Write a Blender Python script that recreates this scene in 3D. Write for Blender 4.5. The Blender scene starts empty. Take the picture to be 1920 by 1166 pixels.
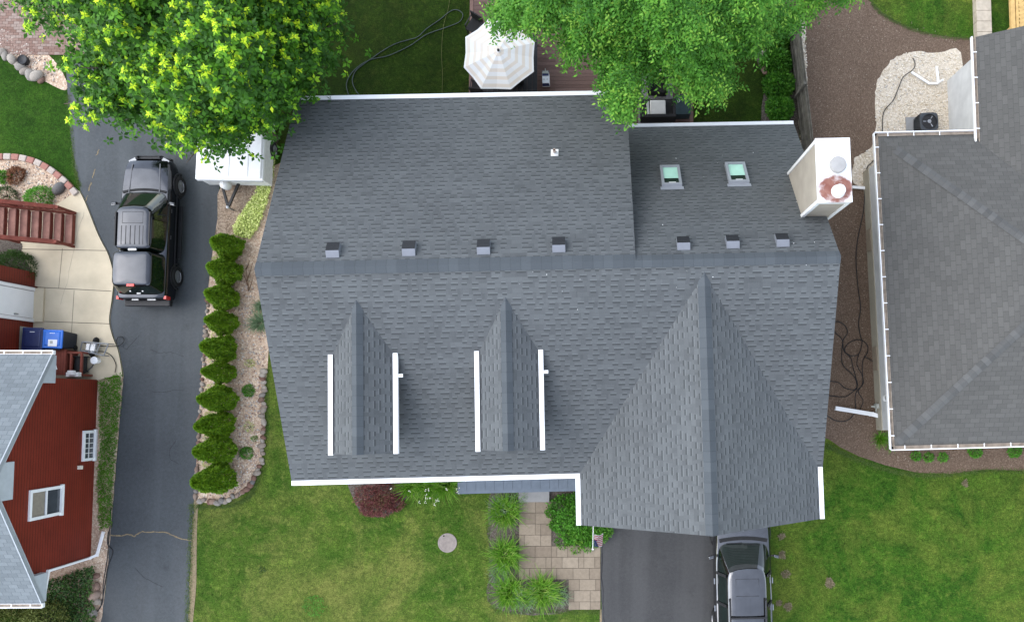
import bpy, bmesh, math, random
import numpy as np
from mathutils import Vector, Matrix
random.seed(7)
RNG = np.random.default_rng(7)
PI = math.pi
rad = math.radians
C = bpy.context.scene.collection

# ------------------------------------------------------------------ camera
F_PX, PITCH, ROLL, CX, CY, CAM_Z = 1498.5, 0.063, -0.014, 1141.0, 652.4, 30.0
RX = Matrix(((1, 0, 0), (0, math.cos(PITCH), -math.sin(PITCH)), (0, math.sin(PITCH), math.cos(PITCH))))
RY = Matrix(((math.cos(ROLL), 0, math.sin(ROLL)), (0, 1, 0), (-math.sin(ROLL), 0, math.cos(ROLL))))
RC = RX @ RY
CAM = Vector((0, 0, CAM_Z))
cam_data = bpy.data.cameras.new('camera')
cam_data.sensor_fit = 'HORIZONTAL'
cam_data.sensor_width = 36
cam_data.lens = 36 * F_PX / 1920
cam_data.shift_x = (960 - CX) / 1920
cam_data.shift_y = (CY - 583) / 1920
cam_data.clip_end = 3000
cam = bpy.data.objects.new('camera', cam_data)
cam.matrix_world = Matrix.Translation(CAM) @ RC.to_4x4()
C.objects.link(cam)
bpy.context.scene.camera = cam


def ray(px, py):
    return RC @ Vector(((px - CX) / F_PX, -(py - CY) / F_PX, -1))


def P(px, py, z=0.0):
    d = ray(px, py)
    return CAM + d * ((z - CAM_Z) / d.z)


def hit(px, py, p0, n):
    d = ray(px, py)
    return CAM + d * ((p0 - CAM).dot(n) / d.dot(n))


def ck(pts, ox, oy, s=3.8875, z=0.0):
    """points read off an enlarged view: origin ox, oy and magnification s"""
    return [P(ox + x / s, oy + y / s, z) for x, y in pts]


# ------------------------------------------------------------------ objects
ROOTM = {}


def tag(o, label=None, cat=None, group=None, kind=None):
    if label: o['label'] = label
    if cat: o['category'] = cat
    if group: o['group'] = group
    if kind: o['kind'] = kind
    return o


def thing(name, label, cat, loc=(0, 0, 0), rotz=0.0, group=None):
    o = bpy.data.objects.new(name, None)
    o.empty_display_size = 0.2
    C.objects.link(o)
    o.location = loc
    o.rotation_euler = (0, 0, rotz)
    ROOTM[o.name] = Matrix.Translation(Vector(loc)) @ Matrix.Rotation(rotz, 4, 'Z')
    return tag(o, label, cat, group)


def dup(root, loc, rotz=0.0, label=None, scale=None):
    def cp(o, parent):
        c = o.copy()
        C.objects.link(c)
        c.parent = parent
        for ch in list(o.children):
            cp(ch, c)
        return c
    r = cp(root, None)
    r.location = loc
    r.rotation_euler = (0, 0, rotz)
    if scale: r.scale = scale
    if label: r['label'] = label
    return r


class MB:
    """collects polygons, builds ONE mesh object"""
    def __init__(self):
        self.v, self.f, self.m, self.uv, self.t = [], [], [], [], []
        self.has_uv = False

    def face(self, pts, mi=0, uv=None, tint=0.5):
        b = len(self.v)
        self.v += [tuple(p) for p in pts]
        self.f.append(tuple(range(b, b + len(pts))))
        self.m.append(mi)
        self.t.append(tint)
        if uv is not None:
            self.has_uv = True
            self.uv += [tuple(u) for u in uv]
        else:
            self.uv += [(0, 0)] * len(pts)

    def idx(self, vs, fs, mi=0, tint=0.5):
        b = len(self.v)
        self.v += [tuple(p) for p in vs]
        for f in fs:
            self.f.append(tuple(b + i for i in f))
            self.m.append(mi)
            self.t.append(tint)
            self.uv += [(0, 0)] * len(f)

    def box(self, c, s, rotz=0.0, mi=0, tint=0.5, M=None, taper=1.0):
        x, y, z = s[0] / 2, s[1] / 2, s[2] / 2
        vs = [Vector((sx * x * (taper if sz > 0 else 1), sy * y * (taper if sz > 0 else 1), sz * z)) for sz in (-1, 1) for sx, sy in ((-1, -1), (1, -1), (1, 1), (-1, 1))]
        if M is None:
            M = Matrix.Rotation(rotz, 3, 'Z')
        vs = [M @ p + Vector(c) for p in vs]
        self.idx(vs, [(3, 2, 1, 0), (4, 5, 6, 7), (0, 1, 5, 4), (1, 2, 6, 5), (2, 3, 7, 6), (3, 0, 4, 7)], mi, tint)

    def bar(self, a, b, w, h, up=(0, 0, 1), mi=0, tint=0.5):
        a, b = Vector(a), Vector(b)
        d = (b - a)
        L = d.length
        d.normalize()
        up = Vector(up)
        if abs(d.dot(up)) > 0.98: up = Vector((0, 1, 0))
        s = d.cross(up).normalized()
        u = s.cross(d)
        M = Matrix((s, d, u)).transposed()
        self.box((a + b) / 2, (w, L, h), M=M, mi=mi, tint=tint)

    def prism(self, pts, z0, z1, mi=0, side=None, tint=0.5):
        n = len(pts)
        top = [(p[0], p[1], z1) for p in pts]
        bot = [(p[0], p[1], z0) for p in pts]
        area = sum(pts[i][0] * pts[(i + 1) % n][1] - pts[(i + 1) % n][0] * pts[i][1] for i in range(n))
        if area < 0: top.reverse(); bot.reverse()
        self.face(top, mi, tint=tint)
        for i in range(n):
            j = (i + 1) % n
            self.face([bot[i], bot[j], top[j], top[i]], mi if side is None else side, tint=tint)

    def slab(self, pts, th, uvf=None, mi=0, side=1):
        """roof slab: top polygon with a thickness straight down"""
        n = len(pts)
        pts = [Vector(p) for p in pts]
        nz = sum(pts[i].x * pts[(i + 1) % n].y - pts[(i + 1) % n].x * pts[i].y for i in range(n))
        if nz < 0: pts.reverse()
        low = [p - Vector((0, 0, th)) for p in pts]
        self.face(pts, mi, [uvf(p) for p in pts] if uvf else None)
        self.face(list(reversed(low)), side)
        for i in range(n):
            j = (i + 1) % n
            self.face([low[i], low[j], pts[j], pts[i]], side)

    def tube(self, path, r, n=8, mi=0, tint=0.5, cap=True):
        path = [Vector(p) for p in path]
        k = len(path)
        rs = r if isinstance(r, (list, tuple)) else [r] * k
        vs = []
        ref = Vector((0, 0, 1))
        for i in range(k):
            d = (path[min(i + 1, k - 1)] - path[max(i - 1, 0)])
            if d.length < 1e-9: d = Vector((0, 0, 1))
            d.normalize()
            rr = ref if abs(d.dot(ref)) < 0.95 else Vector((0, 1, 0))
            s = d.cross(rr).normalized()
            u = s.cross(d)
            for j in range(n):
                a = 2 * PI * j / n
                vs.append(path[i] + (s * math.cos(a) + u * math.sin(a)) * rs[i])
        fs = []
        for i in range(k - 1):
            for j in range(n):
                fs.append((i * n + j, i * n + (j + 1) % n, (i + 1) * n + (j + 1) % n, (i + 1) * n + j))
        if cap:
            fs.append(tuple(reversed(range(n))))
            fs.append(tuple(range((k - 1) * n, k * n)))
        self.idx(vs, fs, mi, tint)

    def lathe(self, prof, c=(0, 0, 0), n=24, mi=0, M=None, tint=0.5):
        """profile of (radius, height)"""
        vs, fs = [], []
        M = M or Matrix.Identity(3)
        for r, z in prof:
            for j in range(n):
                a = 2 * PI * j / n
                vs.append(M @ Vector((r * math.cos(a), r * math.sin(a), z)) + Vector(c))
        for i in range(len(prof) - 1):
            for j in range(n):
                fs.append((i * n + j, i * n + (j + 1) % n, (i + 1) * n + (j + 1) % n, (i + 1) * n + j))
        if prof[0][0] > 1e-4: fs.append(tuple(reversed(range(n))))
        if prof[-1][0] > 1e-4: fs.append(tuple(range((len(prof) - 1) * n, len(prof) * n)))
        self.idx(vs, fs, mi, tint)

    def rock(self, c, s, seed=0, mi=0, tint=0.5, sub=1):
        vs, fs = ICO[sub]
        r = random.Random(seed)
        M = Matrix.Rotation(r.random() * 6.3, 3, 'Z')
        d = [Vector((r.uniform(-1, 1), r.uniform(-1, 1), r.uniform(-1, 1))).normalized() for _ in range(4)]
        w = [r.uniform(-.18, .2) for _ in d]
        out = []
        for p in vs:
            k = 1 + sum(wi * max(0, p.dot(di)) for wi, di in zip(w, d))
            out.append(M @ Vector((p.x * s[0] * k, p.y * s[1] * k, p.z * s[2] * k)) + Vector(c))
        self.idx(out, fs, mi, tint)

    def build(self, name, mats, parent=None, smooth=False, world=False, auto=None, subsurf=0):
        me = bpy.data.meshes.new(name)
        v = self.v
        M = None
        if parent is not None:
            M = ROOTM.get(parent.name)
        if world and M is not None:
            inv = M.inverted()
            v = [tuple(inv @ Vector(p)) for p in v]
        me.from_pydata(v, [], self.f)
        if not isinstance(mats, (list, tuple)): mats = [mats]
        for m in mats: me.materials.append(m)
        me.polygons.foreach_set('material_index', self.m)
        at = me.attributes.new('tint', 'FLOAT', 'FACE')
        at.data.foreach_set('value', self.t)
        if self.has_uv:
            l = me.uv_layers.new(name='UVMap')
            l.data.foreach_set('uv', [c for u in self.uv for c in u])
        if smooth:
            me.polygons.foreach_set('use_smooth', [True] * len(self.f))
        o = bpy.data.objects.new(name, me)
        C.objects.link(o)
        if parent is not None:
            o.parent = parent
            if M is not None: ROOTM[o.name] = M
        if smooth or subsurf or auto:
            bm = bmesh.new(); bm.from_mesh(me)
            bmesh.ops.remove_doubles(bm, verts=bm.verts, dist=1e-5)
            bm.to_mesh(me); bm.free()
        if subsurf:
            md = o.modifiers.new('subsurf', 'SUBSURF'); md.levels = md.render_levels = subsurf
        if auto:
            me.polygons.foreach_set('use_smooth', [True] * len(me.polygons))
            me.set_sharp_from_angle(angle=rad(auto))
        me.update()
        return o


def _ico(sub):
    bm = bmesh.new()
    bmesh.ops.create_icosphere(bm, subdivisions=sub, radius=1)
    vs = [v.co.copy() for v in bm.verts]
    fs = [tuple(v.index for v in f.verts) for f in bm.faces]
    bm.free()
    return vs, fs


ICO = {1: _ico(1), 2: _ico(2), 3: _ico(3)}


def fast_mesh(name, V, Q, tint, mat, parent=None, world=False, k=4):
    """numpy verts (n,3), faces (m,k), tint (m,) -> one object"""
    V = np.asarray(V, float)
    if parent is not None and world:
        inv = np.array(ROOTM[parent.name].inverted())
        V = V @ inv[:3, :3].T + inv[:3, 3]
    me = bpy.data.meshes.new(name)
    me.vertices.add(len(V)); me.vertices.foreach_set('co', V.astype(np.float32).ravel())
    m = len(Q)
    me.loops.add(m * k); me.loops.foreach_set('vertex_index', np.asarray(Q, np.int32).ravel())
    me.polygons.add(m); me.polygons.foreach_set('loop_start', np.arange(0, m * k, k, dtype=np.int32))
    me.update(calc_edges=True)
    at = me.attributes.new('tint', 'FLOAT', 'FACE'); at.data.foreach_set('value', np.asarray(tint, np.float32))
    me.materials.append(mat)
    o = bpy.data.objects.new(name, me); C.objects.link(o)
    if parent is not None:
        o.parent = parent
        if parent.name in ROOTM: ROOTM[o.name] = ROOTM[parent.name]
    return o


def nrm(a):
    return a / np.maximum(np.linalg.norm(a, axis=-1, keepdims=True), 1e-9)


def leaves(c, d, n, L, W, fold=0.15):
    """kite-shaped leaves: base c, direction d, normal n (arrays) -> verts, quads"""
    c, d, n = np.asarray(c), nrm(np.asarray(d)), np.asarray(n)
    s = nrm(np.cross(d, n)); u = np.cross(s, d)
    L = np.broadcast_to(L, (len(c),))[:, None]; W = np.broadcast_to(W, (len(c),))[:, None]
    v0 = c
    v1 = c + d * L * .42 + s * W * .5 + u * W * fold
    v2 = c + d * L - u * W * fold * .6
    v3 = c + d * L * .42 - s * W * .5 + u * W * fold
    V = np.stack([v0, v1, v2, v3], 1).reshape(-1, 3)
    Q = np.arange(len(c) * 4).reshape(-1, 4)
    return V, Q


def smooth_path(pts, n=6, closed=False):
    pts = [Vector(p) for p in pts]
    N = len(pts)
    out = []
    rng = range(N) if closed else range(N - 1)
    for i in rng:
        if closed:
            a, b, c, d = pts[i - 1], pts[i], pts[(i + 1) % N], pts[(i + 2) % N]
        else:
            a, b, c, d = pts[max(i - 1, 0)], pts[i], pts[i + 1], pts[min(i + 2, N - 1)]
        for k in range(n):
            t = k / n
            out.append(0.5 * ((2 * b) + (c - a) * t + (2 * a - 5 * b + 4 * c - d) * t * t + (3 * b - a - 3 * c + d) * t ** 3))
    if not closed: out.append(pts[-1])
    return out


def outline(pxs, z=0.0, n=5, jit=0.0, seed=1, smooth=True):
    pts = [P(x, y, z) for x, y in pxs]
    if smooth: pts = smooth_path(pts, n, True)
    r = random.Random(seed)
    if jit:
        pts = [p + Vector((r.gauss(0, jit), r.gauss(0, jit), 0)) for p in pts]
    return pts


def in_poly(x, y, poly):
    x, y = np.asarray(x), np.asarray(y)
    ins = np.zeros(x.shape, bool)
    n = len(poly)
    for i in range(n):
        x0, y0 = poly[i]; x1, y1 = poly[(i + 1) % n]
        c = ((y0 > y) != (y1 > y)) & (x < (x1 - x0) * (y - y0) / (y1 - y0 + 1e-12) + x0)
        ins ^= c
    return ins


def edge_dist(x, y, poly):
    d = np.full(np.shape(x), 1e9)
    n = len(poly)
    for i in range(n):
        x0, y0 = poly[i]; x1, y1 = poly[(i + 1) % n]
        dx, dy = x1 - x0, y1 - y0
        t = np.clip(((x - x0) * dx + (y - y0) * dy) / (dx * dx + dy * dy + 1e-9), 0, 1)
        d = np.minimum(d, np.hypot(x - x0 - t * dx, y - y0 - t * dy))
    return d


def Pn(px, py, z):
    """vectorised P"""
    R = np.array(RC)
    d = np.stack([(px - CX) / F_PX, -(py - CY) / F_PX, -np.ones_like(px)], -1) @ R.T
    t = (z - CAM_Z) / d[..., 2]
    return d * t[..., None] + np.array([0, 0, CAM_Z])


def vnoise(p, scale, seed=0):
    """cheap smooth pseudo noise in -1..1 (sum of sines)"""
    r = np.random.default_rng(seed)
    p = np.asarray(p)
    out = 0
    for _ in range(6):
        k = r.normal(size=p.shape[-1]) * scale
        out = out + np.sin(p @ k + r.uniform(0, 6.28))
    return out / 3.0
# ------------------------------------------------------------------ materials
class NT:
    def __init__(self, name):
        self.mat = bpy.data.materials.new(name)
        self.mat.use_nodes = True
        self.nt = self.mat.node_tree
        self.nt.nodes.clear()
        self.out = self.nt.nodes.new('ShaderNodeOutputMaterial')
        self.bsdf = self.nt.nodes.new('ShaderNodeBsdfPrincipled')
        self.nt.links.new(self.bsdf.outputs[0], self.out.inputs[0])

    def node(self, t, **kw):
        n = self.nt.nodes.new(t)
        for k, v in kw.items(): setattr(n, k, v)
        return n

    def put(self, sock, val):
        if hasattr(val, 'is_linked') or isinstance(val, bpy.types.NodeSocket): self.nt.links.new(val, sock)
        else:
            if isinstance(val, (tuple, list)) and len(val) == 3 and sock.type == 'RGBA': val = (*val, 1)
            sock.default_value = val

    def math(self, op, a, b=None, c=None):
        n = self.node('ShaderNodeMath', operation=op)
        for i, v in enumerate((a, b, c)):
            if v is not None: self.put(n.inputs[i], v)
        return n.outputs[0]

    def obj(self):
        return self.node('ShaderNodeTexCoord').outputs['Object']

    def pos(self):
        return self.node('ShaderNodeNewGeometry').outputs['Position']

    def noise(self, vec, scale, detail=3, rough=.55, dist=0.0):
        n = self.node('ShaderNodeTexNoise')
        self.put(n.inputs['Vector'], vec)
        n.inputs['Scale'].default_value = scale
        n.inputs['Detail'].default_value = detail
        n.inputs['Roughness'].default_value = rough
        n.inputs['Distortion'].default_value = dist
        return n.outputs['Fac']

    def vor(self, vec, scale, feature='F1', out='Distance', rnd=1.0):
        n = self.node('ShaderNodeTexVoronoi', feature=feature)
        self.put(n.inputs['Vector'], vec)
        n.inputs['Scale'].default_value = scale
        n.inputs['Randomness'].default_value = rnd
        return n.outputs[out]

    def white(self, x, y=None):
        if y is None:
            n = self.node('ShaderNodeTexWhiteNoise', noise_dimensions='1D')
            self.put(n.inputs['W'], x)
        else:
            n = self.node('ShaderNodeTexWhiteNoise', noise_dimensions='2D')
            c = self.node('ShaderNodeCombineXYZ')
            self.put(c.inputs[0], x); self.put(c.inputs[1], y)
            self.nt.links.new(c.outputs[0], n.inputs['Vector'])
        return n.outputs['Value']

    def ramp(self, fac, stops, interp='LINEAR'):
        n = self.node('ShaderNodeValToRGB')
        cr = n.color_ramp
        cr.interpolation = interp
        while len(cr.elements) < len(stops): cr.elements.new(.5)
        for e, (p, c) in zip(cr.elements, stops):
            e.position = p
            e.color = (*c, 1) if len(c) == 3 else c
        self.put(n.inputs[0], fac)
        return n.outputs[0]

    def mapr(self, v, a, b, c=0.0, d=1.0, smooth=False):
        n = self.node('ShaderNodeMapRange')
        if smooth: n.interpolation_type = 'SMOOTHSTEP'
        for i, q in enumerate((v, a, b, c, d)): self.put(n.inputs[i], q)
        return n.outputs[0]

    def mix(self, f, a, b, mode='MIX'):
        n = self.node('ShaderNodeMix', data_type='RGBA', blend_type=mode)
        self.put(n.inputs[0], f); self.put(n.inputs[6], a); self.put(n.inputs[7], b)
        return n.outputs[2]

    def tint(self):
        return self.node('ShaderNodeAttribute', attribute_name='tint').outputs['Fac']

    def bump(self, h, strength=.5, dist=.02):
        n = self.node('ShaderNodeBump')
        n.inputs['Strength'].default_value = strength
        n.inputs['Distance'].default_value = dist
        self.put(n.inputs['Height'], h)
        self.nt.links.new(n.outputs[0], self.bsdf.inputs['Normal'])

    def done(self, color=None, rough=.6, spec=.3, metal=0.0, coat=0.0, trans=0.0):
        b = self.bsdf.inputs
        if color is not None: self.put(b['Base Color'], color)
        self.put(b['Roughness'], rough)
        b['Specular IOR Level'].default_value = spec
        b['Metallic'].default_value = metal
        b['Coat Weight'].default_value = coat
        b['Coat Roughness'].default_value = .04
        b['Transmission Weight'].default_value = trans
        return self.mat

    def leafy(self, color, trans=.3):
        """diffuse + translucent leaf"""
        self.done(color, rough=.55, spec=.25)
        t = self.node('ShaderNodeBsdfTranslucent')
        self.put(t.inputs[0], color)
        m = self.node('ShaderNodeMixShader')
        m.inputs[0].default_value = trans
        self.nt.links.new(self.bsdf.outputs[0], m.inputs[1]); self.nt.links.new(t.outputs[0], m.inputs[2])
        self.nt.links.new(m.outputs[0], self.out.inputs[0])
        return self.mat


def simple(name, c, rough=.55, var=.12, scale=6.0, spec=.3, metal=0.0, bump=0.0, bscale=None, coat=0.0):
    n = NT(name)
    f = n.noise(n.obj(), scale, 4)
    lo = tuple(x * (1 - var) for x in c); hi = tuple(min(1, x * (1 + var)) for x in c)
    col = n.ramp(f, [(.3, lo), (.7, hi)])
    if bump: n.bump(n.noise(n.obj(), bscale or scale * 6, 3), bump, .01)
    return n.done(col, rough, spec, metal, coat)


def shingles(name, light, dark, band, row=.165, tw=.37, speck=.2, stain=None):
    """laminated shingles: random raised tabs, each with its darker printed band below; u along the eave, v up the slope"""
    n = NT(name)
    uv = n.node('ShaderNodeUVMap').outputs[0]
    s = n.node('ShaderNodeSeparateXYZ'); n.put(s.inputs[0], uv)
    u, v = s.outputs[0], s.outputs[1]
    r = n.math('DIVIDE', v, row)
    ri = n.math('FLOOR', r)
    fr = n.math('FRACT', r)

    def tab(rr):
        off = n.math('MULTIPLY', n.white(rr), 57.3)
        uu = n.math('ADD', n.math('DIVIDE', u, tw), off)
        uu = n.math('ADD', uu, n.math('MULTIPLY', n.math('SINE', n.math('MULTIPLY', uu, 1.7)), .17))
        ci = n.math('FLOOR', uu)
        fu = n.math('FRACT', uu)
        w = n.white(ci, rr)
        # one raised tab of varying width in each cell, a few cells skipped
        t = n.math('MULTIPLY', n.math('LESS_THAN', fu, n.math('ADD', .40, n.math('MULTIPLY', w, .26))), n.math('GREATER_THAN', w, .07))
        return t, ci
    t0, c0 = tab(ri)
    t1, c1 = tab(n.math('ADD', ri, 1.0))
    piece = n.white(n.math('FLOOR', n.math('ADD', n.math('DIVIDE', u, .34), n.math('MULTIPLY', n.white(ri), 31.7))), ri)
    tone = n.math('ADD', n.math('MULTIPLY', piece, .55), n.math('MULTIPLY', n.white(c0, n.math('ADD', ri, 9.3)), .45))
    base = n.mix(tone, dark, light)
    base = n.mix(n.math('MULTIPLY', t0, .30), base, light)
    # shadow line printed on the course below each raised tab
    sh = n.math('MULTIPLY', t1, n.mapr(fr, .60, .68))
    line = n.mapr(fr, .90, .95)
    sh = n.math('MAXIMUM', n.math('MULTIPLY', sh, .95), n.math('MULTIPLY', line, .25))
    # highlight painted along the butt edge of each raised tab
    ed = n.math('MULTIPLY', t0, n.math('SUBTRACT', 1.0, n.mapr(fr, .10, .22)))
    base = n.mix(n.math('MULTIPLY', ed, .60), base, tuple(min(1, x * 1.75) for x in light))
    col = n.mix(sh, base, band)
    gp = n.noise(n.obj(), 95, 2, .7)
    col = n.mix(speck, col, n.ramp(gp, [(.3, (.02, .021, .024)), (.7, tuple(min(1, x * 1.9) for x in light))]))
    big = n.noise(n.obj(), .45, 4)
    col = n.mix(.15, col, n.ramp(big, [(.3, tuple(x * .62 for x in light)), (.7, tuple(x * 1.35 for x in light))]))
    if stain is not None:
        col = n.mix(n.mapr(n.noise(n.obj(), .8, 5), .58, .8, 0, .4), col, stain)
    h = n.math('ADD', n.math('MULTIPLY', t0, .6), n.math('SUBTRACT', 1.0, fr))
    n.bump(h, .35, .012)
    return n.done(col, .78, .35)


def three_tab(name, a, b, row=.15, wid=.30, joint=(.05, .05, .05), jw=.012, contrast=.5):
    n = NT(name)
    uv = n.node('ShaderNodeUVMap').outputs[0]
    s = n.node('ShaderNodeSeparateXYZ'); n.put(s.inputs[0], uv)
    u, v = s.outputs[0], s.outputs[1]
    r = n.math('DIVIDE', v, row)
    ri = n.math('FLOOR', r); fr = n.math('FRACT', r)
    uu = n.math('ADD', n.math('DIVIDE', u, wid), n.math('ADD', n.math('MULTIPLY', ri, .5), n.math('MULTIPLY', n.white(ri), .12)))
    ci = n.math('FLOOR', uu); fu = n.math('FRACT', uu)
    tone = n.math('ADD', n.math('MULTIPLY', n.white(ci, ri), .6), n.math('MULTIPLY', n.noise(n.obj(), .6, 4), .4))
    col = n.mix(tone, a, b)
    j = n.math('MAXIMUM', n.math('LESS_THAN', fu, jw / wid), n.math('MULTIPLY', n.mapr(fr, .88, .96), .8))
    col = n.mix(n.math('MULTIPLY', j, contrast), col, joint)
    col = n.mix(.22, col, n.ramp(n.noise(n.obj(), 80, 2, .7), [(.3, tuple(x * .4 for x in a)), (.7, tuple(min(1, x * 1.6) for x in b))]))
    n.bump(n.math('SUBTRACT', n.math('SUBTRACT', 1.0, fr), n.math('MULTIPLY', n.math('LESS_THAN', fu, jw / wid), .8)), .5, .012)
    return n.done(col, .8, .3)


def cap_mat(name, a, b, piece=.30):
    n = NT(name)
    uv = n.node('ShaderNodeUVMap').outputs[0]
    s = n.node('ShaderNodeSeparateXYZ'); n.put(s.inputs[0], uv)
    q = n.math('DIVIDE', s.outputs[0], piece)
    w = n.white(n.math('FLOOR', q))
    col = n.mix(w, a, b)
    e = n.mapr(n.math('FRACT', q), .88, .96)
    col = n.mix(n.math('MULTIPLY', e, .35), col, tuple(x * .5 for x in a))
    col = n.mix(.18, col, n.ramp(n.noise(n.obj(), 90, 2, .7), [(.3, tuple(x * .4 for x in a)), (.7, tuple(x * 1.6 for x in b))]))
    n.bump(n.math('SUBTRACT', 1.0, n.math('FRACT', q)), .4, .012)
    return n.done(col, .8, .3)


def grass_mat(name, greens, patch, patch_lo=.5, patch_hi=.72, scale=.35):
    n = NT(name)
    p = n.pos()
    g = n.ramp(n.noise(p, scale * 2.2, 6, .62, .4), [(.28, greens[0]), (.5, greens[1]), (.72, greens[2])])
    pt = n.mapr(n.noise(p, scale, 7, .68, .6), patch_lo, patch_hi, 0, .85)
    g = n.mix(pt, g, patch)
    blot = n.noise(p, scale * 5.5, 6, .7, .8)
    g = n.mix(n.mapr(blot, .50, .70, 0, .5), g, tuple(x * .55 for x in greens[0]))
    g = n.mix(n.mapr(n.noise(p, scale * 4.1, 5, .7, .5), .56, .74, 0, .7), g, tuple(min(1, x * 1.5) for x in greens[2]))
    fine = n.noise(p, 24, 4, .8)
    g = n.mix(1.0, g, n.ramp(fine, [(.28, (.25, .28, .2)), (.5, (.95, .95, .95)), (.72, (1.9, 1.8, 1.7))]), 'MULTIPLY')
    md2 = n.noise(p, 3.4, 6, .8, .6)
    g = n.mix(n.mapr(md2, .52, .70, 0, .5), g, tuple(min(1, x * 1.35) for x in patch))
    mid = n.noise(p, 7.5, 5, .8)
    g = n.mix(1.0, g, n.ramp(mid, [(.32, (.55, .60, .52)), (.68, (1.5, 1.42, 1.38))]), 'MULTIPLY')
    n.bump(n.noise(p, 40, 3, .8), .9, .04)
    return n.done(g, .85, .1)


def gravel_mat(name, cols, scale=22, dark=(.03, .025, .02), gap=.35):
    n = NT(name)
    p = n.pos()
    c = n.vor(p, scale, 'F1', 'Color')
    s = n.node('ShaderNodeSeparateXYZ'); n.put(s.inputs[0], c)
    col = n.ramp(s.outputs[0], [(i / (len(cols) - 1), q) for i, q in enumerate(cols)])
    e = n.vor(p, scale, 'DISTANCE_TO_EDGE')
    col = n.mix(n.math('MULTIPLY', n.mapr(e, .0, .12, 1, 0), gap), col, dark)
    col = n.mix(n.mapr(n.noise(p, 1.1, 5), .5, .8, 0, .3), col, tuple(x * .7 for x in cols[0]))
    n.bump(n.mapr(e, 0, .3), .4, .012)
    return n.done(col, .8, .2)


def asphalt_mat(name, a, b, streak=.35):
    n = NT(name)
    p = n.pos()
    m = n.node('ShaderNodeMapping'); n.put(m.inputs[0], p); m.inputs['Scale'].default_value = (1.3, .11, 1)
    st = n.noise(m.outputs[0], 1.0, 5, .6)
    col = n.ramp(n.math('ADD', n.math('MULTIPLY', st, streak), n.math('MULTIPLY', n.noise(p, .7, 5, .6), 1 - streak)), [(.3, a), (.72, b)])
    col = n.mix(n.mapr(n.noise(p, 2.6, 6, .75, 1.0), .62, .74, 0, .22), col, tuple(x * 1.9 for x in b))
    col = n.mix(.3, col, n.ramp(n.noise(p, 70, 3, .8), [(.3, tuple(x * .35 for x in a)), (.7, tuple(x * 2.0 for x in b))]))
    col = n.mix(1.0, col, n.ramp(n.noise(p, 9, 5, .8), [(.3, (.80,) * 3), (.7, (1.2,) * 3)]), 'MULTIPLY')
    tr_ = n.node('ShaderNodeMapping'); n.put(tr_.inputs[0], p); tr_.inputs['Scale'].default_value = (.9, .05, 1)
    col = n.mix(n.mapr(n.noise(tr_.outputs[0], 1.0, 3), .50, .66, 0, .34), col, tuple(x * 1.55 for x in b))
    col = n.mix(n.mapr(n.noise(p, .9, 6, .7), .60, .72, 0, .4), col, tuple(x * .6 for x in a))
    # light grit and leaf bits
    col = n.mix(n.mapr(n.vor(p, 3.3), .0, .035, .55, 0), col, (.22, .2, .17))
    n.bump(n.noise(p, 120, 2), .3, .006)
    return n.done(col, n.ramp(st, [(.3, (.62,) * 3), (.7, (.8,) * 3)]), .35)


def siding(name, c, step=.11, axis=2, dark=.45):
    """lap siding: dark line under each board"""
    n = NT(name)
    s = n.node('ShaderNodeSeparateXYZ'); n.put(s.inputs[0], n.pos())
    q = n.math('FRACT', n.math('DIVIDE', s.outputs[axis], step))
    col = n.ramp(n.noise(n.pos(), 1.4, 5), [(.3, tuple(x * .85 for x in c)), (.7, tuple(x * 1.12 for x in c))])
    col = n.mix(n.math('MULTIPLY', n.mapr(q, .70, .85), dark), col, tuple(x * .35 for x in c))
    n.bump(n.math('SUBTRACT', 1.0, q), .5, .015)
    return n.done(col, .55, .3)


def leaf_mat(name, stops, trans=.3):
    n = NT(name)
    return n.leafy(n.ramp(n.tint(), stops), trans)


def tint_mat(name, stops, rough=.75, spec=.25, scale=14, amt=.3, bump=.3):
    n = NT(name)
    col = n.ramp(n.tint(), stops)
    f = n.noise(n.pos(), scale, 4, .65)
    col = n.mix(amt, col, n.ramp(f, [(.3, (.25,) * 3), (.7, (.75,) * 3)]), 'OVERLAY')
    if bump: n.bump(f, bump, .01)
    return n.done(col, rough, spec)


def paint(name, c, coat=1.0, spec=.5, rough=.3, ior=1.5):
    n = NT(name)
    f = n.noise(n.obj(), 3.0, 4)
    col = n.ramp(f, [(.3, tuple(x * .9 for x in c)), (.7, tuple(x * 1.1 for x in c))])
    m = n.done(col, n.mapr(n.noise(n.obj(), 5, 4), .3, .7, rough * .8, rough * 1.25), spec, .96, coat)
    n.bsdf.inputs['Coat IOR'].default_value = ior
    return m


def glass_mat(name, c=(.012, .02, .018), rough=.04, spec=.6, coat=.6):
    n = NT(name)
    return n.done(n.ramp(n.noise(n.obj(), 2.0, 3), [(.3, c), (.7, tuple(x * 1.6 for x in c))]), rough, spec, 0, coat)


M = {}
M['shingle'] = shingles('charcoal laminated shingles', (.150, .159, .170), (.074, .078, .085), (.032, .034, .038))
M['cap'] = cap_mat('ridge cap shingles', (.082, .092, .104), (.112, .124, .137))
M['shingle_nb'] = three_tab('weathered grey three tab shingles', (.084, .083, .081), (.138, .136, .133), .165, .33, (.03, .03, .03), .020, .52)
M['cap_nb'] = cap_mat('weathered grey cap shingles', (.10, .10, .098), (.17, .17, .167), .2)
M['shingle_red'] = three_tab('pale grey shingles', (.16, .172, .178), (.30, .315, .32), .16, .30, (.08, .085, .09), .02, .6)
M['white'] = simple('white painted metal', (.80, .80, .79), .35, .03, 4, .4)
M['white_dirty'] = simple('weathered white trim', (.66, .655, .63), .5, .10, 7, .3)
M['beige_siding'] = siding('beige lap siding', (.52, .46, .37), .11)
M['white_siding'] = siding('white lap siding', (.72, .72, .70), .11, 2, .25)
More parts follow.
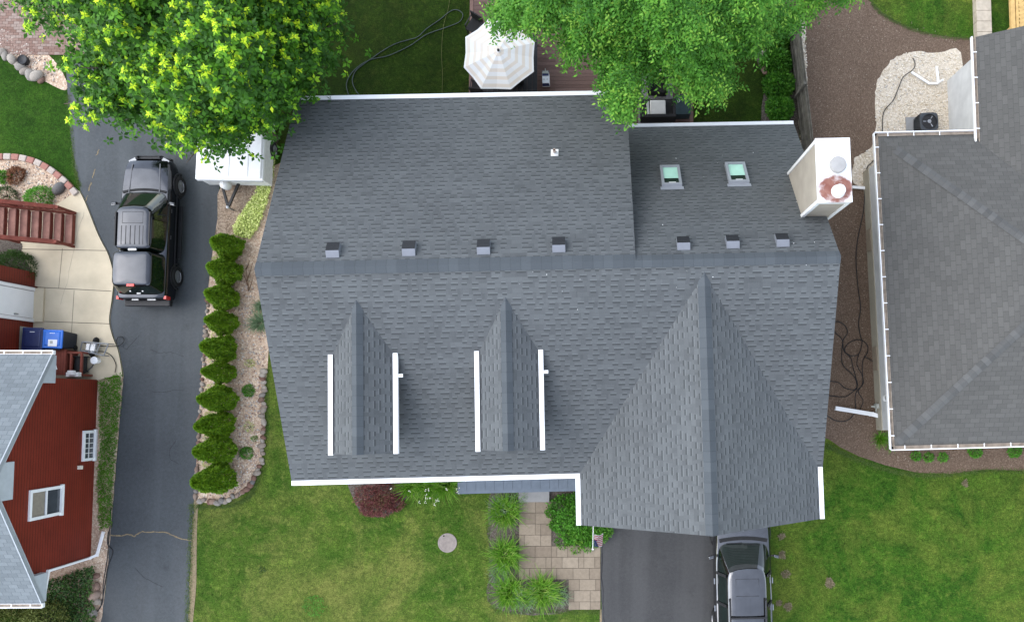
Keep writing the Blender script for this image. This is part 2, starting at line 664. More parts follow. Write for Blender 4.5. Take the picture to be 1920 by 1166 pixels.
M['grey_siding'] = siding('grey house siding', (.42, .42, .40), .12)
M['red_siding'] = siding('barn red lap siding', (.135, .024, .015), .125, 2, .75)
M['red_wood'] = simple('red brown stained wood', (.17, .045, .03), .65, .25, 5, .2, bump=.2)
M['red_tread'] = simple('faded red stained treads', (.30, .15, .115), .7, .22, 4, .2, bump=.2)
M['red_dark'] = simple('dark red trim', (.09, .014, .01), .6, .15, 6)
M['asphalt'] = asphalt_mat('sealed blue grey asphalt', (.046, .050, .058), (.082, .087, .098))
M['asphalt_front'] = asphalt_mat('worn grey asphalt', (.060, .060, .064), (.108, .106, .108), .2)
M['crack'] = simple('sand filled crack', (.20, .155, .09), .9, .3, 20)
M['crack_dark'] = simple('dark hairline crack', (.02, .02, .022), .9, .2, 20)
M['concrete'] = simple('buff concrete', (.44, .385, .29), .8, .12, 1.3, .2, bump=.15, bscale=60)
M['concrete_grey'] = simple('grey concrete step', (.24, .235, .225), .8, .1, 3, .2, bump=.15, bscale=60)
M['joint'] = simple('dark joint', (.10, .085, .065), .9, .2, 20)
M['soil'] = gravel_mat('brown bark mulch', [(.095, .070, .056), (.135, .104, .086), (.175, .140, .117), (.112, .085, .069), (.21, .175, .15)], 30, (.05, .037, .029), .4)
M['soil_dark'] = gravel_mat('dark damp mulch', [(.055, .043, .034), (.10, .08, .064), (.15, .13, .108)], 30, (.025, .02, .017), .5)
M['gravel'] = gravel_mat('pink tan gravel', [(.42, .33, .265), (.55, .47, .40), (.34, .25, .20), (.62, .57, .50), (.46, .36, .3)], 17, (.10, .078, .056), .5)
M['pebble_bed'] = gravel_mat('cream pebble bed', [(.60, .53, .43), (.70, .64, .55), (.50, .43, .34), (.74, .69, .61)], 19, (.26, .21, .15), .5)
M['grass'] = grass_mat('lawn', [(.030, .060, .008), (.046, .090, .013), (.072, .120, .022)], (.135, .130, .036), .50, .80)
M['grass_front'] = grass_mat('patchy front lawn', [(.034, .078, .010), (.062, .104, .016), (.105, .135, .026)], (.205, .175, .062), .47, .70)
M['grass_right'] = grass_mat('green front lawn', [(.024, .066, .008), (.046, .096, .012), (.078, .125, .018)], (.165, .155, .038), .45, .68)
M['grass_back'] = grass_mat('back lawn with painted shade', [(.026, .040, .006), (.040, .062, .009), (.058, .080, .014)], (.092, .082, .026), .50, .74)  # tree shade is painted into these darker greens
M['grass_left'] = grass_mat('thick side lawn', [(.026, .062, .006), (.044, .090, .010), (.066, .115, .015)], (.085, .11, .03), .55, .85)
M['stone'] = tint_mat('border stones', [(0, (.20, .11, .085)), (.25, (.31, .22, .175)), (.5, (.33, .29, .25)), (.75, (.46, .42, .37)), (1, (.17, .165, .165))])
M['brick_block'] = tint_mat('edging blocks', [(0, (.30, .13, .10)), (.5, (.33, .18, .14)), (1, (.40, .35, .30))])
M['paver'] = tint_mat('tan pavers', [(0, (.215, .185, .150)), (.5, (.26, .228, .185)), (1, (.31, .275, .225))], .8, .2, 9, .25, .2)
M['pebble'] = tint_mat('pebbles', [(0, (.50, .42, .31)), (.4, (.66, .59, .48)), (.7, (.74, .68, .59)), (1, (.46, .44, .41))], .75, .25, 14, .2, .1)
M['deck'] = None
M['bark'] = simple('grey brown bark', (.11, .085, .065), .9, .35, 9, .1, bump=.8, bscale=14)
M['maple'] = leaf_mat('maple leaves', [(0, (.016, .050, .006)), (.45, (.043, .120, .010)), (.68, (.10, .235, .014)), (.84, (.36, .50, .020)), (1, (.66, .68, .030))], .3)
M['elm'] = leaf_mat('fine green leaves', [(0, (.034, .105, .010)), (.5, (.088, .215, .022)), (.85, (.18, .335, .040)), (1, (.32, .42, .06))], .33)
M['arbor'] = leaf_mat('arborvitae sprays', [(0, (.085, .160, .010)), (.5, (.150, .250, .016)), (1, (.25, .34, .035))], .2)
M['shrub'] = leaf_mat('shrub leaves', [(0, (.045, .125, .014)), (.5, (.085, .225, .024)), (1, (.16, .33, .045))], .3)
M['shrub_dark'] = leaf_mat('dark shrub leaves', [(0, (.014, .042, .007)), (.5, (.036, .096, .015)), (1, (.08, .17, .03))], .2)
M['conifer'] = leaf_mat('olive juniper sprays', [(0, (.075, .10, .018)), (.5, (.14, .17, .036)), (1, (.22, .25, .07))], .15)
M['red_leaf'] = leaf_mat('dark red leaves', [(0, (.09, .032, .028)), (.45, (.17, .048, .048)), (.8, (.27, .095, .085)), (1, (.15, .13, .05))], .25)
M['lily'] = leaf_mat('strap leaves', [(0, (.085, .21, .016)), (.5, (.155, .32, .028)), (.85, (.26, .43, .06)), (1, (.45, .45, .20))], .35)
M['lime'] = leaf_mat('lime ground cover', [(0, (.17, .25, .05)), (.5, (.36, .44, .12)), (1, (.58, .64, .28))], .2)
M['blue_grass'] = leaf_mat('blue green blades', [(0, (.08, .145, .065)), (.5, (.14, .225, .11)), (1, (.26, .34, .20))], .25)
M['blossom'] = simple('cream blossom', (.75, .72, .6), .7, .1)
M['dry_twig'] = simple('dry brown twigs', (.12, .075, .045), .9, .3, 12)
M['black_paint'] = paint('black car paint', (.060, .063, .069), .0, .5, .10, 1.42)
M['dark_paint'] = paint('dark graphite car paint', (.135, .136, .140), .0, .5, .10, 1.5)
M['car_glass'] = glass_mat('tinted car glass', (.003, .007, .0055), .02, .6, .35)
M['trim_black'] = simple('black plastic trim', (.018, .018, .019), .5, .2, 8)
M['rubber'] = simple('black rubber', (.016, .016, .016), .8, .2, 10)
M['alloy'] = simple('alloy rim', (.42, .42, .43), .35, .08, 6, .5, .8)
M['chrome'] = simple('bright metal', (.30, .31, .32), .3, .05, 6, .5, .7)
M['red_lamp'] = simple('red lamp lens', (.5, .02, .015), .2, .15, 9, .6)
M['clear_lamp'] = simple('clear lamp lens', (.55, .57, .58), .15, .08, 9, .6)
M['vent_lit'] = simple('vent metal painted lit', (.165, .175, .195), .5, .05, 6, .4, .1)  # lit copy of the vent metal, bright sky put into the colour
M['vent_shaded'] = simple('vent metal painted shaded', (.014, .015, .017), .6, .1, 40)  # shaded copy of the same vent metal, shade put into the colour
M['sky_frame'] = simple('grey skylight frame', (.26, .275, .295), .45, .06, 6, .5, .1)
M['sky_blind'] = simple('pale green skylight blind', (.36, .60, .48), .5, .08, 3)
M['sky_dark'] = simple('dark skylight shaft', (.008, .02, .012), .6, .1, 3)
M['plastic_navy'] = simple('navy plastic', (.012, .022, .085), .4, .1, 5, .4)
M['plastic_blue'] = simple('bright blue plastic', (.012, .13, .52), .4, .08, 5, .4)
M['plastic_dark'] = simple('blue black plastic', (.012, .018, .032), .45, .1, 5, .4)
M['plastic_grey'] = simple('grey plastic', (.36, .37, .33), .5, .1, 6)
M['sticker'] = simple('white sticker', (.72, .73, .74), .5, .06, 12)
M['hose_black'] = simple('black hose', (.014, .014, .015), .5, .1, 6)
M['hose_grey'] = simple('grey green hose', (.05, .066, .06), .5, .12, 6)
M['wicker'] = simple('black wicker', (.014, .013, .013), .7, .3, 60, .3, bump=.5, bscale=70)
M['cushion'] = simple('pale grey cushion', (.50, .48, .44), .85, .06, 6, .1, bump=.2, bscale=90)
M['rug'] = simple('grey outdoor rug', (.20, .19, .19), .9, .1, 8, .1, bump=.2, bscale=90)
M['porch'] = simple('blue grey porch boards', (.125, .15, .18), .6, .08, 5)
M['fence'] = simple('weathered grey fence boards', (.125, .115, .095), .85, .3, 5, .1, bump=.3)
M['new_wood'] = simple('fresh yellow lumber', (.52, .34, .13), .7, .15, 5, .2)
M['block'] = simple('pale retaining block', (.42, .36, .28), .85, .15, 5, .15, bump=.3)
M['manhole'] = simple('grey brown cover', (.24, .205, .18), .85, .15, 9, .2, bump=.5, bscale=40)
M['galv'] = simple('galvanised steel', (.25, .26, .27), .4, .1, 12, .5, .5)
M['window_glass'] = glass_mat('house window glass', (.035, .04, .045), .06, .6, .3)
M['curtain'] = simple('beige blinds', (.24, .21, .165), .8, .12, 8)
M['ac_grey'] = simple('dark grey unit casing', (.050, .056, .062), .5, .12, 6)
M['turf_blade'] = leaf_mat('turf blades', [(0, (.045, .09, .012)), (.5, (.075, .125, .02)), (1, (.13, .16, .04))], .2)


def grade(m, rgb):
    """scale a material's own base colour"""
    nt = m.node_tree
    for nd in list(nt.nodes):
        if nd.type in ('BSDF_PRINCIPLED', 'BSDF_TRANSLUCENT'):
            s = nd.inputs['Base Color' if nd.type == 'BSDF_PRINCIPLED' else 'Color']
            if s.is_linked:
                src = s.links[0].from_socket
                x = nt.nodes.new('ShaderNodeMix'); x.data_type = 'RGBA'; x.blend_type = 'MULTIPLY'
                x.inputs[0].default_value = 1
                nt.links.new(src, x.inputs[6]); x.inputs[7].default_value = (*rgb, 1)
                nt.links.new(x.outputs[2], s)


for k, g in {'concrete': (1.2, 1.17, 1.1), 'white_siding': (.74, .74, .74), 'shingle': (.595, .603, .57), 'cap': (.61, .625, .61), 'shingle_nb': (.72, .705, .65), 'cap_nb': (.60, .595, .57), 'shingle_red': (.62, .66, .68), 'red_siding': (1.22, .92, .74),
             'asphalt': (.70, .74, .69), 'asphalt_front': (.43, .43, .41), 'grass_front': (.76, .93, .70), 'grass_right': (.68, .9, .62), 'grass_left': (.45, .68, .38), 'grass_back': (.42, .62, .28), 'grass': (.6, .85, .5),
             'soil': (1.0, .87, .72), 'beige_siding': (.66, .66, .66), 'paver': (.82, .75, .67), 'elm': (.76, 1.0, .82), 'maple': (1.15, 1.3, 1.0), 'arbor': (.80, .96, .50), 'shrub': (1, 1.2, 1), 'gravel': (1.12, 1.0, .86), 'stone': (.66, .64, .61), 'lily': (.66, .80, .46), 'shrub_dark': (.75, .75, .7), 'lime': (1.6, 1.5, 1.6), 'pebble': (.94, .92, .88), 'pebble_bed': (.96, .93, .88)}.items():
    grade(M[k], g)
# ------------------------------------------------------------------ main house (local frame: x along the ridge, y to the back)
HX, HY, YAW = 0.404, 3.988, 0.0232
house = thing('house', 'large house with charcoal shingle roof, two dormers and a front garage gable', 'house', (HX, HY, 0), YAW)
HM = ROOTM[house.name]; HI = HM.inverted()
x0, x1, xs = -10.32, 6.72, 0.715
zr, F_, zf, B_, zb, B2, zb2 = 6.935, 6.514, 4.051, 6.315, 3.719, 5.726, 2.103
pf, pb, pb2 = (zr - zf) / F_, (zr - zb) / B_, (zr - zb2) / B2
gl, G_ = -1.262, 8.005
gm = (gl + x1) / 2
zg = 6.76


def Hl(px, py, z): return HI @ P(px, py, z)


def Hhit(px, py, slope, side):
    """ray onto a roof plane z = zr - slope*|y| ; side -1 front, +1 back; local coordinates"""
    o = HI @ CAM
    d = (HI.to_3x3() @ ray(px, py))
    # z = zr - slope*side*y
    t = (zr - slope * side * o.y - o.z) / (d.z + slope * side * d.y)
    return o + d * t


def up_uv(p, kx='x', base=0.0, slope=0.0, sgn=1):
    return p


def slope_uv(slope, eave, axis, sgn):
    k = math.sqrt(1 + slope * slope)
    if axis == 'y': return lambda p: (p.x + 20, (sgn * (p.y - eave)) * k + 4)
    return lambda p: (p.y + 20, (sgn * (p.x - eave)) * k + 4)


gw = 0.145   # gutter width
Fr, Br, B2r = F_ - gw, B_ - gw, B2 - gw
glr, grr = gl + gw, x1 - gw
ze = zr - pf * Fr
gp = (zg - ze) / (gm - glr)
gb = (zr - zg) / pf
TH = .14
zF = lambda y: zr + pf * y          # front slope height for y<0
zB = lambda y: zr - pb * y
zB2 = lambda y: zr - pb2 * y
sh = [M['shingle'], M['trim_black']]
mb = MB()
mb.slab([(x0, 0, zr), (x0, -Fr, ze), (glr, -Fr, ze), (gm, -gb, zg), (gm, 0, zr)], TH, slope_uv(pf, -Fr, 'y', 1))
mb.slab([(gm, 0, zr), (gm, -gb, zg), (grr, -Fr, ze), (x1, -Fr, ze), (x1, 0, zr)], TH, slope_uv(pf, -Fr, 'y', 1))
mb.build('front_roof_slope', sh, house)
mb = MB()
mb.slab([(x0, 0, zr), (xs, 0, zr), (xs, Br, zB(Br)), (x0, Br, zB(Br))], TH + .06, slope_uv(pb, Br, 'y', -1))
mb.build('rear_roof_slope', sh, house)
mb = MB()
mb.slab([(xs - .3, 0, zr - .004), (x1, 0, zr - .004), (x1, B2r, zB2(B2r)), (xs - .3, B2r, zB2(B2r))], TH, slope_uv(pb2, B2r, 'y', -1))
mb.build('lower_rear_roof_slope', sh, house)
mb = MB()
mb.slab([(gm, -gb, zg), (glr, -Fr, ze), (glr, -G_, ze), (gm, -G_, zg)], TH, slope_uv(gp, glr, 'x', 1))
mb.slab([(gm, -gb, zg), (gm, -G_, zg), (grr, -G_, ze), (grr, -Fr, ze)], TH, slope_uv(gp, grr, 'x', -1))
mb.build('garage_roof', sh, house)


def cap_strip(a, b, sl, sr, hw=.2, lift=.022, name='ridge_cap', parent=None, hw2=None):
    """two strips folded over a ridge a->b; sl, sr: the slopes on either side (drop per metre)"""
    a, b = Vector(a), Vector(b)
    d = (b - a).normalized(); L = (b - a).length
    s = Vector((d.y, -d.x, 0)).normalized()
    m = MB(); up = Vector((0, 0, lift))
    for sg, sl_ in ((1, sr), (-1, sl)):
        w = hw if sg == 1 else (hw2 or hw)
        o = s * sg * w - Vector((0, 0, sl_ * w))
        q = [a + up, b + up, b + o + up, a + o + up]
        u = [(0 + 7.3, 0), (L + 7.3, 0), (L + 7.3, 1), (7.3, 1)]
        if sg == 1: q.reverse(); u.reverse()
        m.face(q, 0, u)
        e = [q_ - Vector((0, 0, lift)) for q_ in (a + o + up, b + o + up)]
        q2 = [a + o + up, b + o + up, e[1], e[0]]
        m.face(q2 if sg == -1 else list(reversed(q2)), 0, [(0, 0), (L, 0), (L, 1), (0, 1)])
    return m.build(name, M['cap'], parent)


cap_strip((x0, 0, zr), (xs, 0, zr), pb, pf, .2, parent=house)
cap_strip((xs, 0, zr), (x1, 0, zr), pb2, pf, .2, parent=house, hw2=.18)
cap_strip((gm, -gb + .1, zg), (gm, -G_, zg), gp, gp, .19, parent=house)


def valley(a, b, w=.03):
    m = MB(); m.bar(Vector(a) + Vector((0, 0, .0)), Vector(b) + Vector((0, 0, .0)), w, .02)
    return m


def gutter(a, b, inward, name='gutter', parent=None, w=gw, h=.14, mat='white'):
    """leaf guarded box gutter from a to b (outer top edge); inward = unit vector to the house"""
    a, b, i = Vector(a), Vector(b), Vector(inward)
    m = MB()
    m.bar(a + i * w / 2 - Vector((0, 0, h / 2)), b + i * w / 2 - Vector((0, 0, h / 2)), w, h)
    # guard lip, slightly tilted along the roof
    m.bar(a + i * (w * .55) + Vector((0, 0, .008)), b + i * (w * .55) + Vector((0, 0, .008)), w * 1.02, .012)
    return m.build(name, M[mat], parent)


gz = .01
gutter((x0, -F_, zf + .06), (gl + gw, -F_, zf + .06), (0, 1, 0), parent=house)
gutter((gl, -F_ + .0, zf + .06), (gl, -G_, zf + .06), (1, 0, 0), parent=house)
gutter((x1, -Fr + .06, zf + .06), (x1, -G_, zf + .06), (-1, 0, 0), parent=house)
gutter((x0 + .05, B_, zb + .06), (xs, B_, zb + .06), (0, -1, 0), parent=house)
gutter((xs + .02, B2, zb2 + .06), (x1, B2, zb2 + .06), (0, -1, 0), parent=house)


def prism_x(m, prof, xa, xb, mi=0):
    """polygon in (y,z) extruded along x"""
    n = len(prof)
    A = [(xa, y, z) for y, z in prof]; Bq = [(xb, y, z) for y, z in prof]
    m.face(list(reversed(A)), mi); m.face(Bq, mi)
    for i in range(n):
        j = (i + 1) % n
        m.face([A[i], A[j], Bq[j], Bq[i]], mi)


def prism_y(m, prof, ya, yb, mi=0):
    n = len(prof)
    A = [(x, ya, z) for x, z in prof]; Bq = [(x, yb, z) for x, z in prof]
    m.face(A, mi); m.face(list(reversed(Bq)), mi)
    for i in range(n):
        j = (i + 1) % n
        m.face([A[j], A[i], Bq[i], Bq[j]], mi)


mb = MB()
yw = -5.6
prism_x(mb, [(yw, 0), (5.85, 0), (5.85, zB(5.85) - .24), (0, zr - .24), (yw, zF(yw) - .24)], x0 + .4, xs - .35)
prism_x(mb, [(-6.0, 0), (5.3, 0), (5.3, zB2(5.3) - .24), (0, zr - .24), (-6.0, zF(-6.0) - .24)], xs - .34, x1 - .42)
prism_y(mb, [(gl + .45, 0), (x1 - .43, 0), (x1 - .43, zg - gp * (x1 - .43 - gm) - .24), (gm, zg - .24), (gl + .45, zg - gp * (x1 - .45 - gm) - .24)], -G_ + .4, -5.9)
mb.build('wall', M['grey_siding'], house)
# garage door, front door and windows under the eaves
mb = MB()
for i in range(4): mb.box((gm, -G_ + .38, .32 + i * .58), (4.9, .05, .56))
o = mb.build('garage_door', M['white_dirty'], house)
mb = MB(); mb.box((-2.4, yw - .03, 1.25), (1.0, .06, 2.1)); o = mb.build('door', M['red_dark'], house)
mb = MB(); mb.box((-2.02, yw - .08, 1.2), (.05, .06, .12)); mb.build('handle', M['chrome'], o)
for wx in (-9.0, -6.6, -4.4):
    mb = MB()
    for dx in (-.55, .55): mb.box((wx + dx, yw - .03, 1.9), (.1, .06, 1.5))
    for dz in (1.15, 2.65): mb.box((wx, yw - .03, dz), (1.2, .062, .1))
    o = mb.build('window', M['white'], house)
    mb = MB(); mb.box((wx, yw - .012, 1.9), (1.0, .02, 1.4)); mb.build('pane', M['window_glass'], o)

# porch deck and step
mb = MB()
pA, pB = Hl(858, 926, .42), Hl(1082, 920, .42)
yq = (pA.y + pB.y) / 2
nb = 13
for i in range(nb):
    xa = pA.x + (pB.x - pA.x) * i / nb; xb_ = pA.x + (pB.x - pA.x) * (i + 1) / nb
    mb.box(((xa + xb_) / 2, (yq + .12 + yw) / 2, .39), (xb_ - xa - .008, (yw - yq - .12), .05))
mb.box(((pA.x + pB.x) / 2, yq + .06, .388), (pB.x - pA.x, .12, .06))
mb.box(((pA.x + pB.x) / 2, (yq + yw) / 2 + .03, .18), (pB.x - pA.x - .06, yw - yq - .08, .36))
porch = mb.build('porch_deck', M['porch'], house)
for px_ in (880, 1060):
    q = Hl(px_, 905, .42)
    mb = MB(); mb.box((q.x, -6.05, 2.2), (.14, .14, 3.55)); mb.build('porch_post', M['white'], house)

# dormers
zd = 5.83


def dormer(xl_px, xr_px, yfront_px, apex_px, spout_py):
    l = Hl(xl_px, 765, zd).x; r = Hl(xr_px, 762, zd).x; xm = (l + r) / 2
    yf = Hl((xl_px + xr_px) / 2, yfront_px, zd + .3).y
    ap = Hhit(apex_px[0], apex_px[1], pf, -1)
    zrd = ap.z + .02
    yb = -(zr - zrd) / pf
    w = .135
    lr, rr = l + w, r - w
    p_ = (zrd - zd) / (xm - lr)
    yb2 = -(zr - zd) / pf
    m = MB()
    m.slab([(xm, yb, zrd), (lr, yb2, zd), (lr, yf, zd), (xm, yf, zrd)], .1, slope_uv(p_, lr, 'x', 1))
    m.slab([(xm, yb, zrd), (xm, yf, zrd), (rr, yf, zd), (rr, yb2, zd)], .1, slope_uv(p_, rr, 'x', -1))
    d = m.build('dormer', sh, house)
    cap_strip((xm, yb + .12, zrd), (xm, yf, zrd), p_, p_, .165, name='dormer_ridge_cap', parent=d)
    m = MB()
    wl, wr = l + .32, r - .32
    zz = zd + p_ * (wl - lr) - .16
    prism_y(m, [(wl, zF(yf + .3) - .5), (wr, zF(yf + .3) - .5), (wr, zz), (xm, zrd - .16), (wl, zz)], yf + .3, yb2 + .4)
    m.build('dormer_wall', M['beige_siding'], d)
    m = MB(); m.box((xm, yf + .28, zd - .45), (.8, .05, .75)); m.build('dormer_window', M['window_glass'], d)
    gutter((l, yb2 + .03, zd + .05), (l, yf - .03, zd + .05), (1, 0, 0), 'dormer_gutter', d, w, .11)
    gutter((r, yb2 + .03, zd + .05), (r, yf - .03, zd + .05), (-1, 0, 0), 'dormer_gutter', d, w, .11)
    q = Hl(xr_px, spout_py, zd)
    m = MB()
    m.bar((r - .02, q.y, zd - .02), (r + .13, q.y, zd - .05), .10, .09)
    m.bar((r + .09, q.y, zd - .05), (r - .1, q.y, zF(q.y) + .02), .07, .08)
    m.build('downspout', M['white'], d)


dormer(616, 747, 851, (668, 568), 704)
dormer(891, 1020.5, 844, (948, 563), 697)


# roof vents
def roof_vent(px, py, slope, name='roof_vent'):
    c = Hhit(px, py, slope, 1)
    th = -math.atan(slope)
    R3 = Matrix.Rotation(th, 3, 'X')
    m = MB()

    def q(x, y, z): return c + R3 @ Vector((x, y, z))
    w, h = .19, .17
    # hood rising from the ridge side, painted lit; its dark top paints in shade
    m.face([q(-w, -.21, .02), q(w, -.21, .02), q(w, -.06, h), q(-w, -.06, h)])
    m.face([q(w, -.21, .02), q(w, -.21, 0), q(w, .25, 0), q(w, .25, h * .92), q(w, -.06, h)])
    m.face([q(-w, -.21, 0), q(-w, -.21, .02), q(-w, -.06, h), q(-w, .25, h * .92), q(-w, .25, 0)])
    m.face([q(-w, -.21, 0), q(w, -.21, 0), q(w, -.21, .02), q(-w, -.21, .02)])
    o = m.build(name, [M['vent_lit'], M['vent_shaded']], house)
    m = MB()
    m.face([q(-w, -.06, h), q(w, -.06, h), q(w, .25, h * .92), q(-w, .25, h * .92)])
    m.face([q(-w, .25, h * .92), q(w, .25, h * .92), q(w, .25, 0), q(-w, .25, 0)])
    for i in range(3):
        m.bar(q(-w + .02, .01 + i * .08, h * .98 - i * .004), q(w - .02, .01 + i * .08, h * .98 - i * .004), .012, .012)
    m.build('louvre', M['vent_shaded'], o)  # includes the vent's own top plate, its shade painted dark


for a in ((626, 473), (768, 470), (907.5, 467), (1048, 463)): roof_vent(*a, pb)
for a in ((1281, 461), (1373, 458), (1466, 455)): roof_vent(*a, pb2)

# plumbing pipe
c = Hhit(1040, 287, pb, 1)
mb = MB()
Rp = Matrix.Rotation(-math.atan(pb), 3, 'X')
mb.box(c + Rp @ Vector((0, 0, .012)), (.24, .28, .014), M=Rp, mi=1)
mb.lathe([(.085, 0), (.06, .1), (.055, .13)], c, 16, 1)
mb.lathe([(.05, 0), (.05, .30), (.036, .30), (.036, .1)], c, 16)
mb.build('vent_pipe', [simple('rusty pale pipe', (.42, .33, .27), .6, .2, 12), M['white_dirty']], house)


# skylights
def skylight(px):
    c = [Hhit(x, y, pb2, 1) for x, y in px]           # tl tr br bl
    ctr = sum(c, Vector()) / 4
    k = math.sqrt(1 + pb2 ** 2)
    w = ((c[1].x - c[0].x) + (c[2].x - c[3].x)) / 2
    h = ((c[0].y - c[3].y) + (c[1].y - c[2].y)) / 2 * k
    R3 = Matrix.Rotation(-math.atan(pb2), 3, 'X')

    def q(x, y, z): return ctr + R3 @ Vector((x, y, z))
    m = MB(); t = .085; H = .13
    for sx in (-1, 1): m.box(q(sx * (w / 2 - t / 2), 0, H / 2), (t, h, H), M=R3)
    for sy in (-1, 1): m.box(q(0, sy * (h / 2 - t / 2), H / 2), (w - 2 * t, t, H + .004), M=R3)
    m.box(q(0, -h / 2 - .06, .018), (w + .1, .14, .02), M=R3)
    o = m.build('skylight', M['sky_frame'], house)
    m = MB(); m.box(q(0, .15, .085), (w - 2 * t, h - 2 * t - .32, .01), M=R3); m.build('blind', M['sky_blind'], o)
    m = MB(); m.box(q(0, 0, .05), (w - 2 * t + .01, h - 2 * t + .01, .02), M=R3); m.build('shaft', M['sky_dark'], o)
    m = MB(); m.box(q(0.02, -h / 2 + t + .05, .092), (w * .34, .06, .012), M=R3); m.build('handle', M['white'], o)


skylight([(1237, 316), (1273, 315), (1279, 351), (1241, 352)])
skylight([(1359, 311), (1396, 309), (1404, 345), (1366, 347)])

# chimney chase
cx0, cx1, cy0, cy1, cz = 5.927, 6.895, 1.449, 3.284, 7.6
mb = MB()
mb.box(((cx0 + cx1) / 2, (cy0 + cy1) / 2, cz / 2 - .03), (cx1 - cx0 - .05, cy1 - cy0 - .05, cz - .06))
ch = mb.build('chimney', M['beige_siding'], house)
mb = MB()
for X in (cx0 + .045, cx1 - .045):
    for Y in (cy0 + .045, cy1 - .045): mb.box((X, Y, cz / 2 - .02), (.10, .10, cz - .05))
for Y in (cy0 + .0, cy1 - .0): mb.box(((cx0 + cx1) / 2, Y + (.012 if Y == cy0 else -.012), cz - .13), (cx1 - cx0 - .02, .03, .2))
mb.build('corner_trim', M['white_dirty'], ch)
n = NT('white chimney cap with rust')
pv = n.obj()
mp = n.node('ShaderNodeMapping'); n.put(mp.inputs[0], pv)
fc = (Hl(1566, 355, cz))
mp.inputs['Location'].default_value = (-fc.x, -fc.y, 0)
ln = n.node('ShaderNodeVectorMath', operation='MULTIPLY'); n.put(ln.inputs[0], mp.outputs[0]); ln.inputs[1].default_value = (1.0, 1.15, 0)
ln2 = n.node('ShaderNodeVectorMath', operation='LENGTH'); n.put(ln2.inputs[0], ln.outputs[0])
dd = n.math('ADD', ln2.outputs['Value'], n.math('MULTIPLY', n.math('SUBTRACT', n.noise(pv, 1.9, 6, .7), .5), .42))
mk = n.mapr(dd, .40, .54, 1, 0, True)
mk = n.math('MULTIPLY', mk, n.mapr(n.noise(pv, 3.5, 6, .7), .28, .5, .55, 1))
col = n.mix(mk, (.80, .80, .79), n.ramp(n.noise(pv, 5, 4), [(.3, (.17, .056, .038)), (.7, (.25, .115, .085))]))
rust_white = n.done(col, .45, .4)
mb = MB(); mb.box(((cx0 + cx1) / 2, (cy0 + cy1) / 2, cz - .01), (cx1 - cx0 + .03, cy1 - cy0 + .03, .045))
cp = mb.build('chimney_cap', rust_white, ch)
f1 = Hl(1571, 309, cz + .25); f1.z = 0
mb = MB(); mb.lathe([(.15, cz), (.15, cz + .2)], f1, 24); mb.lathe([(.235, cz + .2), (.235, cz + .29), (.215, cz + .32), (.10, cz + .34), (0, cz + .345)], f1, 28)
mb.build('large_flue', simple('off white flue cap', (.31, .30, .285), .5, .06, 6), ch, auto=35)
f2 = Hl(1575, 356, cz + .2); f2.z = 0
mb = MB(); mb.lathe([(.20, cz + .02), (.15, cz + .1), (.15, cz + .16)], f2, 20); mb.lathe([(.165, cz + .16), (.165, cz + .22), (.13, cz + .25), (0, cz + .26)], f2, 24)
mb.build('small_flue', M['white_dirty'], ch, auto=35)

# bits of grit and leaf lying on the shingles
rr = random.Random(5)
mb = MB()
for k in range(30):
    if k < 20:
        X = rr.uniform(-4, 6.3); Y = -abs(rr.gauss(0, 1.1)); Z = zF(Y)
        if X > gm - 4 * min(1, -Y / 6.5) and X < gm + 4 and Y < -.6: continue
    else:
        X = rr.uniform(1.4, 6.2); Y = rr.uniform(.4, 5.2); Z = zB2(Y)
    s = rr.uniform(.005, .013)
    mb.rock((X, Y, Z + .012), (s * 1.4, s, s * .6), k)
tag(mb.build('roof_grit', M['white_dirty'], house), kind='stuff')
# ------------------------------------------------------------------ ground and paving


def sheet(name, pts, z, mats, kind='structure', label=None, extra=None):
    m = MB()
    p = [(q.x, q.y, z) for q in map(Vector, pts)]
    a = sum(p[i][0] * p[(i + 1) % len(p)][1] - p[(i + 1) % len(p)][0] * p[i][1] for i in range(len(p)))
    if a < 0: p.reverse()
    m.face(p)
    if extra: extra(m)
    o = m.build(name, mats)
    bm = bmesh.new(); bm.from_mesh(o.data)
    bmesh.ops.triangulate(bm, faces=[f for f in bm.faces if len(f.verts) > 4])
    bm.to_mesh(o.data); bm.free()
    return tag(o, label, kind=kind)


mb = MB(); mb.face([(-400, -400, -.004), (400, -400, -.004), (400, 400, -.004), (-400, 400, -.004)])
tag(mb.build('ground', M['grass']), kind='structure')

sheet('lawn', outline([(350, 640), (520, 640), (1128, 800), (1128, 1800), (300, 1800), (345, 1230)], jit=0, smooth=False), .004, M['grass_front'])
sheet('lawn', outline([(1430, 820), (1555, 820), (1600, 850), (1640, 868), (1700, 884), (1780, 886), (2000, 876), (2300, 876), (2300, 1800), (1430, 1800)], jit=0, smooth=False), .004, M['grass_right'])
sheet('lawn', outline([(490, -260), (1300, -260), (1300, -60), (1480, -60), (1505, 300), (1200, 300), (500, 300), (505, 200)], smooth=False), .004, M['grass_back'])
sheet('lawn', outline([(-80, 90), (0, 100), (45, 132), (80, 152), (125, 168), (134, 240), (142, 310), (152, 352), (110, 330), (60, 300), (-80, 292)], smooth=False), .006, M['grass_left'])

# left driveway
DL = [(118, -120), (118, 20), (126, 165), (132, 230), (139, 300), (150, 350), (163, 385), (185, 440), (205, 480), (214, 520), (211, 560), (206, 600), (212, 630), (222, 655), (229, 690), (231, 712), (227, 760), (222, 820), (218, 870), (214, 920), (210, 975), (206, 1010), (203, 1060), (197, 1110), (190, 1166), (182, 1240), (160, 1800)]
DR = [(330, 1800), (350, 1240), (354, 1166), (356, 1100), (359, 1030), (363, 960), (367, 900), (371, 820), (376, 740), (381, 660), (387, 590), (391, 540), (398, 480), (407, 420), (413, 370), (418, 345), (470, 338), (512, 300), (515, 150), (500, -120)]


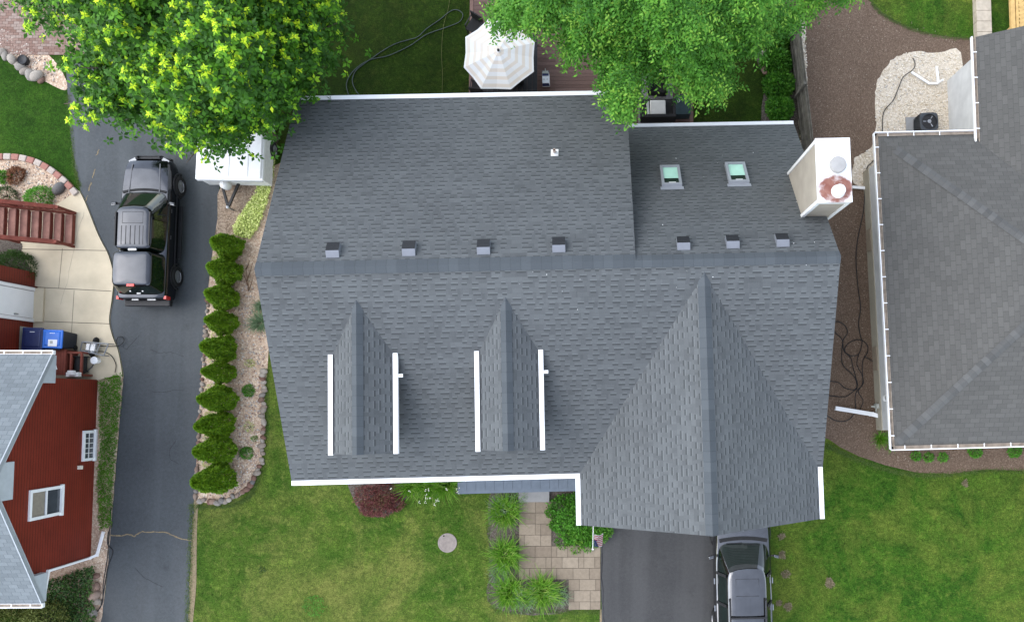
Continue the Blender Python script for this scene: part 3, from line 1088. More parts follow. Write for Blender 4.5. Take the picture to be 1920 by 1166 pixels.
def crack(m, pxs, w=.02, mi=1, z=.0205, jit=.012, seed=1):
    r = random.Random(seed)
    pts = smooth_path([P(x, y, z) for x, y in pxs], 5)
    pts = [p + Vector((r.gauss(0, jit), r.gauss(0, jit), 0)) for p in pts]
    for a, b in zip(pts, pts[1:]):
        d = (b - a).normalized(); s = Vector((-d.y, d.x, 0)) * w * r.uniform(.35, .75)
        m.face([a - s, b - s, b + s, a + s] if True else None, mi)


def dw(m):
    crack(m, [(205, 1003), (225, 1004), (240, 1001), (253, 1004), (262, 998), (275, 996), (310, 997), (322, 1003), (340, 1009), (361, 1014)], .035, 1, seed=3)
    crack(m, [(283, 655), (300, 662), (320, 660), (345, 668)], .008, 2, seed=4)
    crack(m, [(286, 733), (305, 735), (330, 731), (350, 733)], .008, 2, seed=5)
    crack(m, [(228, 640), (236, 655), (250, 640), (262, 628)], .010, 2, seed=6)
    crack(m, [(253, 1066), (275, 1085), (305, 1100)], .010, 2, seed=8)
    crack(m, [(330, 825), (318, 845), (322, 862), (340, 870)], .010, 2, seed=9)
    for i, (a, b) in enumerate([((185, 280), (181, 292)), ((178, 318), (173, 334)), ((170, 342), (166, 358)), ((164, 366), (161, 378))]):
        crack(m, [a, b], .03, 1, seed=20 + i)


def jitter_px(l, s, seed):
    r = random.Random(seed)
    return [(x + r.gauss(0, s), y) for x, y in l]


dpts = smooth_path([P(*q) for q in DL], 4) + smooth_path([P(*q) for q in DR], 4)
r_ = random.Random(4); dpts = [p + Vector((r_.gauss(0, .018), r_.gauss(0, .018), 0)) for p in dpts]
sheet('driveway', dpts, .016, [M['asphalt'], M['crack'], M['crack_dark']], extra=dw)
# soil edges showing beside the asphalt
sheet('soil_strip', smooth_path([P(x - 1, y) for x, y in DR[1:9]], 4) + smooth_path([P(x + 8 + (i % 3) * 2, y) for i, (x, y) in enumerate(reversed(DR[1:9]))], 4), .012, M['crack'])

# front driveway
def dw2(m):
    crack(m, [(1130, 1010), (1129, 1060), (1131, 1120), (1133, 1175)], .02, 2, seed=31, z=.0125)


FDL = [(1126, 960), (1127, 1020), (1126, 1080), (1128, 1140), (1130, 1240), (1134, 1800)]
FDR = [(1465, 1800), (1447, 1240), (1444, 1166), (1441, 1100), (1439, 1040), (1438, 960)]
sheet('driveway', [P(*q) for q in FDL] + smooth_path([P(*q) for q in FDR], 4), .008, [M['asphalt_front'], M['crack'], M['crack_dark']], extra=dw2)
sheet('soil_strip', [P(1125, 1142), (P(1133, 1142)), P(1133, 1240), P(1122, 1240)], .0062, M['crack'])

# concrete patio with joints
PT = [(143, 361), (95, 392), (20, 430), (-70, 455), (-70, 720), (100, 716), (183, 713), (222, 703), (231, 708)]
pe = [(231, 708), (229, 690), (222, 655), (212, 630), (206, 600), (211, 560), (214, 520), (205, 480), (185, 440), (163, 385), (150, 358)]
pc = smooth_path([P(*q) for q in pe], 5)
pz = .05


def pjoint(m):
    def ln(a, b, w=.022):
        a, b = P(*a, pz + .0035), P(*b, pz + .0035)
        d = (b - a).normalized(); s = Vector((-d.y, d.x, 0)) * w / 2
        m.face([a - s, b - s, b + s, a + s], 1)
    ln((38, 467), (202, 470)); ln((62, 538), (209, 546)); ln((64, 602), (205, 607))
    ln((117, 466), (110, 541), .016); ln((139, 544), (133, 640), .016); ln((66, 540), (66, 602), .014)
    crack(m, [(158, 398), (140, 460), (127, 520), (112, 572)], .012, 2, pz + .003, .02, 41)
    # slab edge
    e = smooth_path([P(*q, pz) for q in pe], 5)
    for a, b in zip(e, e[1:]): m.face([a, b, (b.x, b.y, 0), (a.x, a.y, 0)])


sheet('patio', [P(*q) for q in PT[:-1]] + pc, pz, [M['concrete'], M['joint'], simple('hairline patio crack', (.36, .31, .235), .9, .1, 10)], extra=pjoint)
sheet('planting_bed', outline([(-70, 448), (34, 452), (44, 478), (62, 515), (56, 546), (-70, 552)], n=4, jit=.01), .056, M['soil_dark'])

# stone filled bed on the left, and the rock bed further up
sheet('gravel_bed', outline([(-80, 296), (20, 295), (60, 302), (95, 322), (125, 345), (147, 362), (95, 396), (20, 432), (-80, 450)], n=4), .010, M['gravel'])
sheet('gravel_bed', outline([(-80, 10), (0, 35), (50, 70), (100, 112), (124, 150), (122, 170), (84, 153), (45, 133), (0, 100), (-80, 60)], n=4), .010, M['gravel'])
# brick paving glimpsed through the tree
mb = MB()
rr = random.Random(3)
for i in range(26):
    for j in range(22):
        q = P(-60, 95, .03) + Vector((i * .21 + (.1 if j % 2 else 0), j * .108 - .1, 0))
        mb.box((q.x, q.y, .02), (.2, .1, .03), 0, tint=rr.random())
tag(mb.build('brick_paving', tint_mat('faded red bricks', [(0, (.17, .10, .075)), (.5, (.22, .145, .115)), (1, (.26, .20, .165))])), kind='structure')

# strip of ground cover beside the red house, stony strip
sheet('gravel_strip', outline([(184, 712), (232, 706), (228, 760), (222, 820), (217, 880), (214, 930), (208, 990), (206, 1030), (198, 1100), (190, 1170), (170, 1240), (60, 1240), (60, 1050), (165, 1050)], smooth=False), .006, M['gravel'])
# arborvitae bed
sheet('mulch_bed', outline([(414, 350), (470, 336), (505, 330), (490, 400), (462, 448), (440, 452), (404, 470), (408, 420)], n=4, jit=.02), .0235, gravel_mat('tan wood chips', [(.24, .175, .12), (.36, .27, .19), (.17, .12, .085), (.44, .35, .26), (.30, .22, .155)], 20, (.07, .05, .035), .45))
sheet('gravel_bed', outline([(414, 372), (407, 420), (398, 480), (391, 540), (387, 590), (381, 660), (376, 740), (371, 820), (367, 900), (366, 935), (385, 942), (420, 942), (450, 930), (476, 905), (490, 870), (497, 800), (496, 740), (502, 690), (505, 640), (530, 560), (540, 300), (470, 330)], smooth=False), .020, M['gravel'])
# mulch between the houses, pebble apron
sheet('mulch_bed', outline([(1506, -120), (1640, -120), (1640, 0), (1650, 18), (1678, 38), (1715, 55), (1765, 66), (1835, 73), (1990, 72), (1990, 885), (1850, 880), (1780, 888), (1720, 886), (1660, 872), (1610, 855), (1575, 838), (1552, 822), (1400, 780), (1400, 300), (1500, 280)], smooth=False, jit=.0), .008, M['soil'])
sheet('lawn', smooth_path([P(1612, -130), P(1622, -20), P(1640, 12), P(1672, 37), P(1712, 55), P(1765, 68), P(1836, 74)], 5) + [P(1834, -130)], .012, M['grass_right'])
PEB = [(1700, 100), (1720, 98), (1760, 100), (1800, 100), (1815, 240), (1840, 300), (1660, 345), (1645, 350), (1602, 346), (1600, 300), (1612, 292), (1630, 280), (1642, 262), (1642, 230), (1641, 180), (1646, 150), (1662, 125), (1680, 108)]
sheet('pebble_apron', outline(PEB, n=4, jit=.02, seed=6), .014, M['pebble_bed'])
STRIP = [(1490, -60), (1508, -60), (1511, 60), (1513, 150), (1513, 230), (1515, 300), (1503, 300), (1499, 200), (1494, 80)]
sheet('pebble_strip', outline(STRIP, n=4, jit=.03, seed=9), .014, M['pebble_bed'])
sheet('soil_strip', outline([(1418, 80), (1470, 70), (1500, 290), (1436, 300), (1428, 200), (1440, 150), (1424, 130)], n=3), .0065, M['soil_dark'])
# dark bed by the walk and porch
sheet('planting_bed', outline([(925, 918), (1000, 918), (1000, 1060), (1070, 1075), (1072, 1145), (925, 1140), (918, 1060), (915, 980)], n=4, jit=.02), .0075, M['soil_dark'])
sheet('planting_bed', outline([(665, 880), (860, 880), (862, 925), (770, 930), (730, 965), (690, 965), (665, 940)], n=4, jit=.01), .0075, M['soil_dark'])
sheet('planting_bed', outline([(1020, 900), (1126, 900), (1128, 1022), (1036, 1022)], smooth=False), .0078, M['soil_dark'])


def scatter_px(poly, n, seed):
    r = np.random.default_rng(seed)
    xs_ = [p[0] for p in poly]; ys_ = [p[1] for p in poly]
    out = []
    while len(out) < n:
        x = r.uniform(min(xs_), max(xs_)); y = r.uniform(min(ys_), max(ys_))
        if in_poly(np.array([x]), np.array([y]), poly)[0]: out.append((x, y))
    return out


def pebbles(name, poly, n, s0, s1, mat, z, seed, label):
    r = random.Random(seed)
    vs0 = np.array([tuple(v) for v in ICO[1][0]]); fs0 = np.array(ICO[1][1])
    V, Q, T = [], [], []
    for i, (x, y) in enumerate(scatter_px(poly, n, seed)):
        c = P(x, y, z)
        s = r.uniform(s0, s1) * np.array([r.uniform(.8, 1.3), r.uniform(.7, 1.1), r.uniform(.4, .7)])
        a = r.uniform(0, 6.28)
        v = vs0 * s * (1 + .15 * np.sin(vs0[:, ::-1] * 3 + r.uniform(0, 6)))
        ca, sa = math.cos(a), math.sin(a)
        v = np.stack([v[:, 0] * ca - v[:, 1] * sa, v[:, 0] * sa + v[:, 1] * ca, v[:, 2] + s[2] * .4], 1) + np.array(c)
        Q.append(fs0 + len(V) * len(vs0)); V.append(v); T += [r.random()] * len(fs0)
    o = fast_mesh(name, np.concatenate(V), np.concatenate(Q), T, mat, k=3)
    return tag(o, label, 'stones', kind='stuff')


pebbles('pebbles', PEB, 2200, .02, .042, M['pebble'], .014, 1, 'loose cream pebbles around the air conditioner')
pebbles('pebbles', STRIP, 600, .022, .048, M['pebble'], .014, 2, 'loose cream pebbles in a strip beside the wooden fence')
ABED = [(412, 430), (395, 540), (383, 660), (374, 800), (368, 930), (440, 932), (478, 890), (492, 800), (494, 700), (500, 640), (480, 560), (460, 480)]
pebbles('gravel_stones', ABED, 1500, .018, .045, tint_mat('pink tan stones', [(0, (.26, .17, .13)), (.4, (.42, .33, .27)), (.75, (.58, .53, .46)), (1, (.3, .28, .26))], .8, .2, 14, .2, .1), .020, 3, 'pink tan gravel around the arborvitae')
pebbles('gravel_stones', [(0, 300), (60, 306), (100, 328), (140, 360), (90, 390), (30, 420), (0, 430)], 420, .016, .04, bpy.data.materials['pink tan stones'], .012, 4, 'pale gravel in the bed above the red stairs')
pebbles('gravel_stones', [(0, 50), (50, 80), (100, 125), (112, 158), (60, 135), (0, 95)], 260, .018, .045, bpy.data.materials['pink tan stones'], .012, 5, 'tan rubble beside the top left lawn')
pebbles('wood_chips', [(1560, 380), (1640, 380), (1660, 830), (1700, 850), (1900, 850), (1900, 875), (1700, 875), (1560, 800)], 700, .008, .022, tint_mat('pale mulch flecks', [(0, (.12, .09, .06)), (.6, (.24, .19, .14)), (1, (.35, .3, .24))], .9, .1, 14, .2, 0), .008, 6, 'pale chips in the mulch between the houses')
pebbles('wood_chips', [(1520, 0), (1640, 10), (1800, 78), (1650, 110), (1640, 260), (1525, 280)], 700, .008, .022, bpy.data.materials['pale mulch flecks'], .008, 7, 'pale chips in the open mulch behind the chimney')

# paver walk
mb = MB()
rr = random.Random(11)
rowh = .405
base = P(973, 1142, 0); colx = [P(973, 1040).x, P(1034, 1040).x, P(1066, 1100).x, P(1126, 1060).x]
ytop, ymid, yleg, ybot = P(1000, 940).y, P(1060, 1014).y, P(1000, 1080).y, P(1090, 1142).y
yy = ytop; k = 0
while yy > ybot + .1:
    yn = max(yy - rowh, ybot)
    mid = (yy + yn) / 2
    xa = colx[0] if mid > yleg else colx[2]
    xb_ = colx[1] if mid > ymid else colx[3]
    X = xa + (0)
    while X < xb_ - .02:
        w = rr.choice([.2, .4, .4, .6, .6])
        if X + w > xb_ - .15: w = xb_ - X
        mb.box((X + w / 2, mid, .02), (w - .014, yy - yn - .014, .04), tint=rr.random())
        X += w
    yy = yn; k += 1
tag(mb.build('paver_walk', M['paver']), kind='structure')
sheet('walk_joint_sand', [Vector((colx[0], ytop, 0)), Vector((colx[1], ytop, 0)), Vector((colx[1], ymid, 0)), Vector((colx[3], ymid, 0)), Vector((colx[3], ybot, 0)), Vector((colx[2], ybot, 0)), Vector((colx[2], yleg, 0)), Vector((colx[0], yleg, 0))], .014, simple('dark joint sand', (.10, .085, .065), .9, .2, 20))
mb = MB(); a = P(972, 941, .17); b = P(1030, 919, .17)
mb.box(((a.x + b.x) / 2, (a.y + b.y) / 2, .085), (b.x - a.x, b.y - a.y, .17))
o = mb.build('doorstep', M['concrete_grey']); bv = o.modifiers.new('bevel', 'BEVEL'); bv.width = .012; bv.segments = 2
tag(o, 'grey concrete step between porch and paver walk', 'step')

# ------------------------------------------------------------------ neighbour house on the right
nb = thing('neighbor_house', 'pale house with weathered grey hip roof and white open gutters', 'house', tuple(P(1900, 550, 0)), 0.0)
NZ = 3.0
nW = lambda x, y, z: P(x, y, z)
e_nw, e_sw = nW(1645, 256, NZ), nW(1676, 836, NZ)
e_ne, e_se = nW(1832, 252, NZ), nW(2130, 824, NZ)
# straight eaves in the house's own axes
ang = math.atan2((e_se - e_sw).y, (e_se - e_sw).x)
ux = Vector((math.cos(ang), math.sin(ang), 0)); uy = Vector((-ux.y, ux.x, 0))
half = (e_nw - e_sw).length / 2
dirL = (e_nw - e_sw).normalized()
RZ = NZ + 2.05
mid = (e_nw + e_sw) / 2
apex = mid + ux * half * 1.02; apex.z = RZ
apex2 = apex + ux * 6.0
e_se2, e_ne2 = e_sw + ux * 18, e_nw + ux * 18
shn = [M['shingle_nb'], M['white_dirty']]


def uvn(o, a, b):
    o, a, b = Vector(o), Vector(a).normalized(), Vector(b).normalized()
    return lambda p: ((p - o).dot(a) + 30, (p - o).dot(b) + 5)


def upv(a, eave_dir, p):
    """direction up the slope from the eave line through a"""
    n = (p - a).cross(eave_dir).normalized()
    u = eave_dir.cross(n).normalized()
    if u.z < 0: u = -u
    return u


mb = MB()
u_ = upv(e_sw, dirL, apex); mb.slab([e_nw, e_sw, apex], .12, uvn(e_sw, dirL, u_))
mb.build('roof', shn, nb, world=True)
mb = MB()
u_ = upv(e_sw, ux, apex); mb.slab([e_sw, e_se2, apex2 + ux * 8, apex], .12, uvn(e_sw, ux, u_))
mb.build('roof', shn, nb, world=True)
mb = MB()
u_ = upv(e_nw, ux, apex); mb.slab([e_nw, apex, apex2 + ux * 8, e_ne2], .12, uvn(e_nw, ux, u_))
mb.build('roof', shn, nb, world=True)


def hip_cap(a, b, name='hip_cap'):
    a, b = Vector(a), Vector(b)
    d = (b - a).normalized(); s = Vector((d.y, -d.x, 0)).normalized()
    m = MB(); L = (b - a).length
    for sg in (1, -1):
        o = s * sg * .15 - Vector((0, 0, .045)); up = Vector((0, 0, .03))
        q = [a + up, b + up, b + o + up, a + o + up]; u = [(0, 0), (L, 0), (L, 1), (0, 1)]
        if sg == 1: q.reverse(); u.reverse()
        m.face(q, 0, u)
    return m.build(name, M['cap_nb'], nb, world=True)


hip_cap(e_sw + (apex - e_sw) * .02, apex)
hip_cap(e_nw + (apex - e_nw) * .10, apex)
hip_cap(apex, apex2)
# wing roof at the top right
WZ = 3.12
w_a, w_b = nW(1828, 70, WZ), nW(1836, 266, WZ)
wd = (w_a - w_b).normalized(); wx = Vector((wd.y, -wd.x, 0))
w_c, w_d = w_a + wx * 5.0 + wd * .35, w_b + wx * 5.0 - wd * 6
w_c.z = w_d.z = WZ + 2.2
mb = MB(); u_ = upv(w_b, wd, w_c); mb.slab([w_a, w_b - wd * 6, w_d, w_c], .06, uvn(w_b, wd, u_))
mb.build('wing_roof', shn, nb, world=True)


def open_gutter(a, b, out, name='gutter', hang=.9, w=.13, zoff=0.0):
    """open trough with a bright front lip and hanger straps"""
    a, b, o = Vector(a) + Vector((0, 0, zoff)), Vector(b) + Vector((0, 0, zoff)), Vector(out).normalized()
    m = MB(); dz = Vector((0, 0, 1))
    m.bar(a + o * w, b + o * w, .03, .13)
    m.bar(a + o * w * .5 - dz * .06, b + o * w * .5 - dz * .06, w, .012, mi=1)
    m.bar(a + o * .0 - dz * .02, b + o * .0 - dz * .02, .012, .12, mi=1)
    L = (b - a).length; d = (b - a).normalized(); k = int(L / hang)
    for i in range(k):
        p = a + d * (hang * (i + .5))
        m.bar(p - o * .02 + dz * .05, p + o * w + dz * .05, .03, .012)
    return m.build(name, [M['white'], simple('silty gutter trough', (.30, .25, .20), .9, .3, 5)] if 'silty gutter trough' not in bpy.data.materials else [M['white'], bpy.data.materials['silty gutter trough']], nb, world=True)


open_gutter(e_sw - dirL * .1, e_nw + dirL * .1, -ux)
open_gutter(e_sw - ux * .1, e_se2, -uy)
open_gutter(e_nw - ux * .1, e_ne - ux * .05, uy)
open_gutter(w_b, w_a, -wx)
# fascia and walls
wl0 = e_sw + ux * .50 + uy * .45; wl1 = e_nw + ux * .50 - uy * .45
mb = MB()
for a, b in ((e_sw, e_nw),):
    mb.bar(Vector((wl0.x, wl0.y, NZ - .68)) - ux * .03, Vector((wl1.x, wl1.y, NZ - .68)) - ux * .03, .05, .9)
mb.build('frieze_board', M['white'], nb, world=True)
mb = MB()
mb.prism([wl0, wl0 + ux * 17, wl1 + ux * 17, wl1], 0, NZ - .2)
mb.build('wall', M['white_siding'], nb, world=True)
mb = MB()
mb.prism([wl0 - ux * .03 - uy * .03, wl0 + ux * 17 - uy * .03, wl1 + ux * 17 + uy * .03, wl1 - ux * .03 + uy * .03], 0, .62)
mb.build('foundation', simple('beige foundation', (.36, .325, .25), .8, .08, 3, .2, bump=.1), nb, world=True)
mb = MB()
for (ya, yb_) in ((430, 470), (650, 694)):
    a, b = P(1645, ya, .33), P(1652, yb_, .33)
    t0 = (a - wl0).dot(dirL); t1 = (b - wl0).dot(dirL)
    m0 = wl0 + dirL * t0; m1 = wl0 + dirL * t1
    m0.z = m1.z = .33
    mb2 = MB(); mb2.bar(m0 - ux * .04, m1 - ux * .04, .05, .42)
    wo = mb2.build('window', simple('taupe window panel %d' % ya, (.27, .22, .16), .7, .1), nb, world=True)
wa, wb_ = P(1762, 146, 0), P(1770, 252, 0)
mb = MB()
q0 = w_b + wx * .38; q1 = w_a + wx * .38 - wd * .3
mb.prism([q0, q0 + wx * 4, q1 + wx * 4, q1], 0, WZ - .1)
mb.build('wing_wall', M['white_siding'], nb, world=True)


def down_pipe(pts, name='downspout', parent=None, w=.075, mat='white'):
    m = MB()
    for a, b in zip(pts, pts[1:]): m.bar(a, b, w, w * .85)
    for p in pts[1:-1]: m.box(p, (w * 1.05, w * 1.05, w * .9))
    return m.build(name, M[mat], parent, world=True)


z_ = .12
down_pipe([P(1709, 136, z_), P(1742, 157, z_), P(1757, 157, z_ + .03), P(1768, 150, .5)], parent=nb)
down_pipe([P(1756, 125, z_), P(1759, 154, z_)], parent=nb)
down_pipe([P(1598, 351, z_), P(1622, 353, z_), P(1640, 343, .4)], parent=nb, w=.10)
p3 = [P(1566, 765, z_), P(1634, 776, z_), P(1668, 785, .35)]
down_pipe(p3, parent=nb, w=.15)
# meter and faucet at the corner
c = P(1661, 746, 1.0)
mb = MB(); mb.lathe([(.13, 0), (.13, .1), (.10, .14), (.10, .05), (0, .05)], c, 20)
mt = mb.build('utility_meter', M['white_dirty'], nb, world=True)
mb = MB(); mb.box(P(1666, 762, .6), (.16, .3, 1.1)); mb.box(P(1644, 761, .3), (.12, .16, .3)); mb.tube([P(1634, 762, .25), P(1652, 762, .25)], .03); mb.tube([P(1643, 755, .25), P(1643, 772, .25)], .025)
mb.build('utility_box', M['plastic_grey'], nb, world=True)

# air conditioner
c = P(1728, 240, 0)
ac = thing('air_conditioner', 'dark round topped air conditioner on the cream pebbles by the white wall', 'air conditioner', tuple(c), .03)
mb = MB()
pr = []
for i in range(40):
    t = 2 * PI * i / 40
    k = 5
    pr.append((.34 * math.copysign(abs(math.cos(t)) ** (2 / k), math.cos(t)), .34 * math.copysign(abs(math.sin(t)) ** (2 / k), math.sin(t))))
mb.prism(pr, .06, .72)
b_ = mb.build('casing', M['ac_grey'], ac)
mb = MB()
for i in range(-8, 9):
    for s_ in (-1, 1):
        mb.box((i * .036, s_ * .342, .38), (.012, .012, .56)); mb.box((s_ * .342, i * .036, .38), (.012, .012, .56))
mb.build('louvre', M['trim_black'], b_)
mb = MB(); mb.lathe([(.285, .722), (.285, .75), (.26, .755), (.25, .725)], (0, 0, 0), 36); mb.build('fan_ring', M['trim_black'], ac, auto=40)
mb = MB()
for k in range(3):
    a = k * 2.094 + .5
    v = []
    for rr_, w0, w1 in ((.06, -.5, .5), (.15, -.55, .62), (.24, -.42, .6)):
        v.append((Vector((math.cos(a + w0) * rr_, math.sin(a + w0) * rr_, .70)), Vector((math.cos(a + w1) * rr_, math.sin(a + w1) * rr_, .732))))
    for (p, q), (r2, s2) in zip(v, v[1:]): mb.face([p, r2, s2, q])
mb.lathe([(.07, .70), (.07, .745), (0, .75)], (0, 0, 0), 16)
mb.build('fan', simple('grey fan blades', (.30, .31, .33), .35, .1, 5, .5, .4), ac)
mb = MB(); mb.lathe([(.25, .724), (.0, .7241)], (0, 0, -.06), 24); mb.build('fan_well', M['rubber'], ac)
mb = MB(); mb.box((-.12, 0, .03), (1.0, .82, .06)); mb.build('pad', M['concrete_grey'], ac)

# ------------------------------------------------------------------ red house on the left
rx = -18.577
wN, wS = .715, -5.866
RE = 2.9
rh = thing('red_house', 'barn red house with pale grey shingle roof beside the driveway', 'house', (rx, (wN + wS) / 2, 0), 0)
oh = P(99, 667, RE).x               # rake plane
yN, yS = P(99, 664, RE).y, P(82, 1131, RE).y
ym = (yN + yS) / 2
ox_ = oh
prk = 6.0
# slope taken from where the rake meets the picture edge
for _z in np.arange(3, 9, .01):
    q = P(0, 872, float(_z))
    if q.x >= oh - 1e-3 or True:
        if abs(q.x - oh) < .012: prk = float(_z); yk = q.y; break
sl = (prk - RE) / (yN - yk) if prk != 6.0 else .7
RR = RE + sl * (yN - ym)
xw = rx - 9.5
shr = [M['shingle_red'], simple('grey drip edge', (.27, .29, .30), .5, .08, 7)]
mb = MB()
k_ = math.sqrt(1 + sl * sl)
mb.slab([(oh, yN, RE), (oh, ym, RR), (xw, ym, RR), (xw, yN, RE)], .13, lambda p: (p.x + 40, (yN - p.y) * k_ + 3))
mb.build('roof', shr, rh, world=True)
mb = MB()
mb.slab([(oh, yS, RE), (xw, yS, RE), (xw, ym, RR), (oh, ym, RR)], .13, lambda p: (p.x + 40, (p.y - yS) * k_ + 3))
mb.build('roof', shr, rh, world=True)
mb = MB()
zz = lambda y: RR - sl * abs(y - ym)
pr = [(wS, 0), (wN, 0), (wN, zz(wN) - .2), (ym, RR - .2), (wS, zz(wS) - .2)]
prism_x(mb, pr, xw + .3, rx)
mb.build('wall', M['red_siding'], rh, world=True)
# rake boards, boxed eave returns
mb = MB()
for ya, yb_ in ((yN - .02, ym), (yS + .02, ym)):
    mb.bar((oh - .03, ya, zz(ya) - .09), (oh - .03, yb_, zz(yb_) - .09), .035, .17)
mb.build('rake_board', simple('grey white rake trim', (.36, .385, .40), .5, .08, 7), rh, world=True)
for y_, s_ in ((yN, -1), (yS, 1)):
    mb = MB()
    d_ = abs(yN - wN) + .18
    pts = [(y_ + s_ * .03, RE - .06), (y_ + s_ * .03, RE - .24), (y_ + s_ * d_, RE - .24), (y_ + s_ * d_, zz(y_ + s_ * d_) - .16)]
    prism_x(mb, pts, rx + .012, oh - .035)
    mb.build('eave_return', simple('blue grey eave return %d' % s_, (.40, .43, .45), .5, .06, 5), rh, world=True)


def rgut(y_, s_):
    m = MB()
    a, b = Vector((xw, y_ + s_ * .06, RE - .02)), Vector((oh + .02, y_ + s_ * .06, RE - .02))
    m.bar(a + Vector((0, s_ * .06, 0)), b + Vector((0, s_ * .06, 0)), .03, .12)
    m.bar(a - Vector((0, 0, .05)), b - Vector((0, 0, .05)), .12, .012, mi=1)
    m.bar(a - Vector((0, s_ * .06, 0)), b - Vector((0, s_ * .06, 0)), .012, .1)
    m.box((oh + .02, y_ + s_ * .06, RE - .02), (.03, .14, .13))
    for i in range(10):
        m.box((oh - .35 - i * .62, y_ + s_ * .06, RE + .045), (.03, .14, .012))
    m.build('gutter', [M['white'], bpy.data.materials['silty gutter trough']], rh, world=True)


rgut(yN, 1); rgut(yS, -1)


def on_wall(px, py, X):
    d = ray(px, py); t = (X - CAM.x) / d.x
    return CAM + d * t


# gable vent box at the peak
c = on_wall(4, 903, rx + .05)
mb = MB(); mb.box((rx + .04, c.y, c.z), (.08, (P(0, 868, c.z).y - P(0, 940, c.z).y), .9)); mb.build('gable_vent', simple('grey gable vent', (.42, .45, .47), .5, .06, 5), rh, world=True)


def red_window(px4, name='window', slider=True, muntin=False):
    q = [on_wall(x, y, rx + .03) for x, y in px4]
    ys_ = [p.y for p in q]; zs_ = [p.z for p in q]
    a, b, c_, d_ = min(ys_), max(ys_), min(zs_), max(zs_)
    t = .10
    m = MB()
    m.box((rx + .03, (a + b) / 2, d_ - t / 2), (.07, b - a, t)); m.box((rx + .045, (a + b) / 2, c_ + t / 2), (.10, b - a + .06, t))
    for y_ in (a + t / 2, b - t / 2): m.box((rx + .03, y_, (c_ + d_) / 2), (.066, t, d_ - c_ - 2 * t))
    if slider: m.box((rx + .025, (a + b) / 2, (c_ + d_) / 2), (.05, b - a - 2 * t, .06))
    o = m.build(name, M['white'], rh, world=True)
    m = MB(); m.box((rx + .004, (a + b) / 2, (c_ + d_) / 2), (.012, b - a - 1.9 * t, d_ - c_ - 1.9 * t)); m.build('pane', M['window_glass'], o, world=True)
    if slider:
        m = MB(); m.box((rx + .013, (a + b) / 2, d_ - t - (d_ - c_) * .22), (.006, b - a - 2 * t, (d_ - c_) * .36)); m.build('blind', M['curtain'], o, world=True)
    if muntin:
        m = MB()
        for k in range(1, 5): m.box((rx + .02, a + t + (b - a - 2 * t) * k / 5, (c_ + d_) / 2), (.03, .025, d_ - c_ - 2 * t))
        m.box((rx + .02, (a + b) / 2, (c_ + d_) / 2), (.032, b - a - 2 * t, .025))
        m.build('muntin', M['white_dirty'], o, world=True)
    return o


red_window([(56, 919), (118, 909), (115, 964), (54, 977)])
red_window([(157, 808), (180, 806), (178, 862), (154, 865)], slider=False, muntin=True)
c = on_wall(150, 876, rx + .05)
mb = MB(); mb.box((rx + .06, c.y, c.z), (.12, .13, .13)); mb.build('vent_hood', simple('cream plastic', (.72, .66, .55), .5, .05), rh, world=True)
# downspout down the wall corner, then out along the ground
ycor = wS + .08
down_pipe([Vector((oh - .15, yS + .1, RE - .28)), Vector((rx + .05, ycor, RE - .55)), Vector((rx + .06, ycor, .16)), P(182, 1040, .10), P(194, 996, .07)], parent=rh, w=.085)
down_pipe([Vector((oh - .03, yN - .02, RE - .05)), P(104, 688, RE - .5)], parent=rh, w=.05)
down_pipe([Vector((oh - .10, yN + .02, RE - .05)), P(106, 692, RE - .6)], parent=rh, w=.035)
# rear wing with white door
RW = P(62, 570, .1).x
yA, yB = P(62, 536, .1).y, P(62, 664, 0).y
mb = MB(); mb.box(((RW - 4), (yA + .5 + yB - 1) / 2, 1.4), (8, yA + .5 - yB + 1, 2.8)); mb.build('wing_wall', M['red_siding'], rh, world=True)
mb = MB()
d0, d1 = P(62, 543, .1).y, P(62, 601, .1).y
mb.box((RW + .01, (d0 + d1) / 2, 1.15), (.08, abs(d0 - d1) - .16, 2.1))
for y_ in (d0, d1): mb.box((RW + .03, y_, 1.15), (.1, .12, 2.25))
do = mb.build('door', M['white'], rh, world=True)
c = on_wall(26, 588, RW + .09)
mb = MB(); mb.box((RW + .08, d1 + .15, 1.05), (.06, .04, .16)); mb.build('handle', M['chrome'], do, world=True)
mb = MB(); mb.box((RW + .06, d0 + .09, 1.15), (.09, .05, 2.2)); mb.build('door_trim', M['red_dark'], do, world=True)
mb = MB(); mb.box((RW + .2, (d0 + d1) / 2, .09), (.4, abs(d0 - d1) + .1, .1)); mb.build('doorstep', M['concrete'], rh, world=True)
# box and meter under the eave at the corner
mb = MB()
a, b = P(100, 655, .75), P(122, 703, .75)
for k in range(5):
    xx = a.x + (b.x - a.x) * (k + .5) / 5
    mb.box((xx, (a.y + b.y) / 2, .72), ((b.x - a.x) / 5 - .008, abs(b.y - a.y), .05))
mb.box(((a.x + b.x) / 2, (a.y + b.y) / 2, .35), (b.x - a.x - .04, abs(b.y - a.y) - .04, .69))
bx = thing('storage_bench', 'red brown slatted wooden box under the eave of the red house', 'bench', ((a.x + b.x) / 2, (a.y + b.y) / 2, 0))
mb.build('slatted_box', M['red_wood'], bx, world=True)
a, b = P(124, 661, .7), P(151, 703, .7)
hb = thing('hose_reel_box', 'red brown open frame holding a round black hose reel', 'hose reel', ((a.x + b.x) / 2, (a.y + b.y) / 2, 0))
mb = MB()
for y_ in (a.y, b.y): mb.box(((a.x + b.x) / 2, y_, .66), (b.x - a.x, .07, .08))
for x_ in (a.x, (a.x * .68 + b.x * .32), b.x): mb.box((x_, (a.y + b.y) / 2, .665), (.07, abs(a.y - b.y), .075))
for x_ in (a.x, b.x):
    for y_ in (a.y, b.y): mb.box((x_, y_, .31), (.07, .07, .62))
mb.build('frame', M['red_wood'], hb, world=True)
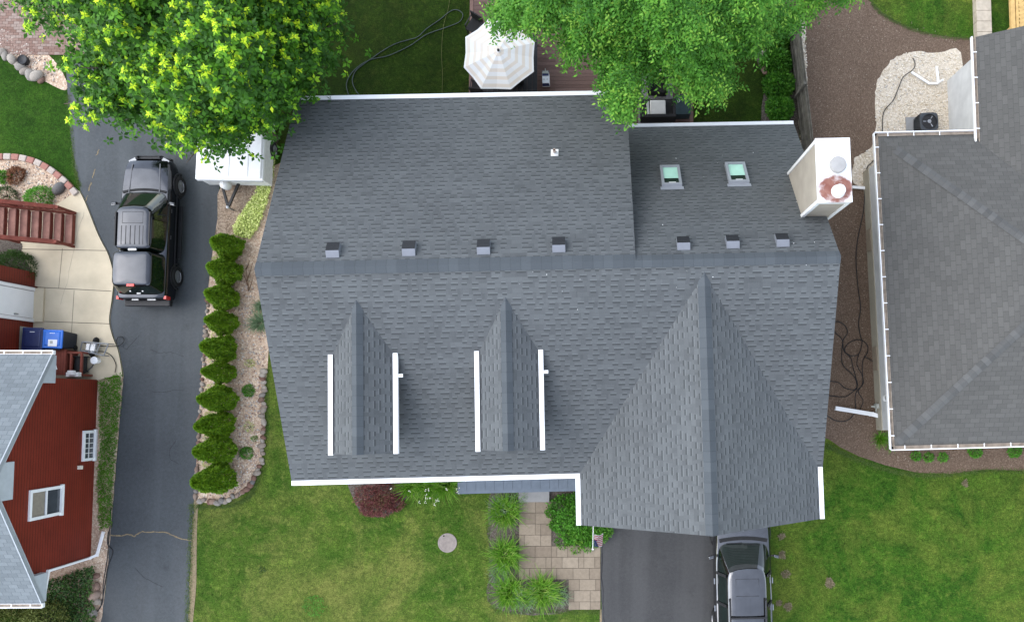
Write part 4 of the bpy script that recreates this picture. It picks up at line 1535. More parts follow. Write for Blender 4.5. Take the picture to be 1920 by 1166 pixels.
mb = MB(); RX9 = Matrix.Rotation(PI / 2, 3, 'X')
cc = Vector(((a.x * .4 + b.x * .6), (a.y + b.y) / 2, .36))
mb.lathe([(.07, -.3), (.26, -.29), (.27, -.26), (.2, -.24), (.2, .24), (.27, .26), (.26, .29), (.07, .3)], cc, 24, M=RX9)
mb.build('reel', M['rubber'], hb, world=True)
mb = MB(); c = P(138, 702, .9); mb.box(c, (.44, .16, .18)); mb.box(c + Vector((.0, .06, .12)), (.22, .16, .12))
tag(mb.build('meter_box', M['white_dirty'], rh, world=True))

# ------------------------------------------------------------------ wooden stairs on the left
st = thing('wooden_stairs', 'red stained wooden stairs with railings rising to the left above the patio', 'stairs', tuple(P(120, 425, 0)))
s0 = P(136, 392, .18); s1 = P(136, 461, .18)
yt, ybm = P(128, 403, .18).y, P(128, 457, .18).y
xr = P(137, 430, .18).x
run, rise = .285, .185
zp = pz
for i in range(10):
    m = MB()
    xa = xr - i * run
    zt = zp + rise * (i + 1)
    m.box((xa - run * .5 - .0, (yt + ybm) / 2, zt - .02), (run - .028, abs(yt - ybm), .04))
    m.build('tread', M['red_tread'], st, world=True)
mb = MB()
for y_ in (yt + .045, ybm - .045):
    a = Vector((xr + .02, y_, zp + .12)); b = Vector((xr - 10 * run, y_, zp + .12 + 10 * rise))
    mb.bar(a, b, .05, .26)
for i in range(10):
    mb.box((xr - i * run - .012, (yt + ybm) / 2, zp + rise * (i + .42)), (.02, abs(yt - ybm), rise * .8))
mb.build('stringer', M['red_wood'], st, world=True)
for y_, sg in ((yt + .09, 1), (ybm - .09, -1)):
    m = MB()
    xa = xr + .0
    a = Vector((xa - .05, y_, zp + 1.0)); b = Vector((xa - 10 * run, y_, zp + 1.0 + 9.6 * rise))
    m.box((xa - .03, y_, zp + .52), (.09, .09, 1.04))
    m.box((xa - 5 * run, y_, zp + .5 + 4.7 * rise), (.09, .09, 1.0))
    m.bar(a, b, .14, .035)
    m.bar(a - Vector((0, 0, .12)), b - Vector((0, 0, .12)), .04, .09)
    m.bar(a - Vector((0, 0, .62)), b - Vector((0, 0, .62)), .035, .08)
    for k in range(18):
        x_ = xa - .12 - k * .15; zq = zp + rise * (xa - x_) / run
        m.box((x_, y_, zq + .62), (.03, .03, .6))
    m.build('railing', M['red_wood'], st, world=True)
# ------------------------------------------------------------------ vehicles


def loft(m, rings, closed=True, mi=0):
    n = len(rings[0])
    vs = [p for r in rings for p in r]
    fs = []
    for i in range(len(rings) - 1):
        for j in range(n if closed else n - 1):
            fs.append((i * n + j, i * n + (j + 1) % n, (i + 1) * n + (j + 1) % n, (i + 1) * n + j))
    m.idx(vs, fs, mi)


def sup(a, b, k, n):
    out = []
    for i in range(n):
        t = 2 * PI * i / n
        c, s = math.cos(t), math.sin(t)
        out.append((a * math.copysign(abs(c) ** (2 / k), c), b * math.copysign(abs(s) ** (2 / k), s)))
    return out


def lower_body(st):
    """st: list of (y, half width, sill z, shoulder z, centre z) from rear to front"""
    m = MB()
    rings = []
    for y, w, z0, zs, zc in st:
        half = [(w * .90, z0), (w * .985, z0 + .1), (w, (z0 + zs) * .5), (w * .985, zs - .10), (w * .955, zs - .025), (w * .90, zs + (zc - zs) * .35), (w * .55, zs + (zc - zs) * .85), (w * .2, zc)]
        ring = [(x, y, z) for x, z in half] + [(-x, y, z) for x, z in reversed(half)]
        rings.append(ring)
    loft(m, rings, True)
    for r, rev in ((rings[0], False), (rings[-1], True)):
        m.face(list(r) if not rev else list(reversed(r)))
    return m


def greenhouse(yb, yr, wb, wr, zb, zr_, bulge=.04, k=7, n=72, zmid=None):
    """rings from belt to roof; returns dict of MBs: body (pillars+roof), windshield, rear, sides"""
    (b0, b1), (r0, r1) = yb, yr
    levels = [0, .10, .5, .9, 1.0]
    rings = []
    for t in levels:
        e = t
        y0 = b0 + (r0 - b0) * e; y1 = b1 + (r1 - b1) * e
        w = wb + (wr - wb) * (e ** 1.15)
        z = zb + (zr_ - zb) * e
        ring = [(x, (y0 + y1) / 2 + y, z) for x, y in sup(w, (y1 - y0) / 2, k, n)]
        # bowed windscreen: front edge pushed out at the centre
        ring = [(x, y + (bulge * (1 - (x / w) ** 2) if y > (y0 + y1) / 2 + (y1 - y0) * .45 else 0), z) for x, y, z in ring]
        rings.append(ring)
    y0, y1 = r0, r1
    for f, dz in ((.965, .035), (.90, .055), (.6, .075), (.25, .085)):
        rings.append([(x * f, (y0 + y1) / 2 + (y - (y0 + y1) / 2) * (.5 + f * .5 if f < .9 else f), zr_ + dz) for x, y, z in rings[4]])
    G = {'body': MB(), 'front': MB(), 'rear': MB(), 'side': MB(), 'roof': MB()}
    for i in range(len(rings) - 1):
        for j in range(n):
            q = [rings[i][j], rings[i][(j + 1) % n], rings[i + 1][(j + 1) % n], rings[i + 1][j]]
            cxm = sum(p[0] for p in q) / 4; cym = sum(p[1] for p in q) / 4
            key = 'body'
            if i in (1, 2):
                t = (levels[i] + levels[i + 1]) / 2
                ya = b0 + (r0 - b0) * t; yc = b1 + (r1 - b1) * t
                w = wb + (wr - wb) * t
                if cym > yc - .10 and abs(cxm) < w * .93: key = 'front'
                elif cym < ya + .10 and abs(cxm) < w * .93: key = 'rear'
                elif abs(cxm) > w * .96: key = 'side'
            elif i >= 4: key = 'roof'
            G[key].face(q)
    G['roof'].face(rings[-1])
    return G, rings


def by_side(mb_, name, mat, parent, auto=60):
    """one object for the left faces, one for the right"""
    for s_ in (-1, 1):
        m_ = MB()
        for f in mb_.f:
            q = [mb_.v[i] for i in f]
            if sum(p[0] for p in q) * s_ > 0: m_.face(q)
        m_.build(name, mat, parent, auto=auto)


def wheel(name, c, r, w, parent, side):
    m = MB()
    R3 = Matrix.Rotation(PI / 2 * side, 3, 'Y')
    m.lathe([(r * .62, -w / 2), (r * .9, -w / 2), (r, -w * .36), (r, w * .36), (r * .9, w / 2), (r * .64, w / 2), (r * .62, w * .3)], c, 32, M=R3)
    t = m.build(name, M['rubber'], parent, auto=40)
    m = MB()
    m.lathe([(r * .63, w * .36), (r * .60, w * .40), (r * .56, w * .28)], c, 28, M=R3)
    m.lathe([(.07, w * .2), (.07, w * .38), (0, w * .40)], c, 14, M=R3)
    for k in range(5):
        a = k * 2 * PI / 5
        p = R3 @ Vector((math.cos(a) * .05, math.sin(a) * .05, w * .34)) + Vector(c)
        q = R3 @ Vector((math.cos(a) * r * .6, math.sin(a) * r * .6, w * .32)) + Vector(c)
        m.bar(p, q, .075, .03, up=R3 @ Vector((0, 0, 1)))
    m.build('rim', M['alloy'], t)
    m = MB(); m.lathe([(r * .6, w * .1), (0, w * .1)], c, 24, M=R3); m.build('brake_disc', M['trim_black'], t)
    return t


def arch(c, r, x, side, mat, parent):
    m = MB()
    for i in range(15):
        a0 = PI * (i / 15) * 1.12 - .19; a1 = PI * ((i + 1) / 15) * 1.12 - .19
        m.bar((x, c[1] + math.cos(a0) * r, c[2] + math.sin(a0) * r), (x, c[1] + math.cos(a1) * r, c[2] + math.sin(a1) * r), .06, .05, up=(side, 0, 0))
    return m.build('fender_flare', mat, parent)


def inset_bar(m, x0_, y0_, x1_, y1_, z, w=.02, h=.02): m.bar((x0_, y0_, z), (x1_, y1_, z), w, h)


def mirror(side, x, y, z, paintm, parent):
    m = MB()
    m.box((side * x, y, z), (.20, .09, .14), rotz=-side * .25)
    o = m.build('mirror', paintm, parent); bv = o.modifiers.new('bevel', 'BEVEL'); bv.width = .03; bv.segments = 3
    m = MB(); m.box((side * (x + .005), y - .052, z), (.15, .012, .1), rotz=-side * .25); m.build('mirror_glass', M['chrome'], o)
    m = MB(); m.bar((side * (x - .18), y + .01, z - .04), (side * (x - .05), y, z - .02), .05, .05); m.build('mirror_arm', M['trim_black'], o)


# ---- black pickup with a bed cover, parked on the left driveway
a = P(273, 335, 1.05); b = P(279, 566, .55)
pc_ = Vector(((a.x + b.x) / 2, 0, 0)); rot = math.atan2(-(a.x - b.x), (a.y - b.y))
yF, yR = P(276, 299, .65).y, P(279, 572, .55).y
cy_ = (yF + yR) / 2
pk = thing('pickup_truck', 'black crew cab pickup with a hard bed cover parked on the dark driveway', 'pickup truck', (pc_.x, cy_, 0), rot)
Lh = (yF - yR) / 2
KI = ROOTM[pk.name].inverted()


def fy(py, z, px=262): return (KI @ P(px, py, z)).y


W = .91
st = [(-Lh + .18, W * .90, .34, .98, .99), (-Lh + .21, W * .94, .30, 1.06, 1.07), (-Lh + .30, W * .965, .28, 1.09, 1.10), (-Lh + .6, W * .985, .26, 1.10, 1.11), (-Lh + 1.6, W, .25, 1.10, 1.11),
      (0, W, .25, 1.06, 1.08), (.9, W, .25, 1.05, 1.10), (1.25, W, .25, 1.03, 1.12), (1.7, W * .985, .26, 1.00, 1.10), (Lh - .55, W * .955, .28, .97, 1.07), (Lh - .30, W * .90, .30, .93, 1.02), (Lh - .14, W * .83, .34, .86, .95), (Lh - .05, W * .76, .38, .70, .78), (Lh, W * .66, .44, .60, .64)]
o = lower_body(st).build('body', M['black_paint'], pk, auto=32)
yws, yrf, yrr = fy(361, 1.08), fy(390, 1.70), fy(466, 1.72)
G, rings = greenhouse((yrr - .10, yws), (yrr, yrf), W * .93, W * .72, 1.04, 1.68, .09)
G['body'].build('pillars', M['black_paint'], o, auto=35)
G['roof'].build('roof', M['black_paint'], o, auto=50)
G['front'].build('windshield', M['car_glass'], pk, auto=60)
by_side(G['side'], 'side_window', M['car_glass'], pk)
G['rear'].build('cab_rear_window', M['car_glass'], pk, auto=60)
# roof ribs, sunroof
m = MB(); zt = 1.762
ysun0, ysun1 = fy(397, 1.76), fy(418, 1.76)
yrb0, yrb1 = fy(423, 1.76), fy(458, 1.76)
for x_ in (-.36, -.20, -.04, .12, .28, .40): inset_bar(m, x_ - .02, yrb0, x_ - .02, yrb1, 1.768 - abs(x_) ** 2 * .10, .022, .012)
m.build('roof_rib', M['trim_black'], o)
m = MB()
inset_bar(m, -.36, ysun0, .36, ysun0, 1.757, .014, .012); inset_bar(m, -.36, ysun1, .36, ysun1, 1.764, .014, .012)
for s_ in (-1, 1): inset_bar(m, s_ * .36, ysun0, s_ * .36, ysun1, 1.752, .014, .012)
m.build('sunroof_seal', M['trim_black'], o)
for s_ in (-1, 1):
    m = MB()
    inset_bar(m, s_ * W * .66, yrf - .15, s_ * W * .66, yrr + .1, 1.755, .045, .05)
    for y_ in (yrf - .2, yrr + .15): m.box((s_ * W * .66, y_, 1.73), (.05, .08, .05))
    m.build('roof_rail', M['trim_black'], pk)
for s_ in (-1, 1):
    for y_ in ((yws + yrr) / 2 + .02,):
        m = MB()
        m.bar((s_ * W * .945, y_, 1.06), (s_ * W * .765, y_, 1.66), .09, .03, up=(s_, 0, 0))
        m.build('door_pillar', M['black_paint'], pk)
# bed cover
yc0, yc1, ycb = fy(471, 1.70), fy(536, 1.68), -Lh + .30
G2, r2 = greenhouse((ycb, yc0 + .02), (yc1, yc0), W * .94, W * .76, 1.06, 1.68, 0, 8)
cv = G2['body'].build('bed_cover', M['black_paint'], pk, auto=35)
G2['roof'].build('cover_roof', M['black_paint'], cv, auto=50)
G2['rear'].build('cover_rear_window', M['car_glass'], cv, auto=60)
by_side(G2['side'], 'cover_side_window', M['car_glass'], cv)
G2['front'].build('cover_front_panel', M['black_paint'], cv, auto=60)
m = MB(); m.box((0, yc1 + .02, 1.735), (.26, .09, .05)); m.build('brake_light', M['red_lamp'], cv)
m = MB(); m.box((0, yrr - .03, 1.70), (.28, .07, .05)); m.build('cab_brake_light', M['clear_lamp'], pk)
for q_ in ((-.22, ycb + .12, 1.34, .05), (.22, ycb + .12, 1.34, .05), (0, ycb + .06, 1.19, .14)):
    m = MB(); m.box(q_[:3], (q_[3], .06, .05)); m.build('cover_latch', M['chrome'], cv)
# hood lines, grille, bumper, lamps
m = MB()
for s_ in (-1, 1): m.bar((s_ * .55, yws - .0, 1.108), (s_ * .50, Lh - .28, 1.03), .03, .02)
m.build('hood_crease', M['black_paint'], o)
m = MB()
m.box((0, Lh - .02, .78), (1.0, .06, .22)); m.box((0, Lh - .03, .52), (1.3, .14, .2))
m.build('front_bumper', M['trim_black'], pk)
m = MB()
for s_ in (-1, 1): m.tube([(s_ * .40, Lh + .02, .45), (s_ * .42, Lh + .06, .8), (s_ * .40, Lh - .02, .98)], .035)
m.tube([(-.42, Lh + .06, .80), (.42, Lh + .06, .80)], .03)
m.build('grille_guard', M['trim_black'], pk)
for s_ in (-1, 1):
    m = MB(); m.box((s_ * .60, Lh - .11, .80), (.26, .12, .15), rotz=-s_ * .5); m.build('headlight', M['galv'], pk)
    m = MB(); m.box((s_ * W * .935, -Lh + .22, .90), (.09, .12, .30)); m.build('taillight', M['red_lamp'], pk)
    for y_ in (-.02, .95):
        m = MB(); m.box((s_ * (W + .01), y_ - .25, .93), (.03, .14, .035)); m.build('door_handle', M['trim_black'], pk)
    m = MB()
    m.bar((s_ * (W + .005), -Lh + .9, .62), (s_ * (W + .005), Lh - .9, .62), .025, .07, up=(s_, 0, 0))
    m.build('side_moulding', M['trim_black'], pk)
    m = MB(); m.bar((s_ * (W + .03), -.95, .36), (s_ * (W + .03), 1.0, .36), .16, .05); m.build('running_board', M['trim_black'], pk)
    mirror(s_, W + .14, yws - .42, 1.12, M['black_paint'], pk)
for y_ in (Lh - .95, -Lh + 1.08):
    for s_ in (-1, 1):
        wheel('wheel', (s_ * (W - .07), y_, .38), .38, .25, pk, s_)
        arch((0, y_, .38), .45, s_ * (W - .005), s_, M['trim_black'], pk)
m = MB(); m.box((0, -Lh + .07, .55), (1.66, .24, .2)); bmp = m.build('rear_bumper', M['trim_black'], pk)
bv = bmp.modifiers.new('bevel', 'BEVEL'); bv.width = .04; bv.segments = 3
m = MB(); m.box((.25, -Lh + .16, .80), (.30, .03, .06)); m.build('license_plate', M['chrome'], pk)
m = MB(); m.box((-.32, -Lh + .16, .84), (.24, .03, .05)); m.build('tailgate_emblem', M['chrome'], pk)
m = MB(); m.bar((0, yc1 - .1, 1.78), (0, yc1 - .1, 1.78), .01, .01) if False else None
for w_ in ([(-.5, fy(361, 1.08) - .02, 1.13), (.1, fy(361, 1.08) - .06, 1.165)], [(.05, fy(361, 1.08) - .01, 1.15), (.6, fy(361, 1.08) - .08, 1.14)]):
    m2 = MB(); m2.tube(w_, .012); m2.build('wiper', M['trim_black'], pk)
m = MB()
for i in range(14):
    xa_, xb2 = -.78 + i * 1.56 / 14, -.78 + (i + 1) * 1.56 / 14
    cv2 = lambda x: fy(361, 1.08) + .10 - .09 * (x / .78) ** 2
    m.bar((xa_, cv2(xa_), 1.122 - .05 * abs(xa_)), (xb2, cv2(xb2), 1.122 - .05 * abs(xb2)), .09, .02)
m.build('cowl', M['rubber'], pk)

# ---- dark SUV under the garage gable
# fixed by its windscreen and roof
zT = 1.72
wsb, wst = P(1398, 1021, 1.15), P(1398, 1071, 1.66)
cxm = (P(1365, 1110, zT).x + P(1438, 1110, zT).x) / 2
xa = P(1402, 1040, 1.1).x
sv = thing('dark_suv', 'dark graphite SUV with roof rack and hood under the garage gable', 'SUV', (cxm, wsb.y - 1.25, 0), 0.012)
SI = ROOTM[sv.name].inverted()


def sy(py, z): return (SI @ P(1400, py, z)).y


W2 = 1.03
Lf = 2.30; Lb = -2.55
yws, yrf, yrr = sy(1016, 1.15), sy(1069, 1.70), Lb + .35
Lf = yws + 1.12
st = [(Lb, W2 * .88, .5, .75, .77), (Lb + .05, W2 * .93, .40, 1.0, 1.02), (Lb + .3, W2 * .98, .34, 1.08, 1.09), (-1.2, W2, .30, 1.07, 1.08), (0, W2, .30, 1.05, 1.07), (.8, W2, .30, 1.05, 1.12), (yws, W2 * .99, .30, 1.03, 1.15), (yws + .35, W2 * .985, .32, 1.0, 1.12), (yws + .75, W2 * .96, .34, .95, 1.04), (Lf - .16, W2 * .92, .36, .86, .95), (Lf - .04, W2 * .84, .40, .68, .74), (Lf, W2 * .74, .45, .58, .62)]
o = lower_body(st).build('body', M['dark_paint'], sv, auto=32)
G, rings = greenhouse((Lb + .02, yws), (yrr, yrf), W2 * .92, W2 * .665, 1.05, 1.66, .12)
G['body'].build('pillars', M['dark_paint'], o, auto=35)
G['roof'].build('roof', M['dark_paint'], o, auto=50)
G['front'].build('windshield', M['car_glass'], sv, auto=60)
by_side(G['side'], 'side_window', M['car_glass'], sv)
G['rear'].build('rear_window', M['car_glass'], sv, auto=60)
m = MB(); zt = 1.735
y0_, y1_ = sy(1085, zt), sy(1117, zt)
inset_bar(m, -.40, y0_, .40, y0_, zt + .000, .014, .012); inset_bar(m, -.40, y1_, .40, y1_, zt + .008, .014, .012)
for s_ in (-1, 1): inset_bar(m, s_ * .40, y0_, s_ * .40, y1_, zt - .006, .014, .012)
m.build('sunroof_seal', M['trim_black'], o)
m = MB()
for x_ in (-.42, -.25, -.08, .10, .27, .42): inset_bar(m, x_, sy(1123, zt), x_, sy(1155, zt), zt + .016 - abs(x_) ** 2 * .09, .028, .016); inset_bar(m, x_, sy(1165, zt), x_, sy(1165, zt) - 1.2, zt + .016 - abs(x_) ** 2 * .09, .028, .016)
m.build('roof_rib', M['dark_paint'], o)
yk = sy(1123, zt)
for s_ in (-1, 1):
    m = MB()
    m.tube([(s_ * W2 * .615, yk, zt + .06), (s_ * W2 * .61, yrr + .2, zt + .06)], .028)
    for y_ in (yk - .02, (yk + yrr) / 2, yrr + .25): m.box((s_ * W2 * .615, y_, zt + .015), (.05, .09, .08))
    m.build('roof_rail', M['trim_black'], sv)
for py in (1158,):
    m = MB(); m.bar((-W2 * .61, sy(py, zt + .06), zt + .085), (W2 * .61, sy(py, zt + .06), zt + .085), .06, .03); m.build('roof_crossbar', M['trim_black'], sv)
m = MB(); m.bar((-W2 * .61, yrr + .5, zt + .085), (W2 * .61, yrr + .5, zt + .085), .06, .03)
m.build('roof_crossbar', M['trim_black'], sv)
for s_ in (-1, 1):
    for y_ in (.28, -.75):
        m = MB(); m.bar((s_ * W2 * .945, y_, 1.07), (s_ * W2 * .715, y_ - .02, 1.64), .1, .03, up=(s_, 0, 0)); m.build('door_pillar', M['trim_black'], sv)
for s_ in (-1, 1):
    mirror(s_, W2 + .13, yws - .50, 1.12, M['dark_paint'], sv)
    for y_ in (-.05, -1.0):
        m = MB(); m.box((s_ * (W2 + .012), y_, .95), (.035, .2, .04)); m.build('door_handle', M['chrome'], sv)
    m = MB(); m.box((s_ * .68, Lf - .14, .78), (.36, .16, .16), rotz=-s_ * .4); m.build('headlight', M['clear_lamp'], sv)
    m = MB(); m.box((s_ * W2 * .9, Lb + .08, .95), (.16, .16, .3)); m.build('taillight', M['red_lamp'], sv)
    for y_ in (Lf - .85, Lb + .95):
        wheel('wheel', (s_ * (W2 - .08), y_, .37), .37, .25, sv, s_)
        arch((0, y_, .37), .43, s_ * (W2 - .01), s_, M['trim_black'], sv)
m = MB(); m.box((0, Lf + .0, .55), (1.5, .1, .25)); m.build('front_bumper', M['trim_black'], sv)
for w_ in ([(-.62, yws - .05, 1.165), (-.05, yws - .02, 1.20)], [(.0, yws - .06, 1.20), (.6, yws - .10, 1.165)]):
    m = MB(); m.tube(w_, .012); m.build('wiper', M['trim_black'], sv)
m = MB()
for i in range(14):
    xa_, xb2 = -.86 + i * 1.72 / 14, -.86 + (i + 1) * 1.72 / 14
    cv2 = lambda x: yws + .145 - .10 * (x / .86) ** 2
    m.bar((xa_, cv2(xa_), 1.158 - .06 * abs(xa_)), (xb2, cv2(xb2), 1.158 - .06 * abs(xb2)), .13, .02)
m.build('cowl', M['rubber'], sv)
m = MB(); m.box((.1, yrf + .10, 1.62), (.07, .05, .02)); m.build('toll_tag', M['sticker'], sv)

# ---- folded white camper trailer under the maple
tz = 1.25
ta, tb = P(371, 184, tz), P(493, 337, tz)
tc = Vector(((ta.x + tb.x) / 2, (ta.y + tb.y) / 2, 0)); tw_, tl_ = tb.x - ta.x, ta.y - tb.y
tr = thing('camper_trailer', 'folded white camper trailer parked under the maple with its tongue forward', 'trailer', tuple(tc), -.015)
m = MB()
m.box((0, 0, tz - .10), (tw_, tl_, .14)); m.box((0, 0, tz - .0), (tw_ - .12, tl_ - .12, .06))
ro = m.build('roof', M['white'], tr); bv = ro.modifiers.new('bevel', 'BEVEL'); bv.width = .035; bv.segments = 3
m = MB()
for f in (-.28, .0, .28): m.box((tw_ * f, 0, tz + .034), (.03, tl_ - .2, .012))
m.build('roof_seam', M['white_dirty'], ro)
m = MB(); m.box((.14, 0, tz - .12), (.36, .36, .0)) if False else None
m = MB(); m.box((0, tl_ * .12, tz + .09), (.4, .4, .12), taper=.85); m.build('roof_vent', M['white_dirty'], ro)
m = MB(); m.box((0, 0, .66), (tw_ - .1, tl_ - .12, .84)); m.build('body', M['white_dirty'], tr)
m = MB(); m.box((0, -tl_ / 2 - .0, tz - .16), (tw_ - .06, .05, .03)); m.build('trim_strip', M['chrome'], tr)
for s_ in (-1, 1): wheel('wheel', (s_ * (tw_ / 2 - .06), -.1, .3), .3, .18, tr, s_)
TI = ROOTM[tr.name].inverted()
hp = TI @ P(428, 389, .45); l_ = TI @ P(412, 342, .45); r2_ = TI @ P(452, 345, .45)
m = MB()
m.bar((l_.x, -tl_ / 2 + .3, .45), hp, .08, .09); m.bar((r2_.x, -tl_ / 2 + .3, .45), hp, .08, .09)
m.build('tongue', M['trim_black'], tr)
m = MB(); m.lathe([(.06, .46), (.06, .52), (.0, .54)], (hp.x, hp.y, 0), 12); m.tube([hp, hp - Vector((0, 0, .42))], .035); m.build('hitch', M['galv'], tr)
gp_ = TI @ P(420, 343, .8)
m = MB(); m.lathe([(.15, .48), (.17, .55), (.17, .80), (.11, .88), (.05, .9), (.05, .94), (0, .94)], (gp_.x, gp_.y - .04, 0), 20); m.build('gas_bottle', M['white_dirty'], tr, auto=40)
# ------------------------------------------------------------------ vegetation


def crown(poly, zlo, zhi, kdist, n, seed, holes=.25, hs=.9, nb=120, rb=1.0):
    """points below a lumpy crown surface whose outline is poly (metres come from the pixel outline at each height)"""
    r = np.random.default_rng(seed)
    xs_ = [p[0] for p in poly]; ys_ = [p[1] for p in poly]
    x = r.uniform(min(xs_), max(xs_), n * 3); y = r.uniform(min(ys_), max(ys_), n * 3)
    k = in_poly(x, y, poly)
    x, y = x[k][:n], y[k][:n]
    d = edge_dist(x, y, poly)
    z = zlo + (zhi - zlo) * (1 - np.exp(-d / kdist))
    p = Pn(x, y, z)
    # separate boughs: each a mound, with dark gaps between
    cc = p[r.permutation(len(p))[:int(nb)], :2]
    cz = r.normal(0, .55, len(cc)); cr = r.uniform(.75, 1.25, len(cc)) * rb
    dm = np.hypot(p[:, None, 0] - cc[None, :, 0], p[:, None, 1] - cc[None, :, 1]) / cr[None, :]
    k = np.argmin(dm - .35 * cz[None, :], 1)
    q = dm[np.arange(len(p)), k]
    z = z + (cz[k] - 1.5 * np.minimum(q, 1.4) ** 2 + .5) * (.5 + .6 * (1 - np.exp(-d / kdist)))
    z = z + vnoise(p[:, :2], 3.2, seed + 1) * .22
    hole = vnoise(p[:, :2], hs, seed + 2) + .5 * vnoise(p[:, :2], hs * 2.6, seed + 3)
    return x, y, z, d, hole


def rosettes(c, axis, nl, L, W, tint, droop, seed, tj=.08, size=1.0):
    """whorls of leaves round centres c"""
    r = np.random.default_rng(seed)
    n = len(c)
    axis = nrm(axis)
    t1 = nrm(np.cross(axis, np.array([.3, .9, .1]))); t2 = np.cross(axis, t1)
    ph = r.uniform(0, 6.28, n)
    V, Q, T = [], [], []
    for k in range(nl):
        a = ph + k * 6.283 / nl + r.normal(0, .25, n)
        el = r.normal(droop, .28, n)
        d = (t1 * np.cos(a)[:, None] + t2 * np.sin(a)[:, None]) * np.cos(el)[:, None] + axis * np.sin(el)[:, None]
        nn = axis * np.cos(el)[:, None] - (t1 * np.cos(a)[:, None] + t2 * np.sin(a)[:, None]) * np.sin(el)[:, None] + r.normal(0, .25, (n, 3))
        s = r.uniform(.65, 1.25, n) * size
        v, q = leaves(c + d * (L * .12), d, nn, L * s, W * s)
        V.append(v); Q.append(q + k * n * 4); T.append(np.clip(tint + r.normal(0, tj, n), 0, 1))
    return np.concatenate(V), np.concatenate(Q), np.concatenate(T)


def join(parts):
    V, Q, T, b = [], [], [], 0
    for v, q, t in parts:
        V.append(v); Q.append(q + b); T.append(t); b += len(v)
    return np.concatenate(V), np.concatenate(Q), np.concatenate(T)


def limbs(m, base, top_pts, r0, seed, hub=None):
    """trunk to a hub and limbs from there to given points"""
    rr = random.Random(seed)
    base = Vector(base); hub = Vector(hub)
    m.tube(smooth_path([base, base + (hub - base) * .35 + Vector((.08, -.05, 0)), base + (hub - base) * .7, hub], 4), [r0 * (1.25 if i == 0 else 1.05 - .035 * i) for i in range(13)], 12)
    for t in top_pts:
        t = Vector(t)
        s = base + (hub - base) * rr.uniform(.62, 1.0)
        mid_ = s + (t - s) * .5 + Vector((rr.uniform(-.3, .3), rr.uniform(-.3, .3), rr.uniform(-.2, .5)))
        L = (t - s).length
        pth = smooth_path([s, s + (mid_ - s) * .5 + Vector((0, 0, .15)), mid_, t], 4)
        ra = min(r0 * .5, .03 + L * .014)
        m.tube(pth, [ra * (1 - .88 * i / (len(pth) - 1)) for i in range(len(pth))], 6)


# maple on the left
MPOLY = [(-60, -210), (620, -210), (660, -120), (634, 0), (652, 45), (640, 70), (625, 98), (600, 122), (618, 146), (580, 150), (552, 160), (530, 190), (505, 235), (500, 268), (486, 290), (472, 250), (452, 256), (440, 280), (420, 290), (396, 250), (374, 312), (354, 312), (340, 292), (322, 292), (300, 262), (280, 246), (258, 235), (225, 226), (192, 250), (164, 246), (170, 226), (130, 226), (108, 205), (112, 190), (150, 182), (150, 160), (120, 155), (90, 148), (78, 130), (88, 112), (60, 80), (35, 55), (18, 22), (-40, -20), (-80, -200)]
base = P(508, 262, 0)
mp_ = thing('maple_tree', 'large maple with yellow green new leaves overhanging the driveway and camper', 'tree', tuple(base))
x, y, z, d, hole = crown(MPOLY, 5.2, 9.4, 130, 2500, 11, nb=70, rb=1.1)
keep = (hole > -.50 + .45 * np.exp(-d / 34)) & (d > 14)
x, y, z, d = x[keep], y[keep], z[keep], d[keep]
r = np.random.default_rng(5)
N = len(x)
parts = []
tip = Pn(x, y, z)
ctr = Pn(np.array([300.]), np.array([-20.]), np.array([4.]))[0]
out = nrm(tip - ctr)
# every twig: a fan of mature leaves behind and below, young whorls at its tip
for k in range(8):
    back = r.uniform(.02, .75, N)[:, None]
    c = tip - out * back * np.array([1, 1, .5]) + r.normal(0, .24, (N, 3)) * np.array([1, 1, .55]) - np.array([0, 0, 1.]) * r.gamma(1.5, .22, N)[:, None]
    if k > 4: c = c - np.array([0, 0, 1.]) * r.uniform(.4, 2.0, N)[:, None]
    ax = nrm(out * .5 + r.normal(0, .36, (N, 3)) + np.array([0, 0, .6]))
    parts.append(rosettes(c, ax, 5, .175, .095, np.clip(r.beta(1.4, 1.9, N) * .85, 0, 1), -.15, 21 + k))
sel = np.zeros(N, bool); kept = []
for i in r.permutation(N):
    if all((x[i] - x[j]) ** 2 + (y[i] - y[j]) ** 2 > (24 + 14 * ((i * 7) % 5 > 2)) ** 2 for j in kept): kept.append(i); sel[i] = True
nt_ = int(sel.sum())
for rep in range(4):
    # a few whorls of different age and size close together at every twig tip
    on = np.ones(nt_, bool) if rep == 0 else r.random(nt_) < (.85, .6, .4)[rep - 1]
    c2 = tip[sel][on] + r.normal(0, (.04 if rep == 0 else .20), (on.sum(), 3)) * np.array([1, 1, .5]) + np.array([0, 0, .20 - .05 * rep]); n2 = len(c2)
    ax2 = nrm(out[sel][on] * .4 + r.normal(0, .38, (n2, 3)) + np.array([0, 0, 1.]))
    age = np.clip(r.beta(1.8, 1.2, n2) - .10 * (rep > 1), 0, 1)
    sz = r.uniform(.7, 1.25, n2) * (1 if rep == 0 else .85)
    parts.append(rosettes(c2, ax2, 7, .165, .085, .52 + .18 * age, -.35, 52 + 5 * rep, .07, sz))
    sc = age > .28
    parts.append(rosettes(c2[sc] + np.array([0, 0, .04]), ax2[sc], 6, .125, .062, .70 + .20 * age[sc], -.12, 53 + 5 * rep, .05, sz[sc]))
    sc2 = age > .52
    parts.append(rosettes(c2[sc2] + np.array([0, 0, .08]), ax2[sc2], 5, .080, .042, .90 + .08 * age[sc2], .15, 54 + 5 * rep, .04, sz[sc2]))
V, Q, T = join(parts)
c = tip - np.array([0, 0, .5])
fast_mesh('crown', V, Q, T, M['maple'], mp_, True)
m = MB()
hub = P(430, 170, 4.2)
